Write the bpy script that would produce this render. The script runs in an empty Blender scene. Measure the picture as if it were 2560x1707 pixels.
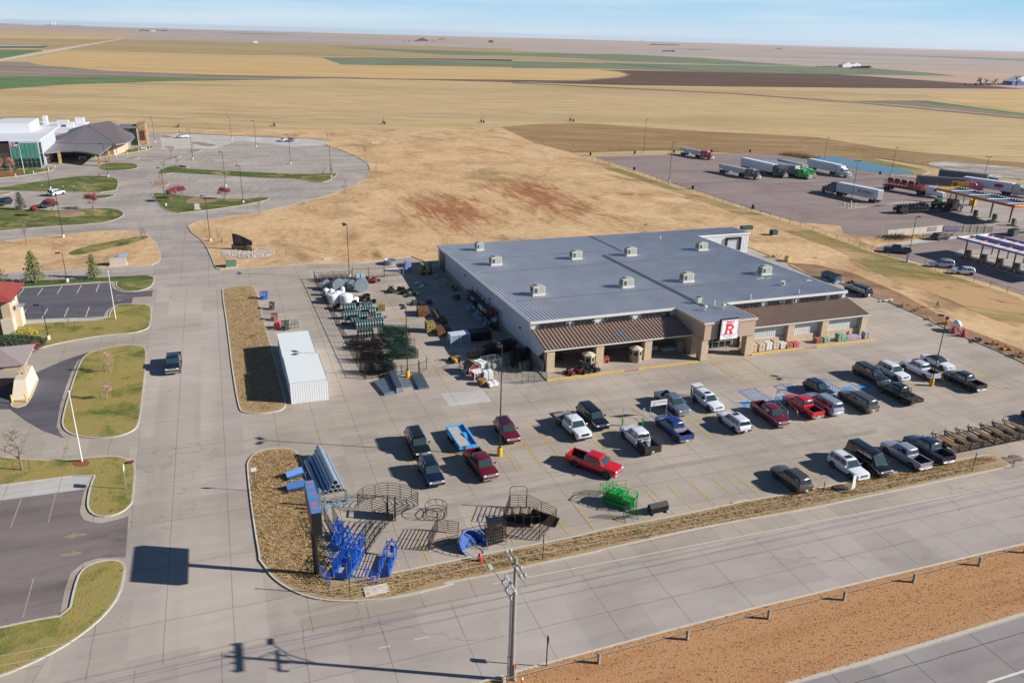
import bpy,bmesh,math,random
from mathutils import Vector,Matrix
from mathutils.geometry import tessellate_polygon
random.seed(7)
PI=math.pi
S=bpy.context.scene
COL=S.collection
# ---------------------------------------------------------------- camera (survey of the photograph)
# world frame: X along the store front, Y into the store's depth, metres
FPX,CAMZ=1991.0,45.0
ROLL=math.radians(1.55)
PITCH=math.atan2((853.5 - 87.0) * math.cos(ROLL),FPX)
TH=math.radians(20.4)
OX,OY=2.7,111.0
cr,sr,cp,sp=math.cos(ROLL),math.sin(ROLL),math.cos(PITCH),math.sin(PITCH)
def c2w(x,y):
 x -= OX;y -= OY
 return (x*math.cos(TH) + y*math.sin(TH),-x*math.sin(TH) + y*math.cos(TH))
def c2wv(v):
 return Vector((v[0]*math.cos(TH) + v[1]*math.sin(TH),-v[0]*math.sin(TH) + v[1]*math.cos(TH),v[2]))
CAMX,CAMY=c2w(0,0)
cam_d=bpy.data.cameras.new("camera")
cam=bpy.data.objects.new("camera",cam_d);COL.objects.link(cam);S.camera=cam
cam_d.sensor_width=36;cam_d.lens=FPX/2560*36;cam_d.clip_start=0.5;cam_d.clip_end=60000
_r=c2wv((cr,sr*sp,sr*cp));_u=c2wv((-sr,cr*sp,cr*cp));_b=_r.cross(_u)
cam.matrix_world=Matrix(((_r.x,_u.x,_b.x,CAMX),(_r.y,_u.y,_b.y,CAMY),(_r.z,_u.z,_b.z,CAMZ),(0,0,0,1)))
# ---------------------------------------------------------------- sun and sky
SUN_EL=math.radians(26.3)
SUN_AZ=math.radians(-4.3) - TH      # direction towards the sun, counter-clockwise from +X
sd=Vector((math.cos(SUN_EL)*math.cos(SUN_AZ),math.cos(SUN_EL)*math.sin(SUN_AZ),math.sin(SUN_EL)))
sl=bpy.data.lights.new("sun",'SUN');sl.energy=5.0;sl.angle=math.radians(0.55);sl.color=(1.0,0.945,0.87)
so=bpy.data.objects.new("sun",sl);COL.objects.link(so);so.rotation_euler=sd.to_track_quat('Z','Y').to_euler();so.location=(60,-30,90)
W=bpy.data.worlds.new("World");S.world=W;W.use_nodes=True
wn=W.node_tree;wn.nodes.clear()
def N(nt,t,**k):
 n=nt.nodes.new(t)
 for a,b in k.items():setattr(n,a,b)
 return n
out=N(wn,'ShaderNodeOutputWorld');bg=N(wn,'ShaderNodeBackground');bg.inputs[1].default_value=0.05
sky=N(wn,'ShaderNodeTexSky');sky.sky_type='NISHITA';sky.sun_disc=False
sky.sun_elevation=SUN_EL;sky.sun_rotation=PI/2 - SUN_AZ;sky.altitude=900;sky.air_density=1.0;sky.dust_density=0.2;sky.ozone_density=5.0
# thin high cloud: a real part of the sky, laid out by direction
tc=N(wn,'ShaderNodeTexCoord');mp=N(wn,'ShaderNodeMapping');mp.inputs['Scale'].default_value=(1.6,1.6,26)
mp.inputs['Rotation'].default_value=(0.02,0.03,0.4)
nz=N(wn,'ShaderNodeTexNoise');nz.inputs['Scale'].default_value=1.5;nz.inputs['Detail'].default_value=7;nz.inputs['Roughness'].default_value=0.55
cr1=N(wn,'ShaderNodeValToRGB');cr1.color_ramp.elements[0].position=0.46;cr1.color_ramp.elements[1].position=0.72
cr1.color_ramp.elements[0].color=(0,0,0,1);cr1.color_ramp.elements[1].color=(0.75,0.75,0.75,1)
mx=N(wn,'ShaderNodeMixRGB');mx.inputs[2].default_value=(9.5,10.8,11.8,1)
L=wn.links.new
L(tc.outputs['Generated'],mp.inputs[0]);L(mp.outputs[0],nz.inputs[0]);L(nz.outputs[0],cr1.inputs[0]);lo_=N(wn,'ShaderNodeMath',operation='MULTIPLY');L(cr1.outputs[0],lo_.inputs[0]);L(lo_.outputs[0],mx.inputs[0])
sx_=N(wn,'ShaderNodeSeparateXYZ');L(tc.outputs['Generated'],sx_.inputs[0])
hz_=N(wn,'ShaderNodeValToRGB');hz_.color_ramp.elements[0].position=0.0;hz_.color_ramp.elements[0].color=(1,1,1,1);hz_.color_ramp.elements[1].position=0.1;hz_.color_ramp.elements[1].color=(0,0,0,1)
e_=hz_.color_ramp.elements.new(0.055);e_.color=(.95,.95,.95,1)
hc_=N(wn,'ShaderNodeValToRGB');hc_.color_ramp.elements[0].position=0.0;hc_.color_ramp.elements[0].color=(8.0,9.6,11.,1);hc_.color_ramp.elements[1].position=0.06;hc_.color_ramp.elements[1].color=(3.6,8.0,11.6,1)
L(hz_.outputs[0],lo_.inputs[1]);mh_=N(wn,'ShaderNodeMixRGB');L(sx_.outputs[2],hz_.inputs[0]);L(sx_.outputs[2],hc_.inputs[0]);L(hz_.outputs[0],mh_.inputs[0]);L(sky.outputs[0],mh_.inputs[1]);L(hc_.outputs[0],mh_.inputs[2])
L(mh_.outputs[0],mx.inputs[1]);L(mx.outputs[0],bg.inputs[0]);L(bg.outputs[0],out.inputs[0])
S.view_settings.view_transform='Standard';S.view_settings.look='None';S.view_settings.gamma=1
S.view_settings.exposure=0.66
S.cycles.max_bounces=5;S.cycles.transparent_max_bounces=12;S.cycles.volume_bounces=0
# ---------------------------------------------------------------- survey helpers: photo pixel -> ground point
CR=dict(F=(0,0,.91875),A1=(0,250,4.48),A2=(0,0,1.8375),A3=(1280,50,1.8375),A4=(450,300,4.48),A5=(1400,350,3.92),A6=(2000,350,3.92),B1=(0,550,4.48),B2=(0,850,3.92),B3=(0,1150,2.816),B4=(500,600,3.485),B5=(760,640,4.613),B6=(950,650,4.48),C1=(1300,700,4.704),C2=(1750,650,4.48),C3=(2150,700,4.48),C4=(600,1080,3.7333),C5=(900,1000,3.92),C6=(1350,930,3.92),C7=(1800,880,3.0947),D1=(1100,1330,4.16),D2=(1500,1150,2.2189),D3=(500,1400,3.36),D4=(2200,150,5.2278))
def g(c,x,y,z=0.0):
 a,b,s=CR[c]
 x=a + x/s - 1280;y=853.5 - (b + y/s)
 X=x*cr - y*sr;Y=x*sr + y*cr
 r=(X,FPX*cp + Y*sp,-FPX*sp + Y*cp)
 if r[2] > -7.0:r=(r[0],r[1],-7.0)
 t=(z - CAMZ)/r[2]
 return Vector(c2w(r[0]*t,r[1]*t))
def gs(*a):
 """gs('A1',(x,y),(x,y),'B1',(x,y)...) -> ground points; tuples after 'W' are world metres"""
 o=[];c=None
 for q in a:
  if isinstance(q,str):c=q
  elif c == 'W':o.append(Vector(q))
  else:o.append(g(c,*q))
 return o
# ---------------------------------------------------------------- materials
MATS={}
def srgb(c):
 if isinstance(c,str):c=tuple(int(c[i:i+2],16)/255 for i in (0,2,4))
 return tuple(v/12.92 if v <= .04045 else ((v+.055)/1.055)**2.4 for v in c)
def mat(name,col,rough=.6,metal=0.,var=.0,vs=4.,bump=0.,bs=30.,spec=.5,coat=0.,alpha=1.):
 if name in MATS:return MATS[name]
 m=bpy.data.materials.new(name);m.use_nodes=True;nt=m.node_tree;b=nt.nodes['Principled BSDF']
 col=srgb(col) if isinstance(col,str) else col
 b.inputs['Base Color'].default_value=(*col,1);b.inputs['Roughness'].default_value=rough;b.inputs['Metallic'].default_value=metal
 b.inputs['Specular IOR Level'].default_value=spec;b.inputs['Coat Weight'].default_value=coat;b.inputs['Coat Roughness'].default_value=.05
 if alpha < 1:b.inputs['Alpha'].default_value=alpha
 if var or bump:
  t=N(nt,'ShaderNodeTexCoord')
 if var:
  n=N(nt,'ShaderNodeTexNoise');n.inputs['Scale'].default_value=vs;n.inputs['Detail'].default_value=6;n.inputs['Roughness'].default_value=.65
  nt.links.new(t.outputs['Object'],n.inputs[0])
  h=N(nt,'ShaderNodeValToRGB');e=h.color_ramp.elements
  e[0].position=.3;e[1].position=.7
  e[0].color=(*[c*(1-var) for c in col],1);e[1].color=(*[min(1,c*(1+var)) for c in col],1)
  nt.links.new(n.outputs[0],h.inputs[0]);nt.links.new(h.outputs[0],b.inputs['Base Color'])
 if bump:
  n2=N(nt,'ShaderNodeTexNoise');n2.inputs['Scale'].default_value=bs;n2.inputs['Detail'].default_value=4
  nt.links.new(t.outputs['Object'],n2.inputs[0])
  bp=N(nt,'ShaderNodeBump');bp.inputs['Strength'].default_value=bump;bp.inputs['Distance'].default_value=.05
  nt.links.new(n2.outputs[0],bp.inputs['Height']);nt.links.new(bp.outputs[0],b.inputs['Normal'])
 MATS[name]=m;return m
class NT:
 """small node-expression helper on a material, in world/object metres"""
 def __init__(s,name,rough=.85,spec=.2):
  s.m=bpy.data.materials.new(name);s.m.use_nodes=True;s.nt=s.m.node_tree;s.b=s.nt.nodes['Principled BSDF']
  s.b.inputs['Roughness'].default_value=rough;s.b.inputs['Specular IOR Level'].default_value=spec
  s.tc=N(s.nt,'ShaderNodeTexCoord');s.co=s.tc.outputs['Object'];MATS[name]=s.m
 def lk(s,a,b):s.nt.links.new(a,b)
 def map(s,scale=(1,1,1),rot=0,loc=(0,0,0),src=None):
  n=N(s.nt,'ShaderNodeMapping');n.inputs['Scale'].default_value=scale;n.inputs['Rotation'].default_value=(0,0,rot);n.inputs['Location'].default_value=loc
  s.lk(src or s.co,n.inputs[0]);return n.outputs[0]
 def noise(s,scale,detail=5,rough=.6,src=None,dist=0.):
  n=N(s.nt,'ShaderNodeTexNoise');n.inputs['Scale'].default_value=scale;n.inputs['Detail'].default_value=detail;n.inputs['Roughness'].default_value=rough;n.inputs['Distortion'].default_value=dist
  s.lk(src or s.co,n.inputs[0]);return n.outputs[0]
 def ramp(s,f,stops):
  n=N(s.nt,'ShaderNodeValToRGB');e=n.color_ramp.elements
  while len(e) < len(stops):e.new(.5)
  for k,(p,c) in enumerate(stops):
   e[k].position=p
   e[k].color=(c,c,c,1) if isinstance(c,(int,float)) else (*(srgb(c) if isinstance(c,str) else c),1)
  s.lk(f,n.inputs[0]);return n.outputs[0]
 def mix(s,f,a,b,mode='MIX'):
  n=N(s.nt,'ShaderNodeMixRGB',blend_type=mode)
  for i,v in enumerate((f,a,b)):
   if isinstance(v,(int,float)):n.inputs[i].default_value=v if i == 0 else (v,v,v,1)
   elif isinstance(v,(tuple,str)):n.inputs[i].default_value=(*(srgb(v) if isinstance(v,str) else v),1)
   else:s.lk(v,n.inputs[i])
  return n.outputs[0]
 def math(s,op,a,b=0.,c=0.):
  n=N(s.nt,'ShaderNodeMath',operation=op)
  for i,v in enumerate((a,b,c)):
   if isinstance(v,(int,float)):n.inputs[i].default_value=v
   else:s.lk(v,n.inputs[i])
  return n.outputs[0]
 def xyz(s,src=None):
  n=N(s.nt,'ShaderNodeSeparateXYZ');s.lk(src or s.co,n.inputs[0]);return n.outputs
 def joint(s,axis_out,step,w,off=0.,wob=None):
  """1 on a thin line every step metres"""
  a=s.math('ADD',axis_out,off)
  if wob is not None:a=s.math('ADD',a,wob)
  f=s.math('PINGPONG',a,step/2)
  return s.math('LESS_THAN',f,w)
 def out(s,col,bump=None,bd=.02,bst=.6):
  s.lk(col,s.b.inputs['Base Color'])
  if bump is not None:
   bp=N(s.nt,'ShaderNodeBump');bp.inputs['Strength'].default_value=bst;bp.inputs['Distance'].default_value=bd
   s.lk(bump,bp.inputs['Height']);s.lk(bp.outputs[0],s.b.inputs['Normal'])
  return s.m
# ---------------------------------------------------------------- mesh builder
class MB:
 def __init__(s):s.v=[];s.f=[];s.M=Matrix.Identity(4);s.mi=[];s.cur=0
 def _add(s,vs,fs):
  n=len(s.v);s.v += [tuple(s.M @ Vector(v)) for v in vs];s.f += [tuple(i+n for i in f) for f in fs];s.mi += [s.cur]*len(fs)
 def box(s,cx,cy,cz,sx,sy,sz,rz=0.):
  """cz is the bottom"""
  c,t=math.cos(rz),math.sin(rz);vs=[]
  for z in (cz,cz+sz):
   for x,y in ((-1,-1),(1,-1),(1,1),(-1,1)):
    x *= sx/2;y *= sy/2;vs.append((cx + x*c - y*t,cy + x*t + y*c,z))
  s._add(vs,[(3,2,1,0),(4,5,6,7),(0,1,5,4),(1,2,6,5),(2,3,7,6),(3,0,4,7)]);return s
 def bbox(s,cx,cy,cz,sx,sy,sz,b=.03):
  """box with chamfered edges"""
  bm=bmesh.new();bmesh.ops.create_cube(bm,size=1)
  for v in bm.verts:v.co=Vector((v.co.x*sx+cx,v.co.y*sy+cy,(v.co.z+.5)*sz+cz))
  bmesh.ops.bevel(bm,geom=bm.edges[:],offset=b,segments=2,affect='EDGES')
  bm.verts.index_update()
  s._add([v.co for v in bm.verts],[[v.index for v in f.verts] for f in bm.faces]);bm.free();return s
 def tube(s,a,b,r,n=6,r2=None,cap=True):
  a=Vector(a);b=Vector(b);d=b - a
  if d.length < 1e-6:return s
  q=d.to_track_quat('Z','Y');r2=r if r2 is None else r2;vs=[]
  for p,rr in ((a,r),(b,r2)):
   for k in range(n):
    w=2*PI*(k+.5)/n;vs.append(p + q @ Vector((math.cos(w)*rr,math.sin(w)*rr,0)))
  fs=[(k,(k+1) % n,n+(k+1) % n,n+k) for k in range(n)]
  if cap:fs += [tuple(range(n-1,-1,-1)),tuple(range(n,2*n))]
  s._add(vs,fs);return s
 def path(s,pts,r,n=5,closed=False):
  m=len(pts)
  for k in range(m if closed else m-1):s.tube(pts[k],pts[(k+1) % m],r,n)
  return s
 def rev(s,prof,n=16,c=(0,0,0),axis='Z'):
  """revolve (r,z) profile"""
  vs=[];fs=[]
  for r,z in prof:
   for k in range(n):
    w=2*PI*k/n;x,y=r*math.cos(w),r*math.sin(w)
    p=(x,y,z) if axis == 'Z' else ((x,z,y) if axis == 'Y' else (z,x,y))
    vs.append((p[0]+c[0],p[1]+c[1],p[2]+c[2]))
  for j in range(len(prof)-1):
   for k in range(n):fs.append((j*n+k,j*n+(k+1) % n,(j+1)*n+(k+1) % n,(j+1)*n+k))
  if prof[0][0] > 1e-4:fs.append(tuple(range(n))[::-1])
  if prof[-1][0] > 1e-4:fs.append(tuple((len(prof)-1)*n+k for k in range(n)))
  s._add(vs,fs);return s
 def poly(s,pts,z=0.):
  p3=[Vector((p[0],p[1],p[2] if len(p) > 2 else z)) for p in pts]
  s._add(p3,tessellate_polygon([p3]));return s
 def prism(s,pts,z0,z1):
  n=len(pts);ar=sum(pts[k][0]*pts[(k+1) % n][1]-pts[(k+1) % n][0]*pts[k][1] for k in range(n))
  if ar < 0:pts=pts[::-1]
  lo=[Vector((p[0],p[1],z0)) for p in pts];hi=[Vector((p[0],p[1],z1)) for p in pts]
  t=tessellate_polygon([hi])
  s._add(lo+hi,[(k,(k+1) % n,n+(k+1) % n,n+k) for k in range(n)] + [tuple(i+n for i in q) for q in t]);return s
 def side(s,prof,y0,y1):
  """closed (x,z) outline extruded along y"""
  n=len(prof);a=[Vector((p[0],y0,p[1])) for p in prof];b=[Vector((p[0],y1,p[1])) for p in prof]
  t=tessellate_polygon([a])
  s._add(a+b,[(k,(k+1) % n,n+(k+1) % n,n+k) for k in range(n)] + list(t) + [tuple(i+n for i in q)[::-1] for q in t]);return s
 def quad(s,*p):s._add(p,[tuple(range(len(p)))]);return s
 def loft(s,rings,closed=True,cap=True):
  n=len(rings[0]);vs=[p for r in rings for p in r];fs=[]
  for j in range(len(rings)-1):
   for k in range(n if closed else n-1):fs.append((j*n+k,j*n+(k+1) % n,(j+1)*n+(k+1) % n,(j+1)*n+k))
  if cap and closed:fs += [tuple(range(n))[::-1],tuple((len(rings)-1)*n+k for k in range(n))]
  s._add(vs,fs);return s
 def build(s,name,m,parent=None,smooth=False,fix=True,**tags):
  me=bpy.data.meshes.new(name);me.from_pydata(s.v,[],s.f);me.update()
  for q in (m if isinstance(m,(list,tuple)) else [m]):me.materials.append(q)
  if isinstance(m,(list,tuple)):me.polygons.foreach_set('material_index',s.mi)
  if fix:
   bm=bmesh.new();bm.from_mesh(me);bmesh.ops.recalc_face_normals(bm,faces=bm.faces);bm.to_mesh(me);bm.free()
  if smooth:
   me.polygons.foreach_set('use_smooth',[True]*len(me.polygons))
   try:me.set_sharp_from_angle(angle=math.radians(40))
   except Exception:pass
  o=bpy.data.objects.new(name,me);COL.objects.link(o)
  if parent:o.parent=parent
  tag(o,**tags);return o
def tag(o,label=None,cat=None,group=None,kind=None):
 if label:o['label']=label
 if cat:o['category']=cat
 if group:o['group']=group
 if kind:o['kind']=kind
 return o
def thing(name,label,cat,loc=(0,0,0),rz=0.,group=None):
 o=bpy.data.objects.new(name,None);COL.objects.link(o);o.location=(loc[0],loc[1],loc[2] if len(loc) > 2 else 0);o.rotation_euler=(0,0,rz)
 o.empty_display_size=.3
 return tag(o,label,cat,group)
def dup(root,loc,rz=0.,label=None,group=None,scale=None):
 r=root.copy();COL.objects.link(r);r.location=(loc[0],loc[1],loc[2] if len(loc) > 2 else 0);r.rotation_euler=(0,0,rz)
 if label:r['label']=label
 if group:r['group']=group
 if scale:r.scale=scale
 for ch in root.children:
  c=ch.copy();COL.objects.link(c);c.parent=r
  for q in ch.children:
   d=q.copy();COL.objects.link(d);d.parent=c
 return r
class Rep:
 """first call moves the prototype itself, later calls copy it"""
 def __init__(s,root):s.root=root;s.used=False
 def __call__(s,loc,rz=0.,label=None,group=None,scale=None):
  if not s.used:
   s.used=True;r=s.root;r.location=(loc[0],loc[1],loc[2] if len(loc) > 2 else 0);r.rotation_euler=(0,0,rz)
   if label:r['label']=label
   if group:r['group']=group
   if scale:r.scale=scale
   return r
  return dup(s.root,loc,rz,label,group,scale)
def chaikin(p,it=2):
 for _ in range(it):
  q=[];n=len(p)
  for k in range(n):
   a,b=p[k],p[(k+1) % n];q += [a*.75+b*.25,a*.25+b*.75]
  p=q
 return p
def inset(p,w):
 n=len(p);ar=sum(p[k].x*p[(k+1) % n].y-p[(k+1) % n].x*p[k].y for k in range(n));sg=1 if ar > 0 else -1;o=[]
 for k in range(n):
  d1=(p[k]-p[k-1]);d2=(p[(k+1) % n]-p[k])
  if d1.length < 1e-6:d1=d2
  if d2.length < 1e-6:d2=d1
  n1=Vector((-d1.y,d1.x)).normalized();n2=Vector((-d2.y,d2.x)).normalized();m=n1+n2
  m=m.normalized() if m.length > .1 else n1
  o.append(p[k] + m*sg*w/max(.5,m.dot(n1)))
 return o

# ================================================================ SETTING: ground, fields, paving, lawns
def ground_mat(name,cols,scale=.5,fine=6.,streak=None,bumpd=.06,mid=None,rough=.95,spot=None,fs=.35):
 """soil / grass: cols = dark, mid, light"""
 t=NT(name,rough,.1)
 src=t.co if streak is None else t.map((streak[0],streak[1],1),0,src=t.map((1,1,1),.356+streak[2]))
 a=t.noise(scale*.12,5,.6,src,.6);b=t.noise(scale,6,.7,src,.4);c=t.noise(fine,4,.7)
 f=t.math('ADD',t.math('MULTIPLY',a,.45),t.math('ADD',t.math('MULTIPLY',b,.35),t.math('MULTIPLY',c,fs*.6)))
 col=t.ramp(f,[(.36,cols[0]),(.50,cols[1]),(.62,cols[2])])
 if spot:
  for (sc,lo,hi,sc_col) in spot:
   q=t.ramp(t.noise(sc,5,.65,src,.8),[(lo,0.),(hi,1.)])
   col=t.mix(q,col,sc_col)
 return t.out(col,c,bumpd,.8)
M_stub=ground_mat('stubble',('836c47','a68d64','bfa87e'),.9,2.2,(.2,1.5,.0),.15,spot=[(.008,.5,.75,'98825f'),(1.4,.58,.72,'8a7350')],fs=.6)
M_gold=ground_mat('gold_stubble',('a1855a','bb9d6c','cbae7e'),.3,1.,(.1,1.2,.0))
M_green=ground_mat('winter_wheat',('4d6340','5e764c','73885e'),.3,1.)
M_dkgreen=ground_mat('far_wheat',('5c6850','6c765b','7f866a'),.1,.5)
M_brown=ground_mat('ploughed',('4e3a30','5d473b','705a4a'),.3,1.,(.1,1.5,0))
M_bare=ground_mat('bare_field',('77603f','8f7552','a88d66'),.5,2.,(.3,1.2,0))
M_lilac=ground_mat('pale_stubble',('8f8178','a39488','b8ab9f'),.02,.3,(.3,1.5,0))
M_purple=ground_mat('grey_stubble',('6e6056','85756a','a09084'),.2,.8,(.2,1.5,0))
M_olive=ground_mat('olive_stubble',('8a7852','9d8960','ae9a70'),.05,.4,(.2,1.2,0))
M_pink=ground_mat('pink_field',('9f8674','b09684','bda592'),.02,.3,(.2,1.4,0))
M_rubble=ground_mat('rubble',('6d6258','9c948b','cfc9c2'),1.2,3.,(.25,1.,0))
def vac_mat():
 t=NT('dry_pasture',.95,.1);src=t.map((.9,.7,1),0)
 a=t.noise(.09,5,.6,src,.6);b=t.noise(.7,6,.7,src,.4);c=t.noise(2.6,4,.7)
 f=t.math('ADD',t.math('MULTIPLY',a,.4),t.math('ADD',t.math('MULTIPLY',b,.38),t.math('MULTIPLY',c,.26)))
 col=t.ramp(f,[(.39,'957656'),(.50,'bb9b74'),(.62,'d0b28a')])
 for (sc,lo,hi,cc) in ((.07,.55,.7,'8a6c50'),(.03,.6,.74,'86804e'),(.3,.62,.74,'ccb18a')):col=t.mix(t.ramp(t.noise(sc,5,.65,src,.8),[(lo,0.),(hi,1.)]),col,cc)
 tot=None
 for (x,y,sx,sy,rot) in ((16,104,13,24,0),(48,120,13,36,0)):
  m=t.map((1/sx,1/sy,0),0,(-x/sx,-y/sy,0));n=N(t.nt,'ShaderNodeVectorMath',operation='LENGTH');t.lk(m,n.inputs[0])
  g_=t.math('SUBTRACT',1.25,n.outputs['Value']);tot=g_ if tot is None else t.math('MAXIMUM',tot,g_)
 st_=t.noise(.16,6,.7,t.map((1.6,.35,1),0),.8);st2=t.noise(.8,5,.7,t.map((1.6,.12,1),0),.5)
 q=t.math('ADD',t.math('MULTIPLY',tot,.42),t.math('ADD',t.math('MULTIPLY',st_,1.5),t.math('MULTIPLY',st2,1.0)))
 col=t.mix(t.ramp(t.math('MULTIPLY',q,.5),[(.65,0.),(.83,.85)]),col,t.ramp(b,[(.35,'7a452c'),(.65,'a06a44')]))
 return t.out(col,c,.1,.8)
M_vac=vac_mat()
_unused=ground_mat('dry_pasture_b',('8b7052','ae9470','c4ab86'),.7,2.6,(.5,1.1,.15),.1,spot=[(.07,.55,.7,'8c6844'),(.035,.62,.74,'8a8a4c'),(.3,.62,.74,'d0b384')])
M_red=ground_mat('red_soil',('6f3f28','8c5334','a97c52'),.6,2.4,(.4,1.,.15),.1,spot=[(.3,.5,.68,'b08a5c')])
M_vgreen=ground_mat('verge_green',('5d6138','847c4e','a59268'),.5,2.6,(.4,1.,.35),.1,spot=[(.12,.52,.62,'9a7650'),(.05,.5,.58,'b3946c'),(.3,.58,.66,'96603f')])
M_lawn=ground_mat('lawn_green',('3f4c28','525f33','727444'),.25,4.,(1,1.6,.1),.06,spot=[(.09,.5,.66,'9a8a5a'),(.5,.56,.7,'6f7440')])
M_lawn2=ground_mat('lawn_dormant',('53562c','736d3c','938650'),.5,5.,None,.08,spot=[(.2,.48,.66,'59662f'),(.6,.56,.7,'a3854f'),(2.5,.58,.7,'4d5a2a')],fs=.9)
M_shag=ground_mat('shaggy_grass',('66513d','867051','a38c69'),1.2,9.,None,.09,spot=[(1.2,.6,.72,'84523a'),(.5,.58,.72,'686a3c'),(3.5,.58,.72,'6b4e36'),(6.,.6,.74,'b59a70')],fs=.8)
M_verge=ground_mat('tan_verge',('7d563b','9b6e4b','b08660'),.6,7.,(.07,1.2,-.37),.08,spot=[(.22,.56,.72,'8a5638'),(.1,.56,.7,'b59262'),(1.3,.66,.74,'6b4c34'),(4.,.6,.74,'b8946a')],fs=.7)
M_mulch=ground_mat('mulch',('7c6450','977e68','ac9680'),1.,6.)
M_rocks=ground_mat('pebbles',('6f6460','a89d96','d8d0c8'),2.,9.,None,.2)
def conc_mat(name,base,dark,joints=(4.6,4.6),off=(0,0),stain=.35,jd=.42,streaks=1.,along='x'):
 t=NT(name,.88,.25)
 x,y,z=t.xyz()
 big=t.noise(.05,5,.6,None,.7);med=t.noise(.5,5,.65,t.map((.4,1.2,1),0));fine=t.noise(9.,4,.7)
 f=t.math('ADD',t.math('MULTIPLY',big,.5),t.math('ADD',t.math('MULTIPLY',med,.32),t.math('MULTIPLY',fine,.18)))
 col=t.ramp(f,[(.36,dark),(.5,base),(.63,tuple(min(1,c*1.13) for c in srgb(base)))])
 # tyre-darkened lanes
 tr=t.ramp(t.noise(.22,4,.5,t.map((.06,1.,1) if along == 'x' else (1.,.05,1),0),.3),[(.46,0.),(.66,stain*streaks)])
 col=t.mix(tr,col,t.mix(1.,col,(.7,.7,.72),'MULTIPLY'))
 sp=t.ramp(t.noise(.9,5,.75,None,1.),[(.64,0.),(.74,stain*1.1)])
 col=t.mix(sp,col,t.mix(1.,col,(.5,.5,.52),'MULTIPLY'))
 if joints:
  wob=t.math('MULTIPLY',t.math('SUBTRACT',t.noise(.35,3),.5),.16)
  wn_=t.math('MULTIPLY',t.noise(.3,4),.075)
  jx=t.joint(x,joints[0],wn_,off[0],wob);jy=t.joint(y,joints[1],wn_,off[1],wob)
  jj=t.math('MAXIMUM',jx,jy)
  jj=t.math('MULTIPLY',jj,jd)
  col=t.mix(jj,col,(.045,.042,.04))
  # every slab was poured a little different
  v=N(t.nt,'ShaderNodeTexVoronoi'); 
  sn=N(t.nt,'ShaderNodeVectorMath',operation='SNAP');t.lk(t.map((1,1,1),0,(off[0]+joints[0]/2,off[1]+joints[1]/2,0)),sn.inputs[0]);sn.inputs[1].default_value=(joints[0],joints[1],50)
  wv=N(t.nt,'ShaderNodeTexWhiteNoise');t.lk(sn.outputs[0],wv.inputs[0])
  t.nt.nodes.remove(v)
  k=t.ramp(wv.outputs[0],[(0,.89),(1,1.05)])
  col=t.mix(1.,col,k,'MULTIPLY')
 crk=N(t.nt,'ShaderNodeTexVoronoi');crk.feature='DISTANCE_TO_EDGE';crk.inputs['Scale'].default_value=.055
 dn=N(t.nt,'ShaderNodeTexNoise');dn.inputs['Scale'].default_value=.5;dn.inputs['Detail'].default_value=6
 t.lk(t.co,dn.inputs[0]);vm=N(t.nt,'ShaderNodeMixRGB');vm.inputs[0].default_value=.12;t.lk(t.co,vm.inputs[1])
 sc=N(t.nt,'ShaderNodeVectorMath',operation='SCALE');sc.inputs['Scale'].default_value=22.;t.lk(dn.outputs['Color'],sc.inputs[0]);t.lk(sc.outputs[0],vm.inputs[2]);t.lk(vm.outputs[0],crk.inputs[0])
 cm=t.math('MULTIPLY',t.math('LESS_THAN',crk.outputs[0],.0013),t.ramp(t.noise(.04,2),[(.5,0.),(.56,.5)]))
 col=t.mix(cm,col,(.06,.055,.05))
 return t.out(col,fine,.01,.3)
M_lot=conc_mat('lot_concrete','a69b8f','958b80',(4.57,4.57),(1.2,1.6),.42)
M_road=conc_mat('road_concrete','a39a93','948c87',(6.1,4.4),(2.,2.4),.3)
M_street=conc_mat('street_concrete','a89e94','998f86',(5.2,7.5),(2.1,0),.4,along='y')
M_hwy=conc_mat('highway_concrete','8b8584','7a7575',(7.,4.2),(1.,1.),.6,.8)
M_hosp=conc_mat('drive_concrete','a39a92','918982',(5.,5.),(0,0),.5)
M_newc=conc_mat('new_concrete','b5b2ad','a9a6a1',(5.,5.),(0,0),.2)
M_asph=conc_mat('asphalt','5f5c63','4d4c55',None,(0,0),.8)
M_stop=conc_mat('truck_asphalt','8a7b76','786b67',None,(0,0),.7)
M_kerb=mat('kerb_concrete','b5aea1',.85,var=.12,vs=1.2)
M_gutter=mat('gutter_concrete','908a82',.85,var=.12,vs=.8)
def sheet(name,pts,z,m,kind='structure',smooth=0,label=None,cat=None):
 if smooth:pts=chaikin(pts,smooth)
 b=MB();b.poly(pts,z);o=b.build(name,m,fix=False,kind=kind)
 me=o.data
 if me.polygons and me.polygons[0].normal.z < 0:me.flip_normals()
 return tag(o,label,cat)
def raised(name,pts,m,h=.15,kw=.18,smooth=2,z0=.0):
 """lawn or island with its kerb: one structure, kerb as a second material"""
 if smooth:pts=chaikin(pts,smooth)
 b=MB();inn=inset(pts,kw);n=len(pts)
 b.cur=0;b.poly(inn,h-.015)
 for k in range(n):
  j=(k+1) % n;b.cur=1
  b.quad((pts[k].x,pts[k].y,z0),(pts[j].x,pts[j].y,z0),(pts[j].x,pts[j].y,h),(pts[k].x,pts[k].y,h))
  b.quad((pts[k].x,pts[k].y,h),(pts[j].x,pts[j].y,h),(inn[j].x,inn[j].y,h-.015),(inn[k].x,inn[k].y,h-.015))
 o=b.build(name,[m,M_kerb],fix=True,kind='structure')
 s_=sum(p.normal.z*p.area for p in o.data.polygons)
 if s_ < 0:o.data.flip_normals()
 return o
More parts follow.
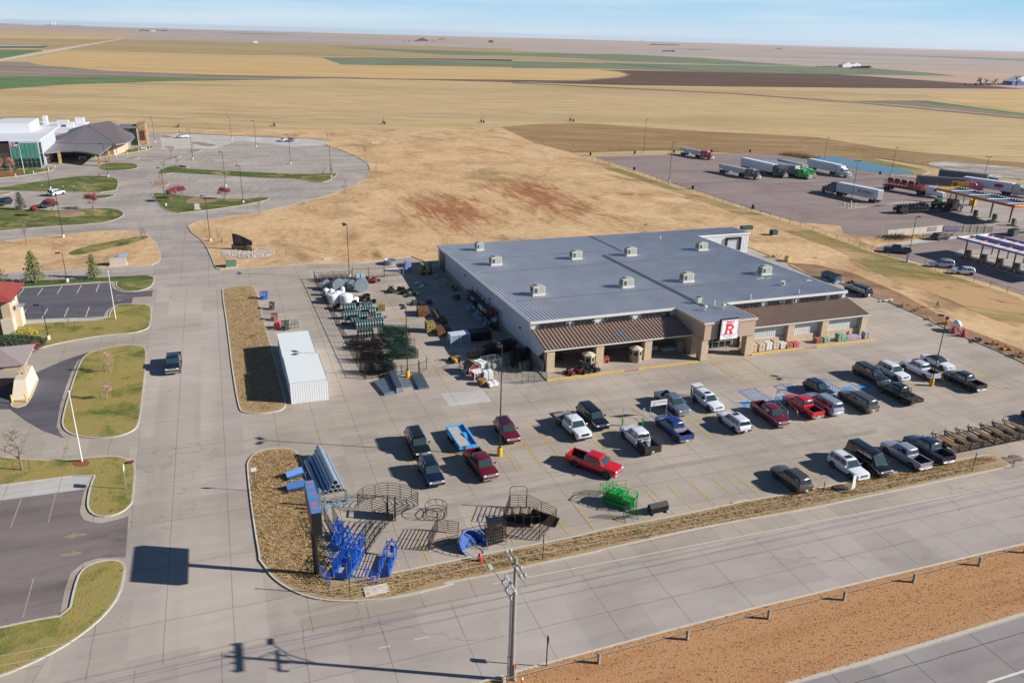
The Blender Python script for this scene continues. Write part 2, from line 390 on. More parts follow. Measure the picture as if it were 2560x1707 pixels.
# base: the whole plain, out to the visible horizon
b=MB();R_=12300.;seg=96
b.v=[(CAMX,CAMY,0)] + [(CAMX+R_*math.cos(2*PI*k/seg),CAMY+R_*math.sin(2*PI*k/seg),0) for k in range(seg)]
b.f=[(0,1+k,1+(k+1) % seg) for k in range(seg)];b.mi=[0]*seg
b.build('ground',M_stub,fix=False,kind='structure')
# ---- farmland
zf=[.01]
def field(m,*a,sm=0,name='field'):
 zf[0] += .005;return sheet(name,gs(*a),zf[0],m,smooth=sm)
field(M_pink,'A2',(-400,92),(2352,180),'A3',(2352,145),(2800,170),(2800,500),(1800,300),(1200,200),(0,150),'A2',(2352,250),(1000,180),(0,140),(-400,130))
field(M_olive,'A2',(-300,150),(560,180),(1300,195),(2352,225),'A3',(0,130),(600,166),(1100,206),(400,196),(0,190),'A2',(2352,275),(1450,262),(1000,256),(330,240),(150,225),(-300,210))
field(M_lilac,'A2',(560,180),(650,150),(1100,150),(1800,180),(2352,196),'A3',(0,110),(700,128),(1500,142),(2352,170),(2800,180),(2800,245),(2352,232),(1650,222),(900,178),(400,160),(0,142),'A2',(2352,222),(1500,205),(1000,190))
field(M_dkgreen,'A2',(1000,150),(1300,158),(1360,163),(1120,158))
field(M_dkgreen,'A2',(1500,215),'A3',(0,152),(500,158),(870,175),(1050,190),(1400,215),(1750,225),(2050,258),(1500,252),(930,240),(400,225),(0,222),'A2',(2352,310),(1570,298),(1470,262),(2352,274))
field(M_olive,'A2',(1300,262),(1500,250),'A3',(0,165),(300,176),(500,190),(900,203),(1100,209),(870,206),(430,197))
field(M_dkgreen,'A3',(700,132),(950,138),(850,140))
field(M_dkgreen,'A3',(1300,148),(2352,182),(2352,190),(1800,165))
field(M_pink,'A3',(1640,222),(2352,232),(2700,250),(2700,275),(2352,262),(2000,250))
field(M_pink,'A3',(0,92),(550,108),(700,118),(300,117),(0,104),'A2',(2352,196),(2000,190))
field(M_gold,'A2',(0,160),(300,165),(560,175),(450,182),(0,178),(-300,175))
field(M_gold,'A2',(120,285),(160,262),(230,248),(330,240),(1000,256),(1450,264),(1570,298),(2352,311),'A3',(0,222),(380,230),(490,240),(525,252),(490,265),(300,277),(0,281),'A2',(2352,368),(1700,360),(1000,345),(500,326),(200,302))
field(M_purple,'A2',(-400,280),(0,285),(130,287),(200,302),(500,326),(1000,345),(1700,358),(1250,366),(600,360),(0,353),(-400,350))
field(M_green,'A2',(-500,353),(0,352),(600,357),(1290,366),(700,376),(300,390),(0,411),(-500,450))
field(M_brown,'A3',(400,230),(930,240),(1500,250),(2060,290),(2352,318),(1700,314),(1000,307),(500,300),'A2',(1700,362),'A3',(300,279),(490,267),(532,254),(500,240))
field(M_gold,'A3',(1900,350),(1950,332),(2100,325),(2500,322),(3000,350),(3000,470),(2352,420),(2100,390))
field(M_green,'A3',(1560,373),(1900,371),(2352,430),(2600,450),(2352,438),(1900,392))
field(M_purple,'A3',(1600,376),(1850,378),(2352,438),(2500,452),(2352,446),(1800,392))
field(M_pink,'A3',(1700,258),(2020,262),(2352,275),(2352,300),(2060,288),(1500,251))
field(M_green,'A2',(-300,228),(190,230),(200,238),(60,268),(-300,290))
field(mat('track_soil','6d5a4b',.95,var=.2,vs=.3),'A3',(0,288),(1000,336),(1600,379),(2352,450),(2700,485),(2700,480),(2352,456),(1600,384),(1000,340),(0,292),name='farm_track')
field(mat('pale_track','bfae94',.95,var=.12,vs=.1),'A2',(-200,300),(0,272),(220,232),(560,178),(566,180),(290,232),(0,284),(-200,320),name='farm_track')
field(MATS['pale_track'],'A2',(290,233),(1000,253),(1450,259),(2352,273),'A3',(0,187),(400,196),(1400,214),(1400,215.5),(400,197.5),(0,188.5),'A2',(2352,275),(1450,261),(1000,255),(290,235),name='farm_track')
field(MATS['track_soil'],'A3',(0,284),(300,279),(490,264),(535,254),(500,240),(430,232),(440,230),(520,240),(552,254),(500,270),(300,283),(0,290),name='farm_track')
field(MATS['track_soil'],'A2',(900,345),(1700,361),(2352,372),(2352,376),(1700,364),(900,348),name='farm_track')
field(M_brown,'A3',(430,197),(900,238),(880,238),(420,198),name='farm_track')
field(mat('reservoir_water','24406f',.12,spec=.6),'A2',(-200,209),(0,209),(190,211),(200,214),(0,214),(-200,214),name='water')
field(M_brown,'A2',(-200,215),(190,215),(230,210),(200,221),(-200,222),name='embankment')
field(M_bare,'F',(1150,293),(1250,285),(1310,284),'A3',(350,478),(560,492),(900,515),(1400,540),'D4',(0,1150),(400,1200),(900,1240),(1400,1310),(1882,1350),(2200,1380),(2200,1480),(1882,1420),(1300,1440),(700,1400),(0,1290),'A5',(1000,100),(100,125),'F',(1230,330))
field(M_rubble,'D4',(600,1345),(900,1330),(1300,1370),(1882,1420),(2300,1460),(2300,1640),(1882,1568),(1400,1530),(1000,1470),(700,1400),sm=1)
for x0,x1,d0,d1,m_ in ((-300,420,6,10,M_pink),(100,900,11,15,M_purple),(700,1500,5,8,M_lilac),(1200,2100,9,12,M_pink),(1500,2352,4,6,M_purple),(-200,500,22,27,M_olive),(0,560,33,38,M_lilac),(900,1900,14,17,M_gold),(1500,2500,18,22,M_lilac),(2352,3300,4,7,M_purple),(2400,3600,10,13,M_pink),(3000,4700,6,9,M_lilac),(3300,4900,13,17,M_purple),(2500,3400,19,23,M_gold),(3500,4800,22,26,M_pink),(3900,5200,2,4,M_dkgreen),(2700,3600,28,31,M_olive),(3700,5200,34,38,M_purple),(200,1500,3,4.5,M_brown),(2352,4000,2,3.5,M_brown)):
 h_=lambda x:112+x*.0262
 field(m_,'A2',(x0,h_(x0)+d0),(x1,h_(x1)+d0*1.1),(x1+60,h_(x1)+d1),(x0+90,h_(x0)+d1))
# ---- paving
sheet('pavement',gs('W',(-260,-95),(190,-95),(190,34),(74,66),(-43,66),(-260,66)),.40-.36,M_lot)
sheet('road',gs('W',(-260,-95),(260,-95),(260,-50),(-38,-50),(-45,-40),(-58,-50),(-260,-50)),.05,M_road)
sheet('road',gs('W',(-58,-50),(-38,-50),(-41.6,-40),(-41.6,46),(-43,64),(-54,64),(-53.8,20),(-52.5,-30)),.054,M_street)
sheet('pavement',gs('A4',(95,1195),(150,1160),(300,1128),(600,1080),(900,1036),(1200,968),(1500,888),(1740,820),(1920,750),(2080,665),(2132,560),(2105,500),(1990,420),(1800,342),(1600,286),(1640,240),(1500,215),(600,180),(0,150),'A1',(1650,375),(1000,330),(0,400),'F',(-250,320),(-250,660),(497,660),'B4',(200,268),(145,252),(110,165),(65,65),(15,0),'A4',(215,1325),(135,1262)),.058,M_hosp)
sheet('pavement',gs('A4',(-230,165),(0,156),(600,185),(1500,218),(1640,240),(1590,287),(1300,300),(700,240),(620,245),(400,322),(0,322),(-200,330),(-210,260)),.062,M_newc)
sheet('parking_asphalt',gs('B1',(-250,780),(190,770),(1240,705),(1270,770),(1370,808),(1500,815),(1712,790),(1705,858),(1490,868),(1475,935),(1380,942),(1250,975),(1185,1030),(1165,1086),(230,1118),(-250,1140)),.062,M_asph)
sheet('parking_asphalt',gs('B2',(880,118),(620,205),(400,300),(280,360),(-150,520),(-150,680),(100,680),(250,790),(420,890),(570,940),(625,962),(580,900),(555,850),(590,640),(650,450),(700,320),(760,210)),.062,M_asph)
sheet('parking_asphalt',gs('B3',(-300,330),(0,285),(595,205),(580,280),(562,370),(590,420),(650,440),(720,445),(850,415),(905,395),(885,690),(820,685),(690,692),(590,725),(500,795),(460,900),(425,1085),(0,1168),(-300,1230)),.062,conc_mat('worn_asphalt','7b716e','524e52',None,(0,0),1.))
sheet('pavement',gs('B3',(-300,230),(0,185),(670,98),(645,180),(640,190),(595,207),(0,287),(-300,330)),.066,M_newc)
sheet('pavement',gs('B1',(-250,1150),(1170,1086),(1212,1085),(1208,1118),(700,1140),(250,1165),(200,1200),(-250,1220)),.07,M_newc)
sheet('pavement',gs('B1',(-300,600),(0,600),(1650,518),(1770,505),(1730,606),(1400,630),(0,705),(-300,720)),.066,conc_mat('path_concrete','a79c96','998f89',(5,5),(0,0),.3))
sheet('truck_stop_asphalt',gs('A5',(310,165),(1070,142),(2120,130),'A6',(120,210),(350,268),(760,350),(1140,370),(1700,430),(2195,500),(2900,600),(2900,1000),(2400,905),(1880,930),(850,955),(650,945),(300,905),(0,815),'A5',(1900,690),(1300,490),(1070,420),(720,290)),.09,M_stop)
sheet('pavement',gs('A6',(840,1030),(1180,985),(1560,940),(2400,890),(2900,900),(2900,1750),(2195,1530),(1700,1360),(1100,1190),(900,1150),(730,1100),(740,1060)),.09,M_stop)
sheet('pavement',gs('A6',(330,655),(480,680),(640,665),(960,610),(1100,600),(1600,590),(2900,700),(2900,860),(1880,870),(1700,760),(900,640)),.096,M_hosp)
sheet('pavement',gs('A6',(850,1030),(1180,985),(1560,942),(1640,950),(1300,1000),(1000,1035)),.096,M_newc)
sheet('canopy_apron',gs('A6',(1500,1130),(1560,1075),(2400,1080),(2600,1500),(2100,1330)),.1,M_hosp)
sheet('highway',gs('D2',(1100,1242),(1460,1142),(1860,1024),(2352,872),(2900,700),(3400,1700),(1000,1900),(700,1355)),.07,M_hwy)
# ---- the valley gutter, the new slab and the road gutters of the store lot
sheet('gutter',gs('C6',(-1200,1350),(0,1118),(2156,760),(3300,560),(3300,600),(2156,800),(0,1168),(-1200,1390)),.046,M_gutter)
sheet('pavement',gs('B6',(680,1505),(1150,1452),(1240,1568),'C5',(1290,15),(880,62),(830,0)),.046,M_newc)
# ---- raised land
raised('vacant_land',gs('A4',(90,1195),(150,1163),(300,1131),(600,1083),(900,1039),(1200,971),(1500,891),(1740,823),(1920,753),(2080,668),(2135,560),(2108,500),(1990,418),(1800,339),(1660,303),(1600,285),(1645,240),(1500,212),(600,177),(0,147),(0,118),(1000,112),(2240,112),'F',(1150,293),(1230,330),'A5',(100,125),(212,175),(310,168),(720,293),(1070,423),(1300,493),(1900,693),(2350,815),'W',(112,62),(95,40),(73.5,33),(73.5,54),(-2,54),(-4,60),'B4',(1390,205),(900,218),(400,245),(180,265),(140,250),(105,165),(60,65),(10,0),'A4',(210,1325),(130,1262)),M_vac,.16,.01,0)
raised('vacant_land',gs('A5',(2352,815),'A6',(300,908),(650,948),(850,958),(1250,939),(1540,930),(1180,985),(840,1030),(740,1060),(730,1103),(900,1153),(1100,1193),(1700,1363),(2195,1533),(2900,1755),'C3',(2500,1350),(1837,935),(1560,805),(1180,645),(1000,565),(700,415),(400,285),(100,172),'C2',(1640,290),(1500,250),(1250,182),(1000,60),'W',(73.5,33),(95,40)),M_vac,.158,.01,0)
def kerb(pts,w=.18,h=.17):
 b=MB()
 for p,q in zip(pts,pts[1:]):d=q-p;m=(p+q)/2;b.box(m.x,m.y,.05,d.length+.05,w,h-.05,math.atan2(d.y,d.x))
 return b.build('kerb',M_kerb,kind='structure')
kerb(gs('A4',(2132,560),(2080,668),(1920,753),(1740,823),(1500,891),(1200,971),(900,1039),(600,1083),(300,1131),(150,1163),(90,1195),(130,1262),(210,1325),'B4',(10,0),(60,65),(105,165),(140,250),(180,265),(400,245),(900,218),(1390,205)))
kerb(gs('A4',(2132,560),(2108,500),(1990,418),(1800,339),(1600,285),(1645,240),(1500,212),(600,177),(0,147)))
kerb(gs('C3',(2500,1350),(1837,935),(1560,805),(1180,645),(1000,565),(700,415),(400,285),(100,172),'C2',(1640,290),(1500,250),(1250,182),(1000,60)))
kerb(gs('A5',(310,168),(720,293),(1070,423),(1300,493),(1900,693),(2350,815),'A6',(300,908),(650,948)))
kerb(gs('A5',(310,166),(1070,143),(2120,130)))
sheet('green_verge',gs('A5',(300,200),(600,290),(1000,430),(1500,590),(2000,740),(2352,850),'A6',(300,960),(700,1110),(1100,1210),(1700,1400),(2300,1600),'C3',(1837,560),(1400,420),(900,180),(300,0),'A6',(400,1090),(0,960),'A5',(1700,720),(1000,470),(300,240)),.165,M_vgreen,smooth=1)
sheet('gravel_strip',gs('C2',(1000,40),(1300,60),(1700,150),(2240,380),'C3',(1100,520),(1837,800),(1837,925),(1180,640),(700,408),(100,168),'C2',(1500,245),(1250,178)),.17,ground_mat('brown_gravel',('6d5646','8b6c54','a88a6c'),1.,5.,(.5,1.2,.3),.15),smooth=0)
sheet('rock_bed',gs('A4',(440,1480),(500,1450),(620,1430),(900,1440),(1060,1480),(1060,1510),(950,1550),(750,1562),(560,1540)),.175,M_rocks,smooth=2)
raised('grass_island',gs('B4',(190,440),(215,422),(330,400),(450,402),(488,425),(520,560),(610,900),(690,1180),(757,1435),(735,1470),(700,1495),(530,1522),(370,1512),(335,1470),(280,1150),(240,800),(205,560)),M_shag,.16,.16,2)
raised('grass_island',gs('C4',(110,225),(170,185),(300,158),(460,153),(545,190),(590,290),(620,420),(700,700),(790,1000),(895,1425),(1300,1340),(1680,1268),'C5',(1450,1467),(2156,1336),'C6',(530,1562),(1400,1400),(2156,1238),'C7',(0,1190),(700,1070),(1400,920),(2050,797),(2120,800),(2180,835),(2255,880),(2200,900),(1800,985),(1200,1110),(600,1238),'D2',(600,370),(0,505),'D1',(1664,205),(1000,345),(380,485),(0,545),'D3',(2200,190),(1650,330),(1300,355),(1100,355),(900,320),(720,240),(600,150),(530,50),(490,0),'C4',(180,1180),(130,900),(90,600),(65,350),(65,290)),M_shag,.16,.16,2)
raised('grass_island',gs('B2',(1400,62),(1440,100),(1430,300),(1400,560),(1370,850),(1250,930),(1050,970),(850,965),(680,930),(600,850),(620,720),(690,480),(760,280),(800,190),(870,130),(1050,80),(1250,50)),M_lawn2)
raised('lawn',gs('B2',(-300,1110),(0,1148),(400,1182),(750,1177),(1000,1140),(1180,1145),(1300,1190),(1335,1250),(1310,1568),'B3',(925,320),(860,375),(760,405),(670,400),(620,360),(610,300),(635,180),(672,98),(0,185),(-300,225)),M_lawn2,smooth=1)
raised('lawn',gs('B3',(850,710),(882,740),(885,790),(850,950),(750,1090),(600,1220),(420,1340),(200,1450),(0,1530),(-300,1620),(-300,1230),(0,1185),(240,1130),(480,1092),(520,900),(560,790),(640,735),(760,705)),M_lawn2,smooth=1)
raised('lawn',gs('B1',(1600,945),(1680,965),(1705,1000),(1690,1180),(1650,1230),(1500,1272),(1200,1295),(900,1340),(600,1400),(390,1460),(-200,1620),(-200,1220),(200,1205),(250,1167),(700,1145),(1210,1122),(1235,1020),(1290,960),(1400,942)),M_lawn2,smooth=1)
raised('lawn',gs('B1',(-200,790),(190,765),(600,738),(1310,686),(1290,740),(1340,785),(1450,805),(1600,795),(1720,740),(1735,615),(1400,628),(1000,655),(500,675),(-200,715)),M_lawn,smooth=1)
raised('vacant_plot',gs('B1',(-250,280),(0,250),(350,203),(700,170),(1100,132),(1350,120),(1550,138),(1690,190),(1770,290),(1810,400),(1770,505),(1500,525),(900,558),(0,602),(-250,610)),M_vac,smooth=1)
sheet('green_patch',gs('B1',(760,370),(1000,290),(1400,220),(1600,180),(1690,195),(1480,270),(1100,350),(900,400),(780,400)),.162,M_lawn,smooth=2)
raised('lawn',gs('A1',(-250,1490),(0,1475),(500,1425),(1100,1392),(1300,1350),(1400,1290),(1370,1245),(1250,1215),(1050,1220),(700,1240),(300,1235),(150,1205),(0,1203),(-250,1190)),M_lawn,smooth=1)
raised('lawn',gs('A1',(-250,1010),(0,985),(500,905),(900,852),(1200,857),(1310,880),(1335,930),(1295,1045),(600,1032),(-250,1010)),M_lawn,smooth=1)
raised('lawn',gs('A1',(1290,1060),(1280,1085),(1150,1110),(980,1117),(885,1108),(1000,1072)),M_lawn,smooth=1)
raised('lawn',gs('A1',(1085,760),(1150,715),(1350,703),(1500,710),(1560,745),(1520,782),(1300,796),(1150,788)),M_lawn)
raised('lawn',gs('A1',(-250,900),(0,880),(300,845),(550,800),(625,775),(560,762),(200,760),(-250,780)),M_lawn,smooth=1)
raised('lawn',gs('A1',(1695,1060),(1745,1043),(1950,1055),(2100,1080),'A4',(400,880),(720,892),(800,882),(860,865),(960,868),(1012,885),(960,907),(700,962),(300,1017),(60,1040),'A1',(2000,1272),(1850,1240),(1760,1165)),M_lawn,smooth=1)
raised('lawn',gs('A1',(1735,820),(1880,745),(2000,735),(2130,750),'A4',(0,545),(400,565),(900,592),(1400,612),(1690,600),(1785,603),(1640,705),(1480,705),(1380,668),(900,652),(400,622),(0,598),'A1',(1930,820),(1830,838)),M_lawn,smooth=1)
raised('lawn',gs('A1',(880,685),(1200,632),(1500,590),(1700,550),(1730,528),(1680,520),(1500,540),(1200,600),(1000,640),(880,660)),M_lawn,smooth=1)
for q in [('A1',(1695,930),(1720,910),(1880,905),(1905,945),(1850,966),(1710,962)),('A1',(1815,670),(1880,640),(2050,625),(1960,672)),('A1',(1770,405),(1830,390),(1975,425),(1870,432)),('A1',(1400,662),(1480,638),(1580,650),(1520,664)),('A1',(1815,525),(1900,518),(1985,546),(1900,548)),('A4',(88,255),(230,246),(445,292),(330,302)),('A4',(65,365),(110,335),(278,336),(180,371)),('A4',(-60,515),(0,505),(120,527),(60,545)),('A1',(-60,1035),(180,1028),(80,1065),(-60,1070))]:
 raised('planting_island',gs(*q),M_mulch,.15,.18,1)
sheet('mulch_bed',gs('A1',(590,1290),(640,1255),(800,1245),(950,1255),(960,1290),(850,1320),(640,1325)),.165,M_mulch,smooth=2)
sheet('mulch_bed',gs('A4',(60,940),(90,890),(180,870),(330,880),(420,905),(380,930),(200,945)),.165,M_mulch,smooth=2)
sheet('mulch_bed',gs('B2',(710,1225),(730,1195),(810,1180),(880,1195),(880,1240),(780,1255)),.165,mat('red_mulch','8a4a30',.95,var=.3,vs=4,bump=.4),smooth=2)
sheet('mulch_bed',gs('A1',(-200,880),(0,865),(300,835),(220,815),(0,825),(-200,845)),.165,MATS['red_mulch'],smooth=1)
raised('verge',gs('D1',(-500,1900),(250,1605),(620,1505),(720,1470),(1664,1215),'D2',(400,940),(900,810),(1500,665),(2352,465),(2900,320),(2900,690),(2352,858),(1860,1010),(1460,1128),(1090,1236),(700,1345),(0,1600),(-500,1900)),M_verge,.16,.2,0)
sheet('water',gs('A6',(-20,150),(60,125),(200,130),(450,180),(800,250),(1100,315),(1140,335),(1050,345),(760,335),(500,290),(340,258),(200,215),(80,180)),.15,None or mat('pond_water','4c6f80',.12,spec=.9,bump=.15,bs=1.5),smooth=1)
raised('pond_bank',gs('A5',(2125,130),'A6',(-20,100),(120,80),(300,100),(900,225),(1300,310),(1200,345),(1140,365),(760,348),(350,266),(120,208),(-30,175)),M_vgreen,.12,.2,1)

# ================================================================ painted markings
M_yel=mat('yellow_paint','c9a544',.8,var=.25,vs=3.);M_yel2=mat('faded_yellow_paint','968b78',.85,var=.2,vs=2.)
M_wht=mat('white_paint','c9c6c0',.8,var=.15,vs=2.);M_blu=mat('blue_paint','7f93b8',.85,var=.2,vs=2.);M_blu2=mat('bright_blue_paint','2f86c4',.7)
M_redp=mat('red_paint','a3564c',.8,var=.2,vs=2.)
def strip(b,p,q,w,z):
 p=Vector(p[:2]);q=Vector(q[:2]);d=(q-p).normalized();n=Vector((-d.y,d.x))*w/2
 b.quad((p.x-n.x,p.y-n.y,z),(q.x-n.x,q.y-n.y,z),(q.x+n.x,q.y+n.y,z),(p.x+n.x,p.y+n.y,z))
def marks(name,segs,w,z,m):
 b=MB()
 for p,q in segs:strip(b,p,q,w,z)
 o=b.build(name,m,fix=False,kind='structure')
 return o
sg=[((1.0+2.78*k,-39.1),(1.05+2.78*k,-43.85)) for k in range(-11,18)]
sg += [((-24.4+2.78*k,-31.45),(-24.4+2.78*k,-20.4)) for k in range(0,16) if k not in ()]
sg += [((43.0+2.78*k,-31.45),(43.0+2.78*k,-20.4)) for k in range(0,8)]
sg += [((-24.4,-25.75),(17.3,-25.75)),((42,-25.75),(62.4,-25.75))]
marks('parking_lines',sg,.11,.058,M_yel)
sg=[((-16.9,43.8-2.78*k),(-13.9,43.6-2.78*k)) for k in range(0,19)]
sg += [((25.3,-9.4),(25.2,-20.1)),((31.1,-9.4),(30.5,-20.2))] + [((25.35,-9.5-1.54*k),(31.05-.06*k,-9.5-1.54*k)) for k in range(8)]
marks('crosswalk_lines',sg,.11,.06,M_yel)
sg=[]
for u0 in (23.1,28.9,34.75):
 u1=u0+2.7;y0,y1=-25.6,-20.1
 sg += [((u0,y0),(u0,y1)),((u1,y0),(u1,y1)),((u0,y1),(u1,y1))]
 for k in range(-5,11):
  a=y0 + k*.55;x_lo,y_lo,x_hi,y_hi=u0,a,u1,a+2.7
  if y_lo < y0:x_lo += y0-y_lo;y_lo=y0
  if y_hi > y1:x_hi -= y_hi-y1;y_hi=y1
  if x_lo < x_hi:sg.append(((x_lo,y_lo),(x_hi,y_hi)))
marks('accessible_hatching',sg,.2,.06,M_blu)
sg=[((20.3,-25.6),(20.3,-20.1)),((40.2,-25.6),(40.2,-20.1)),((43.,-25.6),(43.,-20.1))]
marks('accessible_lines',sg,.13,.059,M_blu)
b=MB();c=MB()
for x,y in ((21.7,-23.9),(27.35,-23.9),(38.6,-24.0),(41.3,-24.0)):
 b.quad((x-.72,y-.72,.064),(x+.72,y-.72,.064),(x+.72,y+.72,.064),(x-.72,y+.72,.064))
 for (x0,y0,x1,y1) in ((-.9,-.9,.9,-.9),(-.9,.9,.9,.9),(-.85,-.9,-.85,.9),(.85,-.9,.85,.9)):
  strip(c,(x+x0,y+y0),(x+x1,y+y1),.12,.062)
 pr=[(.28*math.cos(t)+x-.05,.28*math.sin(t)+y-.15) for t in [k*PI/8-2.6 for k in range(12)]]
 for p,q in zip(pr,pr[1:]):strip(c,p,q,.1,.068)
 for p,q in (((-.08,.5),(-.05,.05)),((-.05,.05),(.22,.02)),((.22,.02),(.38,-.4)),((-.07,.25),(.2,.25))):strip(c,(x+p[0],y+p[1]),(x+q[0],y+q[1]),.1,.068)
b.build('accessible_symbol',M_blu2,fix=False,kind='structure');c.build('accessible_symbol',M_wht,fix=False,kind='structure')
# left lots, hospital lots
def pl(c,*a):return [(g(c,a[k],a[k+1]),g(c,a[k+2],a[k+3])) for k in range(0,len(a),4)]
marks('parking_lines',pl('B1',205,855,270,770,422,845,482,765,642,832,697,742,862,822,912,732,1077,808,1110,722,232,1102,295,1003,472,1103,535,993,718,1094,770,984,960,1090,1002,975),.12,.068,M_wht)
marks('parking_lines',pl('B3',75,480,155,262,340,440,398,225,162,1110,236,838,-60,520,0,300),.12,.068,M_yel2)
hs=[]
for k in range(26):   # stalls of the hospital lot, rows seen from the drone
 f_=k/25
 hs.append((g('A4',-380+72*k,655+3.3*k if k > 5 else 655),g('A4',-300+72*k,600+3.2*k if k > 5 else 600)))
for (x0,y0,x1,y1,dx,dy,n) in ((-300,780,-160,695,104,6,15),(20,905,160,815,106,7,5),(230,470,330,405,76,3.4,20),(330,350,420,300,70,3,14),(-100,480,0,425,76,2,5),(-420,860,-280,780,104,4,4)):
 for k in range(n):hs.append((g('A4',x0+dx*k,y0+dy*k),g('A4',x1+dx*k,y1+dy*k)))
marks('parking_lines',hs,.13,.07,mat('pale_lane_paint','b9b5ab',.85))
marks('parking_lines',pl('A1',-60,1120,60,1060,230,1100,380,1040,700,1120,840,1065,860,1135,960,1085,640,1240,760,1190,200,1190,290,1140),.13,.066,MATS['pale_lane_paint'])
def arrow(b,c,tail,tip,z,w=.35):
 p=g(c,*tail);q=g(c,*tip);d=(q-p);L_=d.length;d.normalize();n=Vector((-d.y,d.x));h=p + d*L_*.5
 b.quad((*(p-n*w*.5),z),(*(h-n*w*.5),z),(*(h+n*w*.5),z),(*(p+n*w*.5),z))
 b.quad((*(h-n*w*1.5),z),(*q,z),(*(h+n*w*1.5),z))
b=MB();arrow(b,'B3',(610,523),(450,545),.07);arrow(b,'B3',(425,675),(583,652),.07)
arrow(b,'B1',(1395,846),(1285,850),.07,.25);arrow(b,'B1',(1280,905),(1385,903),.07,.25);b.build('lane_arrows',mat('worn_arrow_paint','8f8068',.9,var=.2,vs=3.),fix=False,kind='structure')
marks('lane_line',pl('D2',-600,690,2352,123,2352,123,2900,0),.13,.062,mat('thin_white_line','b9b4ad',.8))
marks('lane_line',pl('D2',2150,1236,2352,1172,2352,1172,2900,995),.2,.08,M_wht)
marks('lane_line',pl('D3',1500,742,1600,722,1800,672,1925,645),.12,.062,MATS['thin_white_line'])
# ================================================================ STORE
M_galv=mat('roof_steel','b9bec6',.5,.2,var=.13,vs=.25);M_whs=mat('white_siding','c9cbd0',.5,var=.05,vs=.5);M_tan=mat('tan_stucco','a58f80',.85,var=.08,vs=.6)
M_brn=mat('brown_roof','8d7668',.5,.15,var=.1,vs=.5);M_trim=mat('white_trim','cfcfcb',.5);M_stone=None
def stone_mat(name,a,b_,c,sc=3.4,gap='8a7358'):
 t=NT(name,.9,.2);v=N(t.nt,'ShaderNodeTexVoronoi');v.inputs['Scale'].default_value=sc
 t.lk(t.map((1,1,1.7)),v.inputs[0]);e=N(t.nt,'ShaderNodeTexVoronoi');e.feature='DISTANCE_TO_EDGE';e.inputs['Scale'].default_value=sc;t.lk(t.map((1,1,1.7)),e.inputs[0])
 sx=N(t.nt,'ShaderNodeSeparateXYZ');t.lk(v.outputs['Color'],sx.inputs[0])
 col=t.ramp(sx.outputs[0],[(0,a),(.5,b_),(1,c)]);m=t.ramp(e.outputs[0],[(.02,1.),(.06,0.)])
 return t.out(t.mix(m,col,gap),e.outputs[0],.06,.8)
M_stone=stone_mat('limestone','b5a186','c3af94','cfbda4',7.,'ab967a');M_stone2=stone_mat('sandstone','7d5f45','a08260','bfa684',1.6,'6b5642')
M_dkg=mat('dark_glass','1c2226',.08,spec=.8);M_alu=mat('aluminium','b9bcc0',.4,.6);M_blk=mat('black_metal','16171a',.5,.2);M_dbr=mat('dark_bronze','2c2622',.5,.3)
def zr(v):return 4.3 + (51.5-v)*.0304
st=thing('store_building','large farm store with ribbed steel roof, brown porch roofs and tan entrance','store',(0,0,0))
b=MB();fp=[(-.4,-1.1),(56.9,-1.1),(56.9,45),(70.5,45),(70.5,51.5),(-.4,51.5)]
for k in range(6):
 p,q=fp[k],fp[(k+1) % 6]
 b.quad((*p,0),(*q,0),(*q,zr(q[1])-.06),(*p,zr(p[1])-.06))
# siding ribs, on the long west wall and the annex
for k in range(86):b.box(-.42,-.9+.61*k,1.1,.05,.08,zr(-.9+.61*k)-1.35)
for k in range(22):b.box(57.2+.61*k,44.98,.3,.09,.05,4.1)
b.build('wall',M_whs,st)
b=MB();b.box(-.43,25.2,0,.06,52.5,1.05);b.box(11.7,-1.13,0,24.1,.06,4.6);b.box(-.35,-3.7,0,.12,5.1,1.6);b.build('wainscot',mat('tan_wall','a48f78',.85,var=.06),st)
def ribbed(b,u0,u1,va,vb,za,zb,step=.305,h=.045,w=.1):
 """sheet running from (va,za) to (vb,zb) with ribs along it"""
 n=int(round((u1-u0)/step));st_=(u1-u0)/n;prof=[(u0,0)]
 for k in range(n):
  x=u0 + st_*k + st_/2
  prof += [(x-w*.75,0),(x-w*.4,h),(x+w*.4,h),(x+w*.75,0)]
 prof.append((u1,0))
 v0=len(b.v);b.v += [(x,va,za+z) for x,z in prof] + [(x,vb,zb+z) for x,z in prof];m=len(prof)
 b.f += [(v0+k,v0+k+1,v0+m+k+1,v0+m+k) for k in range(m-1)];b.mi += [b.cur]*(m-1)
b=MB();ribbed(b,-.6,23.8,-1.25,51.7,zr(-1.25),zr(51.7),step=.6,h=.11,w=.08);ribbed(b,23.8,32.9,-9.5,51.7,zr(-9.5),zr(51.7),step=.6,h=.11,w=.08);ribbed(b,32.9,57.1,-1.25,51.7,zr(-1.25),zr(51.7),step=.6,h=.11,w=.08);ribbed(b,57.1,70.7,45.0,51.7,zr(45),zr(51.7),step=.6,h=.11,w=.08)
rf=b.build('roof',M_galv,st)
b=MB()
for u in (24.0,):b.box(u,30,zr(30)-.3,.01,.01,.01)
def sloped_box(b,u,va,vb,w,h,off=0.):
 b.loft([[(u-w/2,v,zr(v)+off),(u+w/2,v,zr(v)+off),(u+w/2,v,zr(v)+off+h),(u-w/2,v,zr(v)+off+h)] for v in (va,vb)])
b=MB();sloped_box(b,28.4,-2.0,34.0,.5,.09,.02);sloped_box(b,33.6,36.5,51.5,.5,.09,.02);b.build('roof_seam',mat('dark_seam','4a4b52',.6,.4),rf)
b=MB()
for v_ in (9.1,27.6):b.box(26,v_,zr(v_)+.07,50,.07,.05)
b.box(15,37.5,zr(37.5)+.06,30,.06,.05)
b.build('conduit',mat('rusty_conduit','7d6a62',.7,.3),rf)
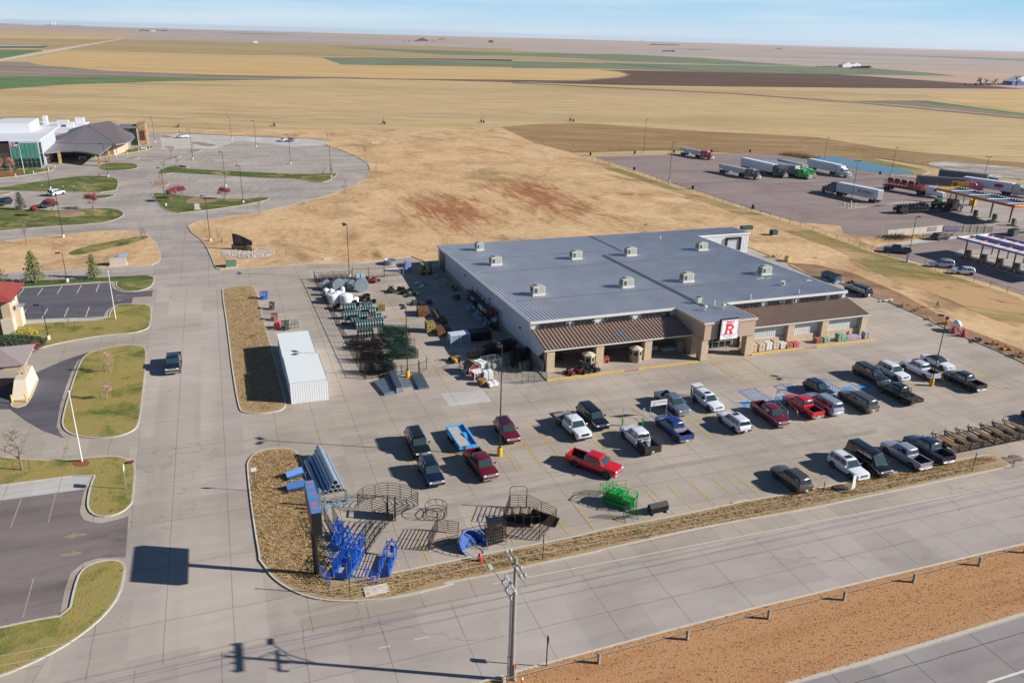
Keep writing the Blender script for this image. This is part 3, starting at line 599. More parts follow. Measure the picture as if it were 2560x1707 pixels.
b=MB();sloped_box(b,-.62,-1.3,51.7,.12,.3,-.24);sloped_box(b,57.12,-1.3,44.9,.12,.3,-.24);sloped_box(b,70.72,44.9,51.7,.12,.3,-.24)
for u0,u1 in ((-.6,23.75),(32.95,57.1)):b.box((u0+u1)/2,-1.3,zr(-1.1)-.34,u1-u0,.16,.4);b.box((u0+u1)/2,-1.14,zr(-1.1)-.62,u1-u0,.05,.04);b.box((u0+u1)/2,-1.14,zr(-1.1)-.92,u1-u0,.05,.04)
b.box(63.9,44.9,zr(45)-.3,13.7,.14,.38);b.build('fascia',M_trim,st)
def porch(u0,u1):
 b=MB();za,zb=4.68,3.52;va,vb=-1.12,-6.8
 ribbed(b,u0,u1,va,vb,za,zb,.58,.1,.06)
 b.quad((u0,va,za-.12),(u1,va,za-.12),(u1,vb,zb-.12),(u0,vb,zb-.12));b.quad((u0,va,za),(u0,vb,zb),(u0,vb,zb-.14),(u0,va,za-.14));b.quad((u1,va,za),(u1,vb,zb),(u1,vb,zb-.14),(u1,va,za-.14))
 o=b.build('porch_roof',M_brn,st)
 c=MB();c.box((u0+u1)/2,vb-.04,zb-.17,u1-u0,.13,.15);c.build('gutter',M_trim,o);return o
po=porch(-.5,23.78);porch(32.92,57.4)
b=MB();b.box(12.6,-4.9,4.68-3.78*.2042+.012,.36,2.3,.0); 
b.v=[(x,v_,4.68+(v_+1.12)*.2042+.012) for x,v_ in ((12.55,-3.6),(12.93,-3.6),(12.93,-5.9),(12.55,-5.9))];b.f=[(0,1,2,3)];b.mi=[0]
b.build('replaced_panel',mat('blue_panel','5f86b4',.5,.3),po)
b=MB();b.side([(-5.6,0),(-5.6,3.55),(-1.15,4.5),(-1.15,0)],-.01,.01)
b=MB();b.quad((-.38,-1.12,1.6),(-.38,-1.12,4.5),(-.38,-6.5,3.35),(-.38,-4.2,1.6));b.quad((-.3,-1.12,1.6),(-.3,-1.12,4.5),(-.3,-6.5,3.35),(-.3,-4.2,1.6));b.build('porch_gable',M_whs,st)
for u0,u1,v0,v1,zt in ((0,1.2,-6.7,-5.5,3.42),(7.75,8.95,-6.7,-5.5,3.42),(15.7,16.9,-6.7,-5.5,3.42),(23.8,25.0,-9.3,-8.1,3.5),(31.65,32.9,-9.3,-8.1,3.5),(23.8,24.8,-6.6,-1.2,3.5),(31.9,32.9,-5.5,-1.2,3.5),(41.3,42.5,-6.75,-5.9,3.42),(48.0,49.2,-6.75,-5.9,3.42),(56.0,57.2,-6.75,-1.2,3.42)):
 b=MB();b.box((u0+u1)/2,(v0+v1)/2,.1,u1-u0,v1-v0,zt-.1);b.build('column',M_stone,st)
b=MB();b.box(44.5,-5.98,.15,23.1,.5,1.0);b.build('stone_base',M_stone,st)
for u0,u1 in ((33.0,41.25),(42.55,47.95),(49.25,55.95)):
 b=MB();b.box((u0+u1)/2,-5.86,1.16,u1-u0,.2,2.3)
 k=u0+.3
 while k < u1:b.box(k,-5.97,1.2,.03,.03,2.2);k += .4
 b.build('wall_panel',mat('panel_white','c4c6c6',.45),st)
 d=MB();d.tube((u1-.08,-6.1,3.3),(u1-.08,-6.1,.4),.06,6);d.tube((u1-.08,-6.1,.4),(u1-.2,-6.4,.2),.06,6);d.build('downspout',M_alu,st)
b=MB();b.box(44.9,-3.5,3.3,23.8,4.6,.04);b.build('ceiling',M_trim,st)
# entrance block
b=MB()
for x0,x1,y0,y1 in ((23.8,32.9,-9.3,-9.1),(23.8,24.0,-9.1,-1.1),(32.7,32.9,-9.1,-1.1)): 
 zt0,zt1=zr(y0)-.05,zr(y1)-.05
 b.loft([[(x0,y0,3.4),(x1,y0,3.4),(x1,y0,zt0),(x0,y0,zt0)],[(x0,y1,3.4),(x1,y1,3.4),(x1,y1,zt1),(x0,y1,zt1)]])
b.box(28.35,-5.1,3.38,8.6,7.9,.06)
for x0,x1 in ((23.9,25.9),(29.9,32.8)):b.box((x0+x1)/2,-9.36,3.42,x1-x0,.12,2.45)
ent=b.build('entrance_block',mat('tan_panel','b29985',.8,var=.05),st)
b=MB();b.box(28.35,-9.48,5.88,9.4,.16,.34)
for u in (23.75,32.95):
 b.loft([[(u-.06,v,zr(v)-.3),(u+.06,v,zr(v)-.3),(u+.06,v,zr(v)+.06),(u-.06,v,zr(v)+.06)] for v in (-9.4,-1.2)])
b.build('parapet_cap',mat('cap_tan','c3b3a0',.6),ent)
gl=MB();gl.box(28.3,-5.4,.15,7.1,.06,3.2);glo=gl.build('entrance_glazing',M_dkg,st)
fr=MB()
for x in (24.9,25.9,27.1,28.3,29.5,30.6,31.7):fr.box(x,-5.45,.15,.1,.1,3.2)
for z in (.15,1.2,2.3,3.25):fr.box(28.3,-5.455,z,7.0,.09,.09)
fr.build('glazing_frame',M_alu,glo)
b=MB();b.box(28.3,-4.2,.15,8.,2.2,.01); 
# red R sign
sgn=thing('store_sign','white shield sign with red BIG R hanging over the store entrance','sign',(0,0,0))
b=MB();b.box(27.85,-9.75,3.42,3.25,.42,3.2);b.build('sign_box',M_blk,sgn)
b=MB();b.box(27.85,-9.975,3.5,3.05,.03,3.04);b.build('sign_face',mat('sign_white','e8e6ec',.5),sgn)
def text(name,s,size,loc,rot,m,parent=None,ext=.02,wide=None,high=None,bold=0.,**tags):
 cu=bpy.data.curves.new('t','FONT');cu.body=s;cu.size=size;cu.extrude=ext;cu.offset=bold;cu.align_x='CENTER';cu.resolution_u=3
 o=bpy.data.objects.new('t',cu);COL.objects.link(o);bpy.context.view_layer.update()
 me=bpy.data.meshes.new_from_object(o);bpy.data.objects.remove(o);bpy.data.curves.remove(cu)
 xs=[v.co.x for v in me.vertices];ys=[v.co.y for v in me.vertices]
 w,h=max(xs)-min(xs),max(ys)-min(ys);fx=wide/w if wide else 1;fy=high/h if high else 1;cx=(max(xs)+min(xs))/2;cy=min(ys)
 for v in me.vertices:v.co.x=(v.co.x-cx)*fx;v.co.y=(v.co.y-cy)*fy
 me.materials.clear();me.materials.append(m);me.name=name
 t=bpy.data.objects.new(name,me);COL.objects.link(t);t.location=loc;t.rotation_euler=rot
 if parent:t.parent=parent
 return tag(t,**tags)
M_sred=mat('sign_red','d42a33',.5)
b=MB();y_=-9.995
for p,q in (((26.45,4.3),(26.45,6.45)),((26.45,6.45),(29.25,6.45)),((29.25,6.45),(29.25,4.3)),((29.25,4.3),(27.85,3.62)),((27.85,3.62),(26.45,4.3))):
 b.tube((p[0],y_,p[1]),(q[0],y_,q[1]),.022,4)
b.build('sign_outline',mat('sign_line','3a3a55',.6),sgn)
text('lettering','BIG',1,(27.85,y_,5.98),(PI/2,0,0),M_sred,sgn,.012,1.3,.36,.03)
# the slab-serif R, drawn as an outline
def glyphR(x,z,s):
 b=MB()
 def q(*p):b.side([(x+a*s,z+c*s) for a,c in p],y_-.012,y_+.012)
 q((0,0),(.42,0),(.42,.12),(0,.12));q((.55,0),(.95,0),(.95,.12),(.55,.12))
 q((.1,.12),(.32,.12),(.32,.88),(.1,.88));q((0,.88),(.66,.88),(.66,1),(0,1));q((.66,.88),(.82,.83),(.9,.72),(.9,.58),(.82,.48),(.66,.43),(.66,.55),(.7,.6),(.7,.7),(.66,.75))
 q((.66,.76),(.66,.88),(.32,.88),(.32,.76));q((.32,.43),(.66,.43),(.66,.55),(.32,.55));q((.5,.43),(.74,.43),(.86,.12),(.62,.12))
 for k,v in enumerate(b.v):b.v[k]=(v[0]+(v[2]-z)*.13,v[1],v[2])
 return b
glyphR(26.85,4.2,1.7).build('lettering',M_sred,sgn)
text('lettering','STORES',1,(27.9,y_,3.95),(PI/2,0,0),MATS['sign_line'],sgn,.01,.6,.12)
M_let=mat('dark_lettering','26282e',.5)
for w,a,c in (('SPORTING',.95,5.6),('GOODS',6.5,9.85),('CLOTHING',11.55,16.2),('FOOTWEAR',17.9,22.8),('AUTOMOTIVE',33.7,39.9),('TOOLS',41.0,44.0),('PET',44.8,46.7),('HARDWARE',47.6,52.9),('FEED',53.8,56.0)):
 text('sign_lettering',w,1,((a+c)/2,-1.33,4.78),(PI/2,0,0),M_let,st,.1,c-a,.78,.035)
# wall lamps on the side wall, loading door of the annex
for v_ in (3.0,17.5,32.0):
 b=MB();b.box(-.56,v_,3.4,.2,.3,.28);b.build('wall_lamp',M_dbr,st)
b=MB();b.box(66.3,44.9,.9,3.3,.1,2.5);dk=b.build('dock_door',mat('door_grey','a9adb3',.5),st)
b=MB();b.box(64.5,44.75,.7,.35,.4,2.9);b.box(68.1,44.75,.7,.35,.4,2.9);b.box(66.3,44.75,3.4,3.9,.4,.35);b.build('dock_seal',M_blk,dk)
b=MB();b.box(-.45,48.0,0,.1,3.6,3.6);b.build('roller_door',mat('door_dark','2b2f33',.5),st)
# ---- pavement in front of the store with its yellow kerb
sheet_=MB();sheet_.box(11.2,-5.2,.04,24.4,8.2,.13);sheet_.box(44.6,-5.2,.04,24.0,8.2,.13);sheet_.box(28.3,-4.3,.04,9.6,6.4,.06);sheet_.build('walkway',M_lot,kind='structure')
b=MB()
for a,c in ((-1.0,11.1),(13.3,23.5),(32.9,42.8),(45.1,56.7)):b.box((a+c)/2,-9.36,.045,c-a,.17,.135);b.box((a+c)/2,-9.2,.172,c-a,.22,.006)
b.build('painted_kerb',M_yel,kind='structure')
b=MB(); 
for a,c in ((11.1,13.3),(42.8,45.1)):b.quad((a,-9.5,.05),(c,-9.5,.05),(c,-8.6,.178),(a,-8.6,.178))
b.build('kerb_ramp',M_redp,fix=False,kind='structure')
# ---- rooftop units
M_hv=mat('hvac_cream','b9b9ae',.5,.1,var=.05,vs=2.);M_dgr=mat('dark_grille','4c5054',.6,.3)
def make_rtu(w=2.1,d=1.5,h=1.25):
 t=thing('rooftop_unit','x','air conditioner')
 b=MB();b.bbox(0,0,.35,w,d,h,.04);b.build('cabinet',M_hv,t)
 b=MB();b.box(0,0,0,w*1.05,d*1.1,.35);b.build('roof_curb',M_trim,t)
 b=MB();b.rev([(.42,h+.35),(.42,h+.41),(.3,h+.41)],16,(-w*.24,.1,0));b.build('fan_guard',M_dgr,t)
 b=MB()
 for k in range(5):b.box(-w/2-.01,-.5+.25*k,.5,.03,.16,h*.75)
 for k in range(2):b.box(.15+.45*k,-d/2-.01,.5,.04,.03,h*.8)
 b.box(-.6,-d/2-.01,.55,.5,.02,h*.6)
 b.build('louvre',M_dgr,t);return t
R1=Rep(make_rtu())
row={'A5':[(165,1172,'far row, left of the dark roof seam'),(700,1138,'far row, right of the dark roof seam'),(1400,1085,'far row, nearest the loading annex'),(665,1450,'near row, left of the dark roof seam'),(1255,1397,'near row, right of the dark roof seam'),(2020,1325,'near row, beside the broken roof flashing')],'B6':[(1305,62,'second from the far west roof corner'),(1780,400,'near row, closest to the SPORTING lettering')],'F':[(1103,576,'at the far west corner of the roof')]}
for c_,l_ in row.items():
 for x,y,s_ in l_:
  p=g(c_,x,y,5.0);p=g(c_,x,y,zr(p.y));p=g(c_,x,y,zr(p.y))
  R1((p.x,p.y+.6,zr(p.y+.6)),0,'cream rooftop air conditioner on the steel roof, '+s_,'rooftop air conditioners',(.72,1,1) if c_ == 'F' else None)
def on_roof(c_,x,y):
 p=g(c_,x,y,5.);p=g(c_,x,y,zr(p.y));return (p.x,p.y,zr(p.y))
q=on_roof('C1',2095,282);t=thing('rooftop_condenser','small round cornered condenser on the roof just behind the entrance','air conditioner',q)
b=MB();b.bbox(0,0,.1,.95,.8,1.0,.12);b.build('cabinet',M_hv,t);b=MB();b.rev([(.36,1.1),(.36,1.16),(.1,1.18)],14);b.build('fan_guard',M_dgr,t)
q=on_roof('C2',917,292);t=thing('rooftop_condenser','small square condenser alone on the roof behind the TOOLS lettering','air conditioner',q)
b=MB();b.bbox(0,0,.1,.85,.6,.8,.06);b.build('cabinet',M_hv,t);b=MB();b.box(-.1,-.31,.25,.5,.03,.5);b.build('louvre',M_dgr,t)
def vent(label,q,tall=.5):
 t=thing('roof_vent',label,'roof vent',q,0,'galvanised roof vents')
 b=MB();b.tube((0,0,-.05),(0,0,tall),.14,10);b.build('vent_pipe',M_alu,t);b=MB();b.rev([(.12,tall),(.34,tall),(.36,tall+.22),(.2,tall+.38),(0,tall+.4)],12);b.build('vent_hood',M_hv,t,smooth=True)
vent('mushroom vent on the entrance roof nearest its left edge',on_roof('C1',2172,365));vent('mushroom vent on the entrance roof nearest its right edge',on_roof('C2',257,552));vent('squat vent right beside the near row air conditioner by the flashing',on_roof('C2',632,170),.2)
for c_,x,y,s_ in (('C2',160,508,'in the middle of the entrance roof'),('C2',562,445,'at the roof edge behind the AUTOMOTIVE lettering'),('A5',982,968,'near the far roof edge'),('C2',1105,385,'at the roof edge behind HARDWARE'),('A5',1862,1562,'at the front edge of the roof')):
 q=on_roof(c_,x,y);b=MB();b.tube((0,0,0),(0,0,.75),.09,8);b.tube((0,0,.7),(0,0,.8),.12,8);o=b.build('vent_pipe',M_trim);o.location=q;tag(o,'short white vent pipe '+s_,'vent pipe','white vent pipes on the roof')
q=on_roof('C2',690,215);b=MB()
for k in range(7):b.box(random.uniform(-1.3,1.3),random.uniform(-.3,.3),.05,random.uniform(.3,.8),.35,.12,random.uniform(-.5,.5))
o=b.build('roof_flashing',M_hv);o.location=q;tag(o,'bent pale flashing pieces lying on the roof below the air conditioner','flashing')
q=on_roof('C2',1212,238);t=thing('satellite_dish','small dish on a foot near the right edge of the store roof','satellite dish',q)
b=MB();b.box(0,0,0,.9,.6,.12);b.build('foot',M_hv,t);b=MB();b.tube((0,0,.1),(0,0,.9),.035);b.build('mast',M_alu,t)
# white double shed west of the yard
def shed(u0,u1,v0,v1,h,lab):
 t=thing('metal_shed',lab,'shed',((u0+u1)/2,v0,0),0,'white metal sheds by the grass island');w=u1-u0;d=v1-v0
 b=MB();b.box(0,d/2,.04,w,d,h)
 n=int(w/.3)
 for k in range(n+1):b.box(-w/2+.05+k*(w-.1)/n,-.01,.06,.12,.04,h-.12);b.box(-w/2+.05+k*(w-.1)/n,d+.02,.06,.1,.06,h-.12)
 n=int(d/.3)
 for k in range(n+1):b.box(-w/2-.02,.05+k*(d-.1)/n,.06,.06,.1,h-.12);b.box(w/2+.02,.05+k*(d-.1)/n,.06,.06,.1,h-.12)
 b.build('wall',mat('shed_white','dadcdd',.45),t)
 b=MB();n=int(d/.45);prof=[]
 b.box(0,d/2,h+.04,w+.16,d+.14,.05)
 for k in range(n):b.box(0,.2+k*(d-.3)/(n-1),h+.09,w+.1,.05,.018)
 r=b.build('roof',mat('shed_roof','d5d9da',.4),t);b=MB();b.box(w/2+.07,d/2,h-.08,.06,d+.14,.2);b.build('roof_trim',mat('trim_grey','a4b0ae',.5),r)
shed(-35.35,-30.75,-6.8,2.3,2.95,'white ribbed steel shed, the nearer of two joined end to end');shed(-35.4,-30.95,2.75,12.3,2.75,'white ribbed steel shed, the farther of two joined end to end')

# ================================================================ VEHICLES
M_tyre=mat('tyre_rubber','141416',.85);M_rim=mat('wheel_alloy','a9adb3',.3,.7);M_trimb=mat('black_plastic','1b1c1f',.6)
M_glass=mat('car_glass','10171a',.06,spec=1.,coat=.6);M_ws=mat('windscreen_glass','2c3f3e',.05,spec=1.,coat=.8);M_hl=mat('headlight_lens','cfd6dc',.15,spec=1.);M_tl=mat('taillight_lens','8c1c1e',.25)
M_chr=mat('chrome','c9ccd0',.18,.9);M_bed=mat('bed_liner','1d1d1f',.8);M_plate=mat('licence_plate','cfd5dc',.5);M_fr=mat('chassis_black','121214',.7)
def paint(n,c,m=.25):return mat('paint_'+n,c,.3,m,coat=1.,spec=.5)
P=dict(black=paint('black','15161a'),navy=paint('navy','14203c'),dred=paint('dark_red','6e1222'),red=paint('red','c4121c',.1),white=paint('white','d3d8de',.0),silver=paint('silver','a2a8b4',.4),
         grey=paint('grey','4b4b4e',.4),dgrey=paint('dark_grey','2a2b2f',.4),blue=paint('blue','1c3a86',.3),steel=paint('steel_blue','727f92',.4),green=paint('green','23a53a',.1),purple=paint('purple','2b2440',.2),taupe=paint('taupe','57504c',.4),wht2=paint('pearl','c9cbd4',.2),pink=paint('pink','d0205c',.1),teal=paint('teal','18405e',.2))
SP=dict(suv=dict(L=4.9,W=.97,H=1.78,wb=2.85,belt=1.08,hood=1.02,cowl=.28,xws=.95,xwt=.32,xrt=-2.05,xrb=-2.33,r=.37),
          suburban=dict(L=5.6,W=1.0,H=1.93,wb=3.3,belt=1.2,hood=1.14,cowl=.28,xws=1.35,xwt=.75,xrt=-2.45,xrb=-2.68,r=.4),
          compact=dict(L=4.5,W=.92,H=1.68,wb=2.65,belt=1.04,hood=.98,cowl=.2,xws=.98,xwt=.25,xrt=-1.75,xrb=-2.12,r=.35),
          sedan=dict(L=4.85,W=.92,H=1.45,wb=2.8,belt=.95,hood=.86,cowl=.2,xws=1.05,xwt=.28,xrt=-1.05,xrb=-1.8,r=.33),
          pickup=dict(L=5.9,W=1.01,H=1.92,wb=3.7,belt=1.22,hood=1.17,cowl=.3,xws=1.5,xwt=.92,xrt=-.82,xrb=-1.05,r=.41,bed=1),
          bigpickup=dict(L=6.3,W=1.02,H=1.96,wb=3.95,belt=1.26,hood=1.2,cowl=.3,xws=1.6,xwt=1.0,xrt=-.75,xrb=-.95,r=.43,bed=1),
          van=dict(L=5.7,W=1.02,H=2.35,wb=3.45,belt=1.25,hood=1.15,cowl=.4,xws=1.95,xwt=1.1,xrt=-2.65,xrb=-2.78,r=.39))
def ring(x,zb,zt,w,crown=.03):
 y=[(-w*.88,zb),(-w*.98,zb+.14),(-w,(zb+zt)/2),(-w*.985,zt-.14),(-w*.93,zt-.03),(-w*.7,zt+.005),(0,zt+crown)]
 y=y + [(-a,z) for a,z in y[-2::-1]]
 return [(x,a,z) for a,z in y]
def build_car(name,kind,pm,label,cat,rack=0,sunroof=0,bed=None,two_tone=None,chrome=True,lowbelt=None,open_hatch=False,cab='crew',topper=0):
 s=SP[kind];L_,W_,H_=s['L'],s['W'],s['H'];fx,rx=L_/2,-L_/2;bl,hd=s['belt'],s['hood'];r=s['r']
 t=thing(name,label,cat);zb=.3 if kind != 'sedan' else .22;isbed=s.get('bed')
 wf=s['wb']/2 + (.08 if isbed else .04);wr=wf - s['wb']
 b=MB();bx=s['xrb']-.03 if isbed else rx
 st_=[ring(fx,zb+.18,hd-.28,W_*.84),ring(fx-.06,zb+.03,hd-.12,W_*.93),ring(fx-.3,zb,hd-.03,W_*.985),ring(s['xws']+.15,zb,hd+.02,W_),ring(s['xws']-.1,zb,bl,W_)]
 if isbed:st_ += [ring(bx,zb,bl,W_)]
 else:st_ += [ring(s['xrb']+.3 if kind != 'sedan' else s['xrb'],zb,bl,W_),ring(rx+.12,zb+.02,bl-(.02 if kind != 'sedan' else .0),W_*.97),ring(rx,zb+.16,bl-.12,W_*.88)]
 b.loft(st_[::-1]);b.build('body',pm,t,smooth=True)
 # cabin
 ws,wt,rt,rb=s['xws'],s['xwt'],s['xrt'],s['xrb'];hb,wt_=W_*.93,W_*.76
 b=MB()
 def cring(f,z,wid,dx=0): 
  xa,xb=ws+(wt-ws)*f-dx,rb+(rt-rb)*f+dx
  c_=.12*wid
  return [(xa,-wid+c_,z),(xa,wid-c_,z),(xa-.12,wid,z),(xb+.12,wid,z),(xb,wid-c_,z),(xb,-wid+c_,z),(xb+.12,-wid,z),(xa-.12,-wid,z)]
 zr_=H_-.05
 b.loft([cring(0,bl-.03,hb),cring(.5,(bl+zr_)/2,(hb+wt_)/2+.03),cring(.96,zr_-.03,wt_+.015),cring(1.03,zr_+.02,wt_-.06,.05),cring(1.1,H_,wt_-.3,.3)])
 cb=b.build('cabin',pm if not two_tone else P[two_tone],t,smooth=True)
 def at(f,side):  # point on side plane
  z=bl + (zr_-bl)*f;w=hb+(wt_-hb)*f+.035*math.sin(PI*min(f,1))+.02;return w*side,z
 def sidewin(xa0,xa1,xb0,xb1):  # bottom xs, top xs
  for sd_ in (-1,1):
   b=MB();y0,z0=at(.1,sd_);y1,z1=at(.5,sd_);y2,z2=at(.86,sd_)
   m0,m1=(xa0+xb0)/2,(xa1+xb1)/2
   b.quad((xa0,y0,z0),(xa1,y0,z0),(m1,y1,z1),(m0,y1,z1));b.quad((m0,y1,z1),(m1,y1,z1),(xb1,y2,z2),(xb0,y2,z2));b.build('side_window',M_glass,t)
 cablen=ws-rb;fwd0=ws-.32;fwdt=wt-.1
 if isbed:
  mid=rb + cablen*.42 if cab == 'crew' else rb+cablen*.3
  sidewin(mid+.06,fwd0,mid+.06,fwdt);sidewin(rb+.16,mid-.05,rt+.18,mid-.05)
 elif kind == 'sedan':sidewin(-.25,fwd0,-.25,fwdt);sidewin(rb+.5,-.34,rt+.16,-.34)
 else:
  m1=rb+cablen*.58;m2=rb+cablen*.27
  sidewin(m1+.05,fwd0,m1+.05,fwdt);sidewin(m2+.04,m1-.05,m2+.04,m1-.05);sidewin(rb+.2,m2-.06,rt+.2,m2-.06)
 def endwin(nm,f0,f1,xs,xt,sg_,m):
  b=MB();z0=bl+(zr_-bl)*f0;z1=bl+(zr_-bl)*f1;xa=xs+(xt-xs)*f0+sg_*.02;xb=xs+(xt-xs)*f1+sg_*.02
  w0,w1=(hb+(wt_-hb)*f0)*.88,(hb+(wt_-hb)*f1)*.88
  b.quad((xa,-w0,z0),(xa,w0,z0),(xb,w1,z1),(xb,-w1,z1));b.build(nm,m,t)
 endwin('windscreen',.02,.9,ws,wt,1,M_ws)
 if not open_hatch:endwin('rear_window',.2,.86,rb,rt,-1,M_glass)
 if sunroof:
  b=MB();b.box(wt-.55,0,H_+.002,.6,.85,.012)
  if sunroof > 1:b.box(wt-1.45,0,H_+.002,.8,.85,.012)
  b.build('sunroof',M_glass,t)
 if rack:
  b=MB()
  for sd_ in (-1,1):b.tube((wt-.2,sd_*(wt_-.12),H_+.05),(rt+.2,sd_*(wt_-.12),H_+.05),.025,5)
  if rack > 1:
   for k in range(6):b.tube((wt-.5-.3*k,-wt_+.12,H_+.05),(wt-.5-.3*k,wt_-.12,H_+.05),.018,4)
  b.build('roof_rack',M_alu if rack == 1 else M_trimb,t)
 for x in (wf,wr):
  for sd_ in (-1,1):
   b=MB();b.rev([(r*.62,-.12),(r*.97,-.12),(r,-.08),(r,.08),(r*.97,.12),(r*.62,.12)],20,(0,0,0),'Y')
   w=b.build('wheel',M_tyre,t,smooth=True);w.location=(x,sd_*(W_-.105),r)
   b=MB();b.rev([(r*.64,.1*sd_),(r*.6,.125*sd_),(r*.2,.1*sd_),(.0,.12*sd_)],12,(0,0,0),'Y');b.build('rim',M_rim,w)
 b=MB()
 for x in (wf,wr):
  for sd_ in (-1,1):b.rev([(r*1.02,sd_*(W_-.05)),(r*1.19,sd_*(W_-.05)),(r*1.19,sd_*(W_+.012)),(r*1.02,sd_*(W_+.012))],20,(x,0,r),'Y')
 b.box(0,0,zb-.06,L_*.82,W_*1.8,.1)
 if isbed or kind == 'suburban':b.box((wf+wr)/2,0,zb-.02,s['wb']-2.6*r,W_*2+.12,.06)
 b.build('wheel_arch',M_trimb,t)
 hz=hd-.28
 for sd_ in (-1,1):
  b=MB();b.bbox(fx-.05,sd_*W_*.68,hz-.06,.16,W_*.36,.2,.03);b.build('headlight',M_hl,t)
  zt_=bl-.38 if not (kind == 'sedan') else bl-.28
  b=MB();b.bbox(rx+(.05 if not isbed else .04),sd_*(W_-.1),zt_,.12,.2,.3,.02);b.build('taillight',M_tl,t)
  b=MB();b.bbox(ws-.28,sd_*(W_+.12),bl+.02,.12,.24,.2,.03);b.build('mirror',pm,t)
 b=MB();b.bbox(fx+.01,0,hz-.12,.08,W_*.98,.3,.02);gr=b.build('grille',M_chr if chrome else M_trimb,t)
 b=MB();b.bbox(fx-.02,0,zb+.08,.2,W_*1.78,.2,.05);b.build('bumper',M_chr if (isbed and chrome) else (M_trimb if isbed else pm),t)
 if bed != 'flat' and bed != 'service':
  b=MB();b.bbox(rx-.03,0,zb+.12,.18,W_*1.8,.2,.05);b.build('bumper',M_chr if (isbed and chrome) else (M_trimb if kind == 'suv' else pm),t)
  b=MB();b.box(rx-.13,0,zb+.2,.02,.32,.16);b.build('licence_plate',M_plate,t)
 if isbed:
  if bed in (None,'tonneau','toolbox'):
   x0,x1=rx,bx-.04;bt=bl+.02
   b=MB()
   for sd_ in (-1,1):
    b.loft([[(x,sd_*(W_-.12),zb+.2),(x,sd_*W_*.98,zb+.16),(x,sd_*W_,zb+.4),(x,sd_*W_*.99,bt-.06),(x,sd_*W_*.96,bt),(x,sd_*(W_-.16),bt),(x,sd_*(W_-.16),zb+.3)] for x in (x0,x1)])
   b.box(x1+.03,0,zb+.2,.06,W_*1.8,bt-zb-.22);b.build('bed',pm,t,smooth=True)
   b=MB();b.box(x0+.05,0,zb+.24,.09,W_*1.8,bt-zb-.26);b.build('tailgate',pm,t)
   b=MB();b.box((x0+x1)/2,0,zb+.28,x1-x0,W_*1.7,.08)
   for sd_ in (-1,1):b.box((x0+x1)/2,sd_*(W_-.19),zb+.3,x1-x0-.1,.05,bt-zb-.31);b.box(wr,sd_*(W_-.3),zb+.3,1.0,.26,.3)
   b.build('bed_liner',M_bed,t)
   if bed == 'tonneau':b=MB();b.bbox((x0+x1)/2,0,bt,x1-x0-.1,W_*1.8,.05,.02);b.build('bed_cover',M_trimb,t)
   if bed == 'toolbox':b=MB();b.bbox(x1-.3,0,bt-.3,.5,W_*1.75,.36,.03);b.build('tool_box',M_alu,t)
  elif bed == 'flat':
   b=MB();b.box((rx+bx)/2-.02,0,.95,bx-rx-.1,2.3,.1);b.box(rx+.02,0,.6,.08,2.2,.3)
   for sd_ in (-1,1):b.box((rx+bx)/2,sd_*1.15,.9,bx-rx-.1,.06,.14)
   b.build('flatbed',M_bed if pm is P['black'] else mat('deck_grey','84817d',.7),t)
   b=MB();x=bx-.1
   for y in (-1,-.5,0,.5,1):b.tube((x,y,1.0),(x,y*.85,1.85),.035,5)
   b.tube((x,-.85,1.85),(x,.85,1.85),.045,5);b.tube((x,-1.,1.4),(x,1.,1.4),.035,5);b.build('headache_rack',M_fr,t)
   b=MB();b.rev([(.12,1.08),(.32,1.1),(.36,1.2),(.12,1.22)],12,(bx-.8,.35,0));b.box(bx-.7,-.4,1.05,.7,.5,.25,.3);b.tube((bx-.5,-.6,1.1),(rx+1.,-.5,1.15),.06);b.build('bale_arm',M_fr,t)
   b=MB();b.box((wr),0,.45,.2,1.6,.4);b.build('axle_mount',M_fr,t)
  elif bed == 'service':
   b=MB();b.box((rx+bx)/2-.02,0,.8,bx-rx-.1,2.1,.1)
   for sd_ in (-1,1):b.bbox((rx+bx)/2-.1,sd_*.92,.85,bx-rx-.4,.42,.55,.02)
   b.box(rx+.2,0,.5,.35,2.2,.75);b.build('service_bed',M_bed,t)
   b=MB();x=bx-.1
   for k in range(9):b.tube((x,-.8+.2*k,1.3),(x,-.8+.2*k,1.95),.02,4)
   b.tube((x,-.9,1.95),(x,.9,1.95),.04,5);b.tube((x,-.9,1.3),(x,.9,1.3),.04,5);b.build('headache_rack',M_fr,t)
   b=MB();b.rev([(.1,1.1),(.28,1.15),(.28,1.4),(0,1.45)],12,(bx-.9,0,0));b.bbox(bx-1.4,.3,1.0,.5,.4,.4,.05);b.build('cargo',M_alu,t)
   b=MB();b.box(rx-.0,0,.62,.03,.3,.15);b.build('licence_plate',M_plate,t)
 return t
def wh(c,f,r,side,half,head=None):
 pf,pr=g(c,*f),g(c,*r);d=pf-pr;h=math.atan2(d.y,d.x) if head is None else math.radians(head);m=(pf+pr)/2
 nl=Vector((-math.sin(h),math.cos(h)));k={'L':-1,'R':1,'C':0}[side];m=m+nl*k*half
 return (m.x,m.y,.045),h
GR='vehicles parked in the store lot'
def car(kind,col,c,f,r,side,label,head=None,name=None,cat=None,z=.045,group=GR,**k):
 nm=name or ('pickup_truck' if 'pickup' in kind else 'parked_van' if kind == 'van' else 'parked_car');ct=cat or ('pickup truck' if 'pickup' in kind else 'van' if kind == 'van' else 'car')
 t=build_car(nm,kind,P[col],label,ct,**k);p,h=wh(c,f,r,side,SP[kind]['W']-.05,head)
 t.location=(p[0],p[1],z);t.rotation_euler=(0,0,h); 
 if group:t['group']=group
 return t
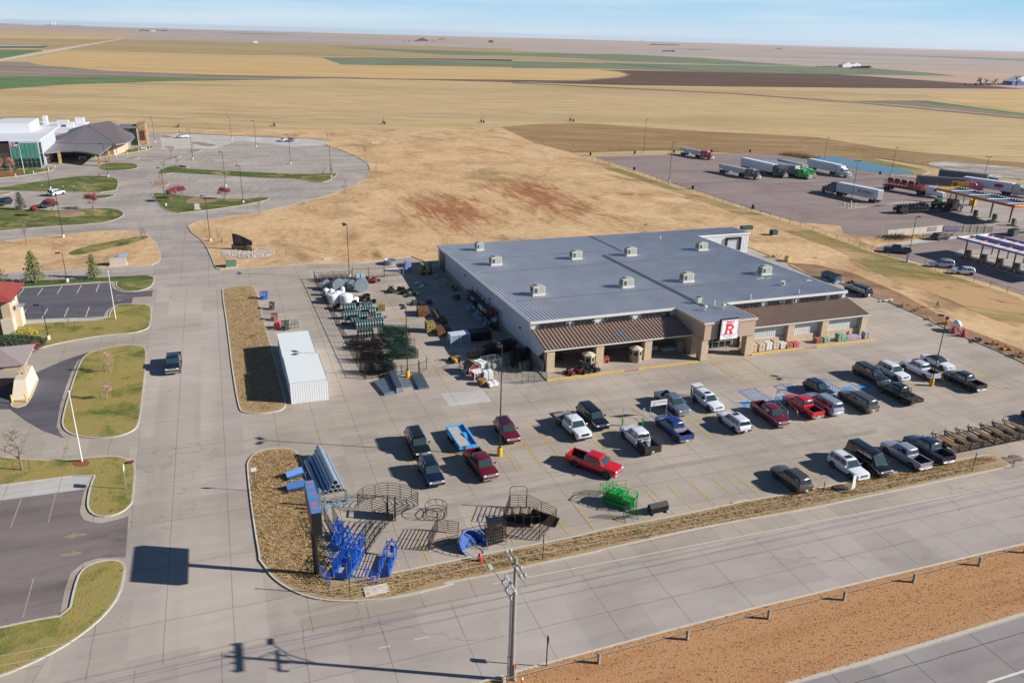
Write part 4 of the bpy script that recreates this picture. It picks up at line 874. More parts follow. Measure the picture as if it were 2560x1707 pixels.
# street
q=g('B2',1697,352);t=car('pickup','navy','B2',(1697,352),(1690,200),'C','dark navy crew cab pickup driving alone down the wide concrete street',head=-91,group=None,z=.06)
t.location=(q.x,q.y+2.95,.06)
car('suburban','black','C5',(522,563),(452,428),'R','black SUV parked nose to tail behind the navy SUV, left of the blue trailer',head=-90,sunroof=2,rack=1)
car('suv','navy','C5',(650,845),(582,705),'R','navy SUV with chrome grille, its nose nearest the black corral panels',head=-89,sunroof=1,rack=1)
car('pickup','dred','C5',(1165,787),(1050,622),'R','dark red crew cab pickup with the blue flatbed trailer behind it',head=-86)
car('suv','dred','C5',(1412,422),(1325,305),'R','dark red SUV with twin sunroofs beside the lamp post with yellow base',head=-90,sunroof=2)
car('bigpickup','white','C6',(312,672),(190,510),'R','white crew cab flatbed truck with black grille guard',head=-86,bed='flat',chrome=False)
car('suburban','black','C6',(497,585),(395,430),'R','black SUV parked right beside the white flatbed truck',head=-88)
car('bigpickup','red','C6',(640,1042),(330,932),'R','bright red crew cab pickup with empty bed driving across the lot aisle',group=GR)
car('bigpickup','white','C6',(817,650),(982,808),'L','white pickup with black service bed and rack, by the green cart corral posts',head=92,bed='service')
car('pickup','blue','C6',(1165,543),(1312,685),'L','bright blue crew cab pickup with toolbox in its bed',head=91,bed='toolbox')
car('pickup','steel','C6',(1298,432),(1165,300),'R','steel blue grey crew cab pickup behind the white cart sign',head=-88)
wsuv=car('suv','white','C6',(1632,397),(1530,285),'R','white SUV with its tailgate raised and two people behind it',head=-87,sunroof=1,open_hatch=True)
b=MB();b.bbox(-2.62,0,1.86,.95,1.5,.08,.03);b.build('open_tailgate',P['white'],wsuv)
b=MB();b.box(-2.36,0,.8,.04,1.5,.85);b.build('boot_opening',M_bed,wsuv)
car('suv','white','C6',(1757,493),(1907,592),'L','white SUV with black rear window, parked tail out between blue and dark red pickups',head=91,sunroof=1)
car('pickup','dred','C7',(405,570),(262,482),'R','dark red pickup with wide silver lower trim, nose out beside the accessible symbol',head=-91,two_tone='dred')
car('pickup','red','C7',(512,412),(665,517),'L','bright red crew cab pickup parked tail out beside the silver SUV',head=91)
car('suburban','silver','C7',(680,400),(822,492),'L','silver SUV with ribbed roof parked against the bright red pickup',head=91,rack=1)
car('suburban','taupe','C7',(942,382),(1090,467),'L','long dark taupe SUV with chrome tailgate beside the hatched blue aisle',head=90,rack=1)
car('compact','navy','C7',(788,362),(655,293),'R','small dark navy SUV next to the hatched blue aisles',head=-87,rack=1)
car('suburban','dgrey','C7',(1180,252),(1062,187),'R','dark charcoal SUV nose out beside a white SUV, above the accessible symbols',head=-90,rack=1)
car('suv','white','C7',(1347,232),(1240,155),'R','white SUV between the charcoal SUV and the pearl pickup',head=-89)
car('bigpickup','black','C7',(1242,315),(1428,408),'L','black flatbed pickup with bale arm parked tail out',head=91,bed='flat',chrome=False)
car('pickup','wht2','C7',(1420,135),(1578,218),'L','pearl white crew cab pickup beside the far lamp post with yellow base',head=91)
car('sedan','white','C7',(1712,150),(1580,75),'R','white car with dark roof almost hidden behind the pearl pickup',head=-88,two_tone='dgrey')
car('pickup','dgrey','C7',(1757,225),(1922,303),'L','dark grey extended cab pickup with open bed, last in its row',head=91,cab='ext')
car('suv','taupe','C7',(422,978),(557,1080),'L','taupe grey SUV with black roof rack alone beside the road verge',head=91,rack=2)
car('suv','white','C7',(1002,983),(862,892),'R','white SUV with sunroof beside the tall black van',head=-89,sunroof=1,rack=1)
car('van','black','C7',(1157,953),(1010,850),'R','tall black conversion van with raised roof',head=-89)
car('pickup','silver','C7',(1282,795),(1472,903),'L','silver crew cab pickup beside the black van',head=91)
car('pickup','navy','C7',(1455,745),(1655,858),'L','navy blue pickup with white bed frame next to the row of new trailers',head=91)
car('sedan','black','F',(2392,990),(2370,963),'R','black car cut off by the right edge of the photo',head=-90)
car('suburban','navy','C2',(1655,358),(1792,412),'L','dark navy SUV alone beside the right corner of the store',rack=1)
GF='vehicles at the fuel station'; 
car('pickup','navy','A6',(845,1108),(1050,1128),'L','dark blue crew cab pickup beside the tall lamp at the fuel station fence',group=GF,z=.1)
car('suv','dgrey','A6',(1447,982),(1357,992),'R','dark SUV driving past the white wall at the fuel station',group=GF,z=.1)
car('suv','silver','A6',(1325,1258),(1480,1265),'L','silver SUV left of a silver hatchback behind the chain link fence',group=GF,rack=1,sunroof=1,z=.1)
car('compact','wht2','A6',(1540,1327),(1677,1335),'L','pale silver hatchback right of the silver SUV behind the chain link fence',group=GF,z=.1)
GH='cars at the hospital'
car('suv','white','A1',(708,1062),(625,1082),'R','white SUV parked between the two curved hospital lawns',group=GH,rack=1,z=.065)
car('suv','black','A1',(40,1192),(122,1168),'L','black SUV at the left photo edge beside the dark spruce',group=GH,z=.065)
car('suv','navy','A1',(520,1215),(610,1190),'L','dark navy SUV half hidden behind a red leaved tree',group=GH,z=.065)
car('sedan','silver','A1',(2090,428),(2030,432),'R','silver sedan alone near the far edge of the hospital lot',group=GH,z=.068)
car('sedan','white','A4',(1150,248),(1210,235),'L','white sedan beside a blue grey sedan at the far hospital lot',head=250,group=GH,z=.068)
car('sedan','steel','A4',(1240,250),(1300,235),'L','blue grey sedan beside a white sedan at the far hospital lot',head=250,group=GH,z=.068)
# ---------------------------------------------------------------- blue flatbed trailer behind the red pickup
def deck_trailer():
 c=[g('C5',*p,.75) for p in ((845,270),(1005,252),(1145,445),(975,472))]
 m=sum(c,Vector((0,0)))/4;d=((c[2]+c[3])-(c[0]+c[1]));h=math.atan2(d.y,d.x);L_=d.length/2;w=2.1
 t=thing('flatbed_trailer','bright blue utility trailer with a bare wooden deck behind the dark red pickup','trailer',(m.x,m.y,.045),h)
 mb=mat('trailer_blue','3e9bd8',.4,coat=.5)
 b=MB();b.box(0,0,.55,L_,w-.1,.12)
 for sd_ in (-1,1):b.box(0,sd_*w/2,.5,L_,.08,.45)
 for sd_ in (-1,1):b.box(sd_*L_/2,0,.5,.08,w,.42)
 b.tube((L_/2,-.7,.55),(L_/2+1.2,0,.5),.06);b.tube((L_/2,.7,.55),(L_/2+1.2,0,.5),.06);b.build('frame',mb,t)
 b=MB();b.box(0,-.28,.67,L_-.15,1.15,.05);b.build('deck_boards',mat('grey_wood','a9a49c',.8,var=.2,vs=3),t)
 b=MB();b.side([(-.3,.68),(.8,.68),(.5,.74),(-.6,.9)],.35,.75);b.build('ramp',mb,t)
 for sd_ in (-1,1):
  b=MB();b.box(-.5,sd_*(w/2+.13),.78,1.7,.28,.07);b.box(-1.3,sd_*(w/2+.13),.55,.07,.28,.25);b.box(.3,sd_*(w/2+.13),.55,.07,.28,.25);b.build('fender',mb,t)
  for x in (-.9,-.1):
   b=MB();b.rev([(.2,-.1),(.36,-.1),(.36,.1),(.2,.1)],16,(0,0,0),'Y');q=b.build('wheel',M_tyre,t,smooth=True);q.location=(x,sd_*(w/2+.13),.36)
   b=MB();b.rev([(.22,-.06),(.22,.06),(.0,.09)],12,(0,0,0),'Y');b.build('rim',M_rim,q)
deck_trailer()
# ---------------------------------------------------------------- articulated trucks
def wheelset(t,x,hw,r=.5,dual=True):
 for sd_ in (-1,1):
  b=MB();w=.5 if dual else .28;b.rev([(r*.5,-w/2),(r,-w/2),(r,w/2),(r*.5,w/2)],16,(0,0,0),'Y')
  o=b.build('wheel',M_tyre,t,smooth=True);o.location=(x,sd_*(hw-w/2),r)
  b=MB();b.rev([(r*.52,sd_*w*.3),(r*.2,sd_*w*.45),(0,sd_*w*.45)],12,(0,0,0),'Y');b.build('rim',M_rim,o)
M_slat=None
def semi(label,pm,c,f,r,side,trailer='van',length=None,logo=None,hoodlong=True,stacks=True,z=.1,load=None,short=False,tm=None,group='lorries on the truck lot'):
 pf,pr=g(c,*f),g(c,*r);d=pf-pr;h=math.atan2(d.y,d.x);L_=length or d.length;nl=Vector((-math.sin(h),math.cos(h)));k={'L':-1,'R':1}[side]
 fr=pf + nl*k*1.25
 t=thing('semi_truck',label,'truck',(fr.x,fr.y,z),h,group)    # origin at the front bumper, x forwards
 hl=1.9 if hoodlong else 1.2;cabx=-hl;sl=3.6
 b=MB()
 b.loft([[(x,-w,z0),(x,w,z0),(x,w,z1-.15),(x,w*.75,z1),(x,-w*.75,z1),(x,-w,z1-.15)] for x,w,z0,z1 in ((cabx-.1,1.05,.7,2.15),(-.4,.85,.7,1.95),(-.05,.75,.75,1.75))])
 b.build('hood',pm,t,smooth=True)
 b=MB();b.loft([[(x,-w,z0),(x,w,z0),(x,w,z1-.2),(x,w*.85,z1),(x,-w*.85,z1),(x,-w,z1-.2)] for x,w,z0,z1 in ((cabx+.1,1.05,.8,2.1),(cabx-.5,1.1,.6,2.9),(cabx-1.6,1.15,.6,3.2),(cabx-1.7,1.22,.6,3.7 if trailer in ('van','reefer') else 3.1),(cabx-sl,1.22,.6,3.95 if trailer in ('van','reefer') else 3.15))]);b.build('cab',pm,t,smooth=True)
 b=MB();b.quad((cabx+.12,-.95,2.12),(cabx+.12,.95,2.12),(cabx-.46,.92,2.82),(cabx-.46,-.92,2.82));b.build('windscreen',M_glass,t)
 for sd_ in (-1,1):
  b=MB();b.quad((cabx-.35,sd_*1.15,2.05),(cabx-1.3,sd_*1.17,2.05),(cabx-1.3,sd_*1.15,2.75),(cabx-.6,sd_*1.13,2.75));b.build('side_window',M_glass,t)
  b=MB();b.tube((cabx-1.6,sd_*1.15,.75),(cabx-3.2,sd_*1.15,.75),.33,12);b.build('fuel_tank',M_chr,t)
  b=MB();b.box(-.1,sd_*.72,1.15,.2,.3,.25);b.build('headlight',M_hl,t)
  b=MB();b.box(cabx+.2,sd_*1.35,2.1,.12,.25,.5);b.build('mirror',M_chr,t)
  if stacks:b=MB();b.tube((cabx-1.75,sd_*1.28,1.0),(cabx-1.75,sd_*1.28,4.1),.09,8);b.build('exhaust_stack',M_chr,t)
  b=MB();b.side([(-.3,.75),(-.5,1.2),(-1.0,1.3),(-1.6,1.2),(-1.8,.75)],sd_*.95-.22,sd_*.95+.22);b.build('fender',pm,t)
 b=MB();b.box(-.0,0,.9,.1,.9,.95);b.build('grille',M_chr,t);b=MB();b.bbox(.05,0,.45,.25,2.3,.4,.05);b.build('bumper',M_chr,t)
 b=MB();b.box(cabx-sl-1.3,0,.7,5.2,.9,.25);b.build('chassis',M_fr,t)
 wheelset(t,-1.1,1.15,.5,False);tx=cabx-sl-1.2;wheelset(t,tx,1.25);wheelset(t,tx-1.3,1.25)
 x1=cabx-sl-.35;x0=-L_
 if trailer in ('van','reefer','stock'):
  bm_=tm or mat('trailer_white','cdd2d8',.45);b=MB();b.bbox((x0+x1)/2,0,1.15,x1-x0,2.55,2.85,.04)
  bo=b.build('trailer_body',bm_,t)
  if trailer == 'stock':
   b=MB();k=x0+.3
   while k < x1-.3:
    b.box(k,0,1.5,.14,2.6,2.2)
    k += .34
   b.build('side_slots',M_dgr,bo)
  else:
   b=MB()
   for sd_ in (-1,1):b.box((x0+x1)/2,sd_*1.28,1.15,x1-x0-.1,.03,.12);b.box((x0+x1)/2,sd_*1.28,3.85,x1-x0-.1,.03,.1)
   b.build('side_rail',M_alu,bo)
   b=MB()
   for y in (-.62,.62):b.box(x0-.01,y,1.3,.04,1.18,2.55)
   b.build('rear_door',mat('door_alu','9ea2a8',.4,.5),bo)
  if trailer == 'reefer':b=MB();b.bbox(x1+.2,0,2.3,.5,2.0,1.5,.06);b.build('cooling_unit',M_hv,bo)
  if logo:logo(bo,x0,x1)
  wz=True
 elif trailer == 'hopper':
  b=MB();b.side([(x0,2.9),(x0,1.9),(x0+1.2,1.75),(x0+3.2,1.05),(x0+4.2,1.05),((x0+x1)/2,1.5),(x1-4.4,1.05),(x1-3.4,1.05),(x1-1,1.8),(x1,1.9),(x1,2.9)],-1.27,1.27)
  bo=b.build('trailer_body',tm or mat('hopper_white','c9ced6',.45),t)
  b=MB()
  for sd_ in (-1,1):b.box((x0+x1)/2,sd_*1.28,2.85,x1-x0,.08,.1);b.box((x0+x1)/2,sd_*1.28,1.95,x1-x0,.04,.06)
  b.build('top_rail',M_chr,bo)
  b=MB();b.box((x0+x1)/2,0,2.86,x1-x0-.1,2.4,.06);b.build('roll_tarp',mat('tarp_grey','8d9299',.8),bo)
 elif trailer == 'flat':
  b=MB();b.box((x0+x1)/2,0,1.2,x1-x0,2.5,.18);bo=b.build('trailer_deck',M_fr,t);b=MB();b.box((x0+x1)/2,0,.95,x1-x0-1,1.,.3);b.build('trailer_frame',M_fr,bo)
  if load:load(t,x0,x1)
 wheelset(t,x0+1.1,1.27);wheelset(t,x0+2.4,1.27)
 b=MB()
 for sd_ in (-1,1):b.box(x1-2.6,sd_*.9,.2,.12,.12,1.0)
 b.build('landing_leg',M_fr,t)
 b=MB();b.box(x0+.1,0,.55,.1,2.3,.12);b.box(x0+.1,.8,.6,.1,.1,.6);b.box(x0+.1,-.8,.6,.1,.1,.6);b.build('rear_bumper',M_fr,t)
 return t
semi('red tractor with a white hopper trailer, alone at the far left of the truck lot',paint('truck_red','a01830',.1),'A5',(1468,203),(1172,145),'R','hopper')
semi('grey tractor with a white hopper trailer, leftmost of the parked row',P['grey'],'A5',(1922,398),(1550,318),'R','hopper')
semi('black tractor with a tall plain white box trailer between the hopper and the stock trailers',P['dgrey'],'A5',(2180,382),(1762,280),'R','van',stacks=False)
M_stock=mat('stock_alu','aeb4ba',.4,.5)
semi('green tractor with a slotted livestock trailer, left of the two green ones',P['green'],'A5',(2425,395),(1930,300),'R','stock',tm=M_stock,length=21)
semi('green tractor with a slotted livestock trailer, right of the two green ones',P['green'],'A6',(105,385),(-150,315),'R','stock',tm=M_stock,length=21)
semi('white tractor with a white refrigerated trailer, nearest the pond',P['white'],'A6',(455,378),(60,290),'R','reefer')
def knight(bo,x0,x1):
 m=mat('logo_navy','22284a',.5);m2=mat('logo_red','a8263a',.5)
 for sd_ in (-1,1):
  rot=(PI/2,0,0 if sd_ < 0 else PI);y=sd_*1.285
  text('lettering','KNIGHT',1,(x0+3.6,y,2.45),rot,m,bo,.01,3.9,.75,.02);text('lettering','REFRIGERATED',1,(x0+3.6,y,2.02),rot,m,bo,.01,3.4,.22)
  text('lettering','K',1,(x0+6.4 if sd_ > 0 else x0+.9,y,2.15),rot,m2,bo,.012,.95,1.15,.05)
semi('purple tractor with a white KNIGHT trailer facing the other way to the parked row',P['purple'],'A6',(197,510),(745,628),'L','reefer',logo=knight,stacks=False)
def redload(t,x0,x1):
 rd=mat('irrigation_red','a51f30',.45);b=MB();n=22;xa,xb=x0+.4,x1-.4
 for y in (-1.1,1.1):
  for z in (1.55,3.0):b.tube((xa,y,z),(xb,y,z),.09,6)
  for k in range(n):
   x=xa+(xb-xa)*k/n;xn=xa+(xb-xa)*(k+1)/n;b.tube((x,y,1.55),(x,y,3.0),.05,4);b.tube((x,y,1.55 if k % 2 else 3.0),(xn,y,3.0 if k % 2 else 1.55),.05,4)
 for k in range(n):b.tube((xa+(xb-xa)*k/n,-1.1,3.0),(xa+(xb-xa)*k/n,1.1,3.0),.05,4)
 b.box((xa+xb)/2,0,2.2,(xb-xa)*.9,1.2,.5);b.build('steel_frame_load',rd,t)
 b=MB();n=9
 for k in range(n):b.rev([(.3,-.15),(.55,-.15),(.55,.15),(.3,.15)],12,(xa+.8+(xb-xa-3)*k/n,.35*(-1)**k,3.3),'Y')
 b.build('stacked_wheels',M_fr,t)
semi('white tractor with a flatbed stacked with red steel frames',P['white'],'A6',(1388,585),(800,480),'R','flat',load=redload)
def emblem(bo,x0,x1):
 b=MB();b.rev([(.0,-1.3),(.0,-1.3)],4)
 b=MB();n=24;ov=[(x1-4+1.5*math.cos(2*PI*k/n),2.7+.62*math.sin(2*PI*k/n)) for k in range(n)];b.side(ov,-1.30,-1.285);b.build('oval_emblem',mat('emblem_red','a3342f',.5),bo)
semi('silver tractor with a long white box trailer carrying a red oval emblem',P['silver'],'A6',(2250,580),(1575,480),'R','van',logo=emblem,stacks=False)
semi('pink tractor with a dark slotted livestock trailer behind the yellow sign',P['pink'],'A6',(1790,520),(1130,470),'R','stock',tm=mat('dark_stock','6b6e76',.4,.6))
semi('dark tractor hidden behind the white box trailer with a rounded slotted stock trailer',P['dgrey'],'A6',(2000,480),(1245,395),'R','stock',tm=MATS['dark_stock'],length=21)
# farm machinery on a low loader under the fuel canopy edge
def implement():
 pf,pr=g('A6',1600,700),g('A6',985,735);d=pf-pr;h=math.atan2(d.y,d.x);L_=d.length
 m=pr + d*.5;nl=Vector((-math.sin(h),math.cos(h)));m=m + nl*1.2
 t=thing('machinery_truck','black truck hauling dark farm machinery and a green tractor at the fuel canopy','truck',(m.x,m.y,.1),h)
 b=MB();b.box(-1.5,0,.85,L_-6,2.5,.2);b.build('trailer_deck',M_fr,t)
 for x in (-L_/2+1,-L_/2+2.1,L_/2-6.5,L_/2-5.4):wheelset(t,x,1.25,.45)
 wheelset(t,L_/2-1.2,1.2,.5,False)
 b=MB();b.loft([[(x,-w,.7),(x,w,.7),(x,w,z1-.2),(x,w*.8,z1),(x,-w*.8,z1),(x,-w,z1-.2)] for x,w,z1 in ((L_/2-4.6,1.2,3.5),(L_/2-2.3,1.2,3.3),(L_/2-1.9,1.1,2.2),(L_/2,.9,1.8))]);b.build('cab',P['black'],t,smooth=True)
 b=MB();b.quad((L_/2-1.85,-1,2.25),(L_/2-1.85,1,2.25),(L_/2-2.25,.95,3.1),(L_/2-2.25,-.95,3.1));b.build('windscreen',M_glass,t)
 jg=mat('tractor_green','1f5a2b',.45);b=MB();x=L_/2-8.5
 b.bbox(x+1.2,0,1.6,2.4,.9,1.1,.08);b.bbox(x-.6,0,2.0,1.5,1.5,1.7,.1);tr=b.build('tractor_body',jg,t);b=MB();b.box(x-.6,0,3.7,1.7,1.6,.12);b.build('tractor_roof',mat('tractor_roof_green','2e8a4a',.5),tr)
 for xx,r in ((x+1.8,.6),(x-.8,.95)):
  for sd_ in (-1,1):
   b=MB();b.rev([(r*.5,-.25),(r,-.25),(r,.25),(r*.5,.25)],16,(0,0,0),'Y');o=b.build('tractor_wheel',M_tyre,t,smooth=True);o.location=(xx,sd_*1.05,1.05+r)
 b=MB();xx=-L_/2+3
 for k in range(9):
  x_=xx-2.5+k*1.15
  b.box(x_,0,1.1+random.random()*.4,.5,2.2,.5+random.random()*1.3);b.tube((x_,-1.1,1.2),(x_+1,-1.0,3.0),.07,5);b.tube((x_,1.1,1.2),(x_+1,1.0,2.8),.07,5)
 for k in range(6):b.rev([(.15,-.06),(.6,-.06),(.6,.06),(.15,.06)],12,(-L_/2-.3+k*.5,1.1*(-1)**k,1.3),'Y')
 b.tube((xx+2,-1,3.1),(L_/2-9,-1,2.6),.1);b.tube((xx,.9,2.2),(L_/2-9,1,2.9),.1);b.build('implement',mat('machine_dark','24272a',.55,.3),t)
 b=MB();b.tube((xx-.3,-1.2,.9),(xx-.3,-1.2,3.4),.09,5);b.build('implement_post',P['dred'],t)
implement()

# ================================================================ STREET FURNITURE, POLES, SIGNS, FENCES
def hgt(c,base,top):
 p=g(c,*base);a,b_,s=CR[c];x=a+top[0]/s-1280;y=853.5-(b_+top[1]/s);X=x*cr-y*sr;Y=x*sr+y*cr
 r=c2wv((X,FPX*cp+Y*sp,-FPX*sp+Y*cp));d=Vector((p.x-CAMX,p.y-CAMY));t=(r.x*d.x+r.y*d.y)/(r.x**2+r.y**2);return CAMZ+r.z*t
M_pole=mat('pole_bronze','2e2a2c',.5,.3);M_post=mat('post_concrete','c2bdb2',.85,var=.1,vs=2.);M_ybase=mat('yellow_base','d8a21a',.6,var=.08,vs=2.)
def lamp(x,y,h,label,heads=1,base='grey',az=0.,z=.05,group='tall lamp posts',pr=.075):
 t=thing('lamp_post',label,'lamp post',(x,y,z),az,group)
 bh=1.0 if base == 'yellow' else .75
 b=MB();b.rev([(.3,0),(.3,bh-.04),(.26,bh),(0,bh)],14);b.build('base',M_ybase if base == 'yellow' else M_post,t)
 b=MB();b.tube((0,0,bh),(0,0,h),pr,8,pr*.8);b.box(0,0,bh,.3,.3,.05);b.build('pole',M_pole,t)
 for k in range(heads):
  a=k*1.7;q=MB();ca,sa=math.cos(a),math.sin(a)
  q.box(ca*.75,sa*.75,h-.02,.75,.45,.17,a);q.tube((0,0,h-.1),(ca*.45,sa*.45,h+.05),.035,5);q.build('lamp_head',M_pole,t)
def lampa(c,foot,top,label,**k):
 p=g(c,*foot);lamp(p.x,p.y,hgt(c,foot,top),label,**k)
lampa('C5',(1368,545),(1368,-540),'lamp post with yellow base in the car rows, between two dark red vehicles',heads=2,base='yellow',az=2.2)
lampa('C3',(795,1185),(968,415),'lamp post with yellow base at the tail of the pearl pickup',heads=2,base='yellow',az=2.2)
lampa('B5',(1195,1400),(1165,590),'lamp post with yellow base at the gate of the fenced yard',heads=2,base='yellow',az=2.2)
p=g('B5',525,262);lamp(p.x,p.y,10.6,'lamp post standing at the rear fence of the yard near the stock tanks',heads=2,az=2.2)
for base,top,s_ in (((1735,480),(1700,200),'right of the stone wing of the hospital'),((2160,670),(2115,335),'near the silver sedan lane'),((1212,868),(1160,495),'on the lawn before the curved hospital canopy'),((565,1005),(495,615),'behind the white SUV'),((710,1545),(628,1045),'at the corner of the tan plot, nearest the street'),((1857,1190),(1790,765),'in the lawn beside the pair of red trees')):
 lampa('A1',base,top,'hospital lamp post '+s_,az=PI,group='hospital lamp posts')
for base,top,s_ in (((578,222),(555,-30),'at the far edge of the pale concrete'),((853,305),(832,10),'in the middle of the far stalls'),((1238,495),(1212,170),'left of the white sedan'),((1692,645),(1678,288),'at the tip of the long grass strip'),((512,750),(475,365),'below the long grass strip, left one'),((708,932),(678,515),'on the lawn right of the single red tree'),((340,1365),(265,855),'on dry grass behind the stone hospital sign')):
 lampa('A4',base,top,'hospital lamp post '+s_,az=PI,group='hospital lamp posts')
lampa('B1',(755,700),(690,375),'short lamp post on a stout base between two pine trees',az=PI,group='bank lamp posts',pr=.06)
lampa('B1',(545,1345),(475,955),'short lamp post on a stout base beside the dark hedge',az=PI,group='bank lamp posts',pr=.06)
for c,base,top,s_,hd_ in (('A5',(1068,415),(1097,30),'standing at the left fence of the truck lot',1),('A5',(818,130),(828,-230),'at the far left corner of the truck lot',1),('A6',(232,215),(268,-20),'beside the pond at its left end',1),('A6',(890,350),(940,80),'beside the pond at its right end',1),('A6',(1775,495),(1840,170),'behind the long white box trailer',2),('A6',(490,660),(548,210),'on the bollard island in front of the KNIGHT trailer',2),('A6',(1047,1205),(1130,760),'at the fence beside the dark blue pickup',1)):
 p=g(c,*base);lamp(p.x,p.y,min(13.5,hgt(c,base,top)),'truck lot lamp post '+s_,heads=hd_,z=.1,group='truck lot lamp posts',az=0)
# flag poles
def flagpole(c,base,top,label,flag=False):
 p=g(c,*base);h=hgt(c,base,top);t=thing('flag_pole',label,'flagpole',(p.x,p.y,.15),0,'white flagpoles')
 b=MB();b.tube((0,0,0),(0,0,h),.09,8,.045);b.build('pole',M_trim,t);b=MB();b.rev([(0,h-.02),(.09,h+.06),(.06,h+.15),(0,h+.17)],8);b.build('finial',M_trim,t)
 if flag:
  a=PI+.1;b=MB();w,hh,n=2.3,1.25,6;m_r,m_w,m_b=mat('flag_red','a02a3a',.8),mat('flag_white','c9c5c8',.8),mat('flag_blue','2c2f5c',.8)
  for r_ in range(7):
   b.cur=r_ % 2
   for k in range(n):
    def q(i,z):s=w*i/n;return (math.cos(a)*s,math.sin(a)*s+.16*math.sin(i*1.4),h-.15-z-.12*i/n)
    if r_ < 4 and k < 3:b.cur=2
    else:b.cur=r_ % 2
    b.quad(q(k,hh*r_/7),q(k+1,hh*r_/7),q(k+1,hh*(r_+1)/7),q(k,hh*(r_+1)/7))
  f=b.build('flag',[m_r,m_w,m_b]);f.location=(p.x,p.y,.15);tag(f,'striped red and white flag with blue corner flying at the hospital','flag')
flagpole('B1',(1298,1118),(1218,585),'bare white flagpole on the lawn beside the upper bank lot');flagpole('B2',(807,1200),(688,520),'bare white flagpole rising from a ring of red mulch');flagpole('A1',(275,830),(215,470),'white flagpole with a flag before the glass hospital front',True)
# ---- utility pole and its wires
UX,UY=-24.4,-59.8
t=thing('utility_pole','grey wooden utility pole with steel conduit and insulator crossarms at the bottom of the picture','utility pole',(UX,UY,.1))
M_wood=mat('weathered_wood','8b847c',.9,var=.15,vs=3.);M_ins=mat('insulator_grey','a7b0b8',.3)
b=MB();b.tube((0,0,0),(0,0,10.9),.19,12,.12);b.build('pole',M_wood,t,smooth=True)
b=MB();b.tube((-.27,.05,0),(-.27,.05,2.2),.12,10);b.tube((-.27,.05,2.2),(-.25,.05,7.6),.08,10);b.build('conduit',M_galv,t)
for dx in (-.17,.17):
 b=MB();b.box(dx,0,10.25,.1,3.2,.13);a=b.build('crossarm',M_wood,t)
 for y in (-1.45,-.6,.6,1.45):b=MB();b.rev([(.04,0),(.1,.02),(.1,.12),(.05,.2),(0,.22)],8,(dx,y,10.38));b.build('insulator',M_ins,a)
b=MB();b.box(-.25,.1,8.6,.1,2.4,.12);b.tube((-.3,1.2,8.7),(0,.1,9.6),.03);a=b.build('crossarm',mat('fibreglass_arm','c9cdd2',.5),t)
for y in (-.8,.1,.9):b=MB();b.tube((-.55,y,8.3),(-.3,y+.05,8.95),.045,6);b.rev([(.05,0),(.1,.05),(.1,.3),(.03,.4)],8,(-.6,y,8.1));b.build('fuse_cutout',M_ins,a)
b=MB()
for k,y in enumerate((-.8,.1,.9)):b.path([(-.55,y,8.3),(-.6,y*.5,7.9),(-.3,y*.2,7.6),(-.26,.05,7.5)],.02,4)
b.build('riser_cable',mat('cable_brown','4a2c28',.7),t)
b=MB();b.path([(0,0,7.2),(-.5,1.0,8.1),(-.9,2.3,8.5)],.045,6);lo=b.build('lamp_arm',M_alu,t);b=MB();b.bbox(-1.0,2.55,8.4,.35,.7,.16,.04);b.build('lamp_head',M_hv,lo)
M_wire=mat('aluminium_wire','bfbcb4',.4,.4)
def wire(y,z,x0,x1,lab,r=.018):
 b=MB(); 
 for xa,xb in ((x0,UX),(UX,x1)):
  n=14;pts=[(xa+(xb-xa)*k/n,UY+y,z-4*.9*(k/n)*(1-k/n)*(1 if abs(xb-xa) > 60 else .4)) for k in range(n+1)];b.path(pts,r,4)
 o=b.build('overhead_wire',M_wire);tag(o,lab,'wire','overhead wires along the road')
wire(1.45,10.55,-75,110,'overhead wire on the crossarm end nearest the store');wire(.6,10.55,-75,110,'overhead wire on the inner crossarm insulator towards the store');wire(-.6,10.55,-75,110,'overhead wire on the inner crossarm insulator towards the highway')
# orange topped marker and pedestal at its foot
p=g('D1',783,1560);t=thing('marker_post','slim white marker post with an orange top at the foot of the utility pole','marker post',(p.x,p.y,.15));b=MB();b.tube((0,0,0),(0,0,1.15),.05,8);b.build('post',M_trim,t);b=MB();b.tube((0,0,1.15),(0,0,1.6),.06,8);b.build('post_top',mat('marker_orange','e0501c',.5),t)
p=g('D1',850,1600);t=thing('marker_post','short orange pipe marker with a white cap beside the utility pole','marker post',(p.x,p.y,.15));b=MB();b.tube((0,0,0),(0,0,.5),.07,8);b.build('post',MATS['marker_orange'],t);b=MB();b.rev([(.1,.5),(.11,.6),(0,.68)],10);b.build('cap',M_trim,t)
p=g('D1',665,1575);b=MB();b.rev([(.13,0),(.13,.4),(.05,.5),(0,.5)],10);o=b.build('service_pedestal',M_hv);o.location=(p.x,p.y,.15);tag(o,'small grey green pedestal left of the utility pole foot','pedestal')
# ---- big store sign on its single post
t=thing('pylon_sign','tall dark store sign on one black post in the corner grass island','sign',(-36.6,-42.8,.15))
b=MB();b.tube((0,0,0),(0,0,6.1),.24,14);b.build('post',M_blk,t,smooth=True)
b=MB();b.box(.1,-.3,5.95,.78,5.3,2.15);b.build('cabinet',M_blk,t)
M_sb=mat('sign_blue','4d7fb8',.5,var=.12,vs=2.);b=MB();b.box(.1,-.3,8.1,.8,5.3,.03);tp=b.build('cabinet_top',M_sb,t)
b=MB()
for y,s_ in ((2.0,.28),(1.3,.26),(.1,.2),(-1.35,.2),(-1.7,.22),(-2.2,.24)):b.box(.12,y,8.132,.5,s_,.006)
b.build('paint_flake',mat('flake_orange','b5664c',.8),tp)
for sx in (-.31,.51):b=MB();b.box(sx,-.3,6.0,.03,5.1,2.05);b.build('sign_face',mat('sign_maroon','8a3a44',.6,var=.2,vs=3.),t)
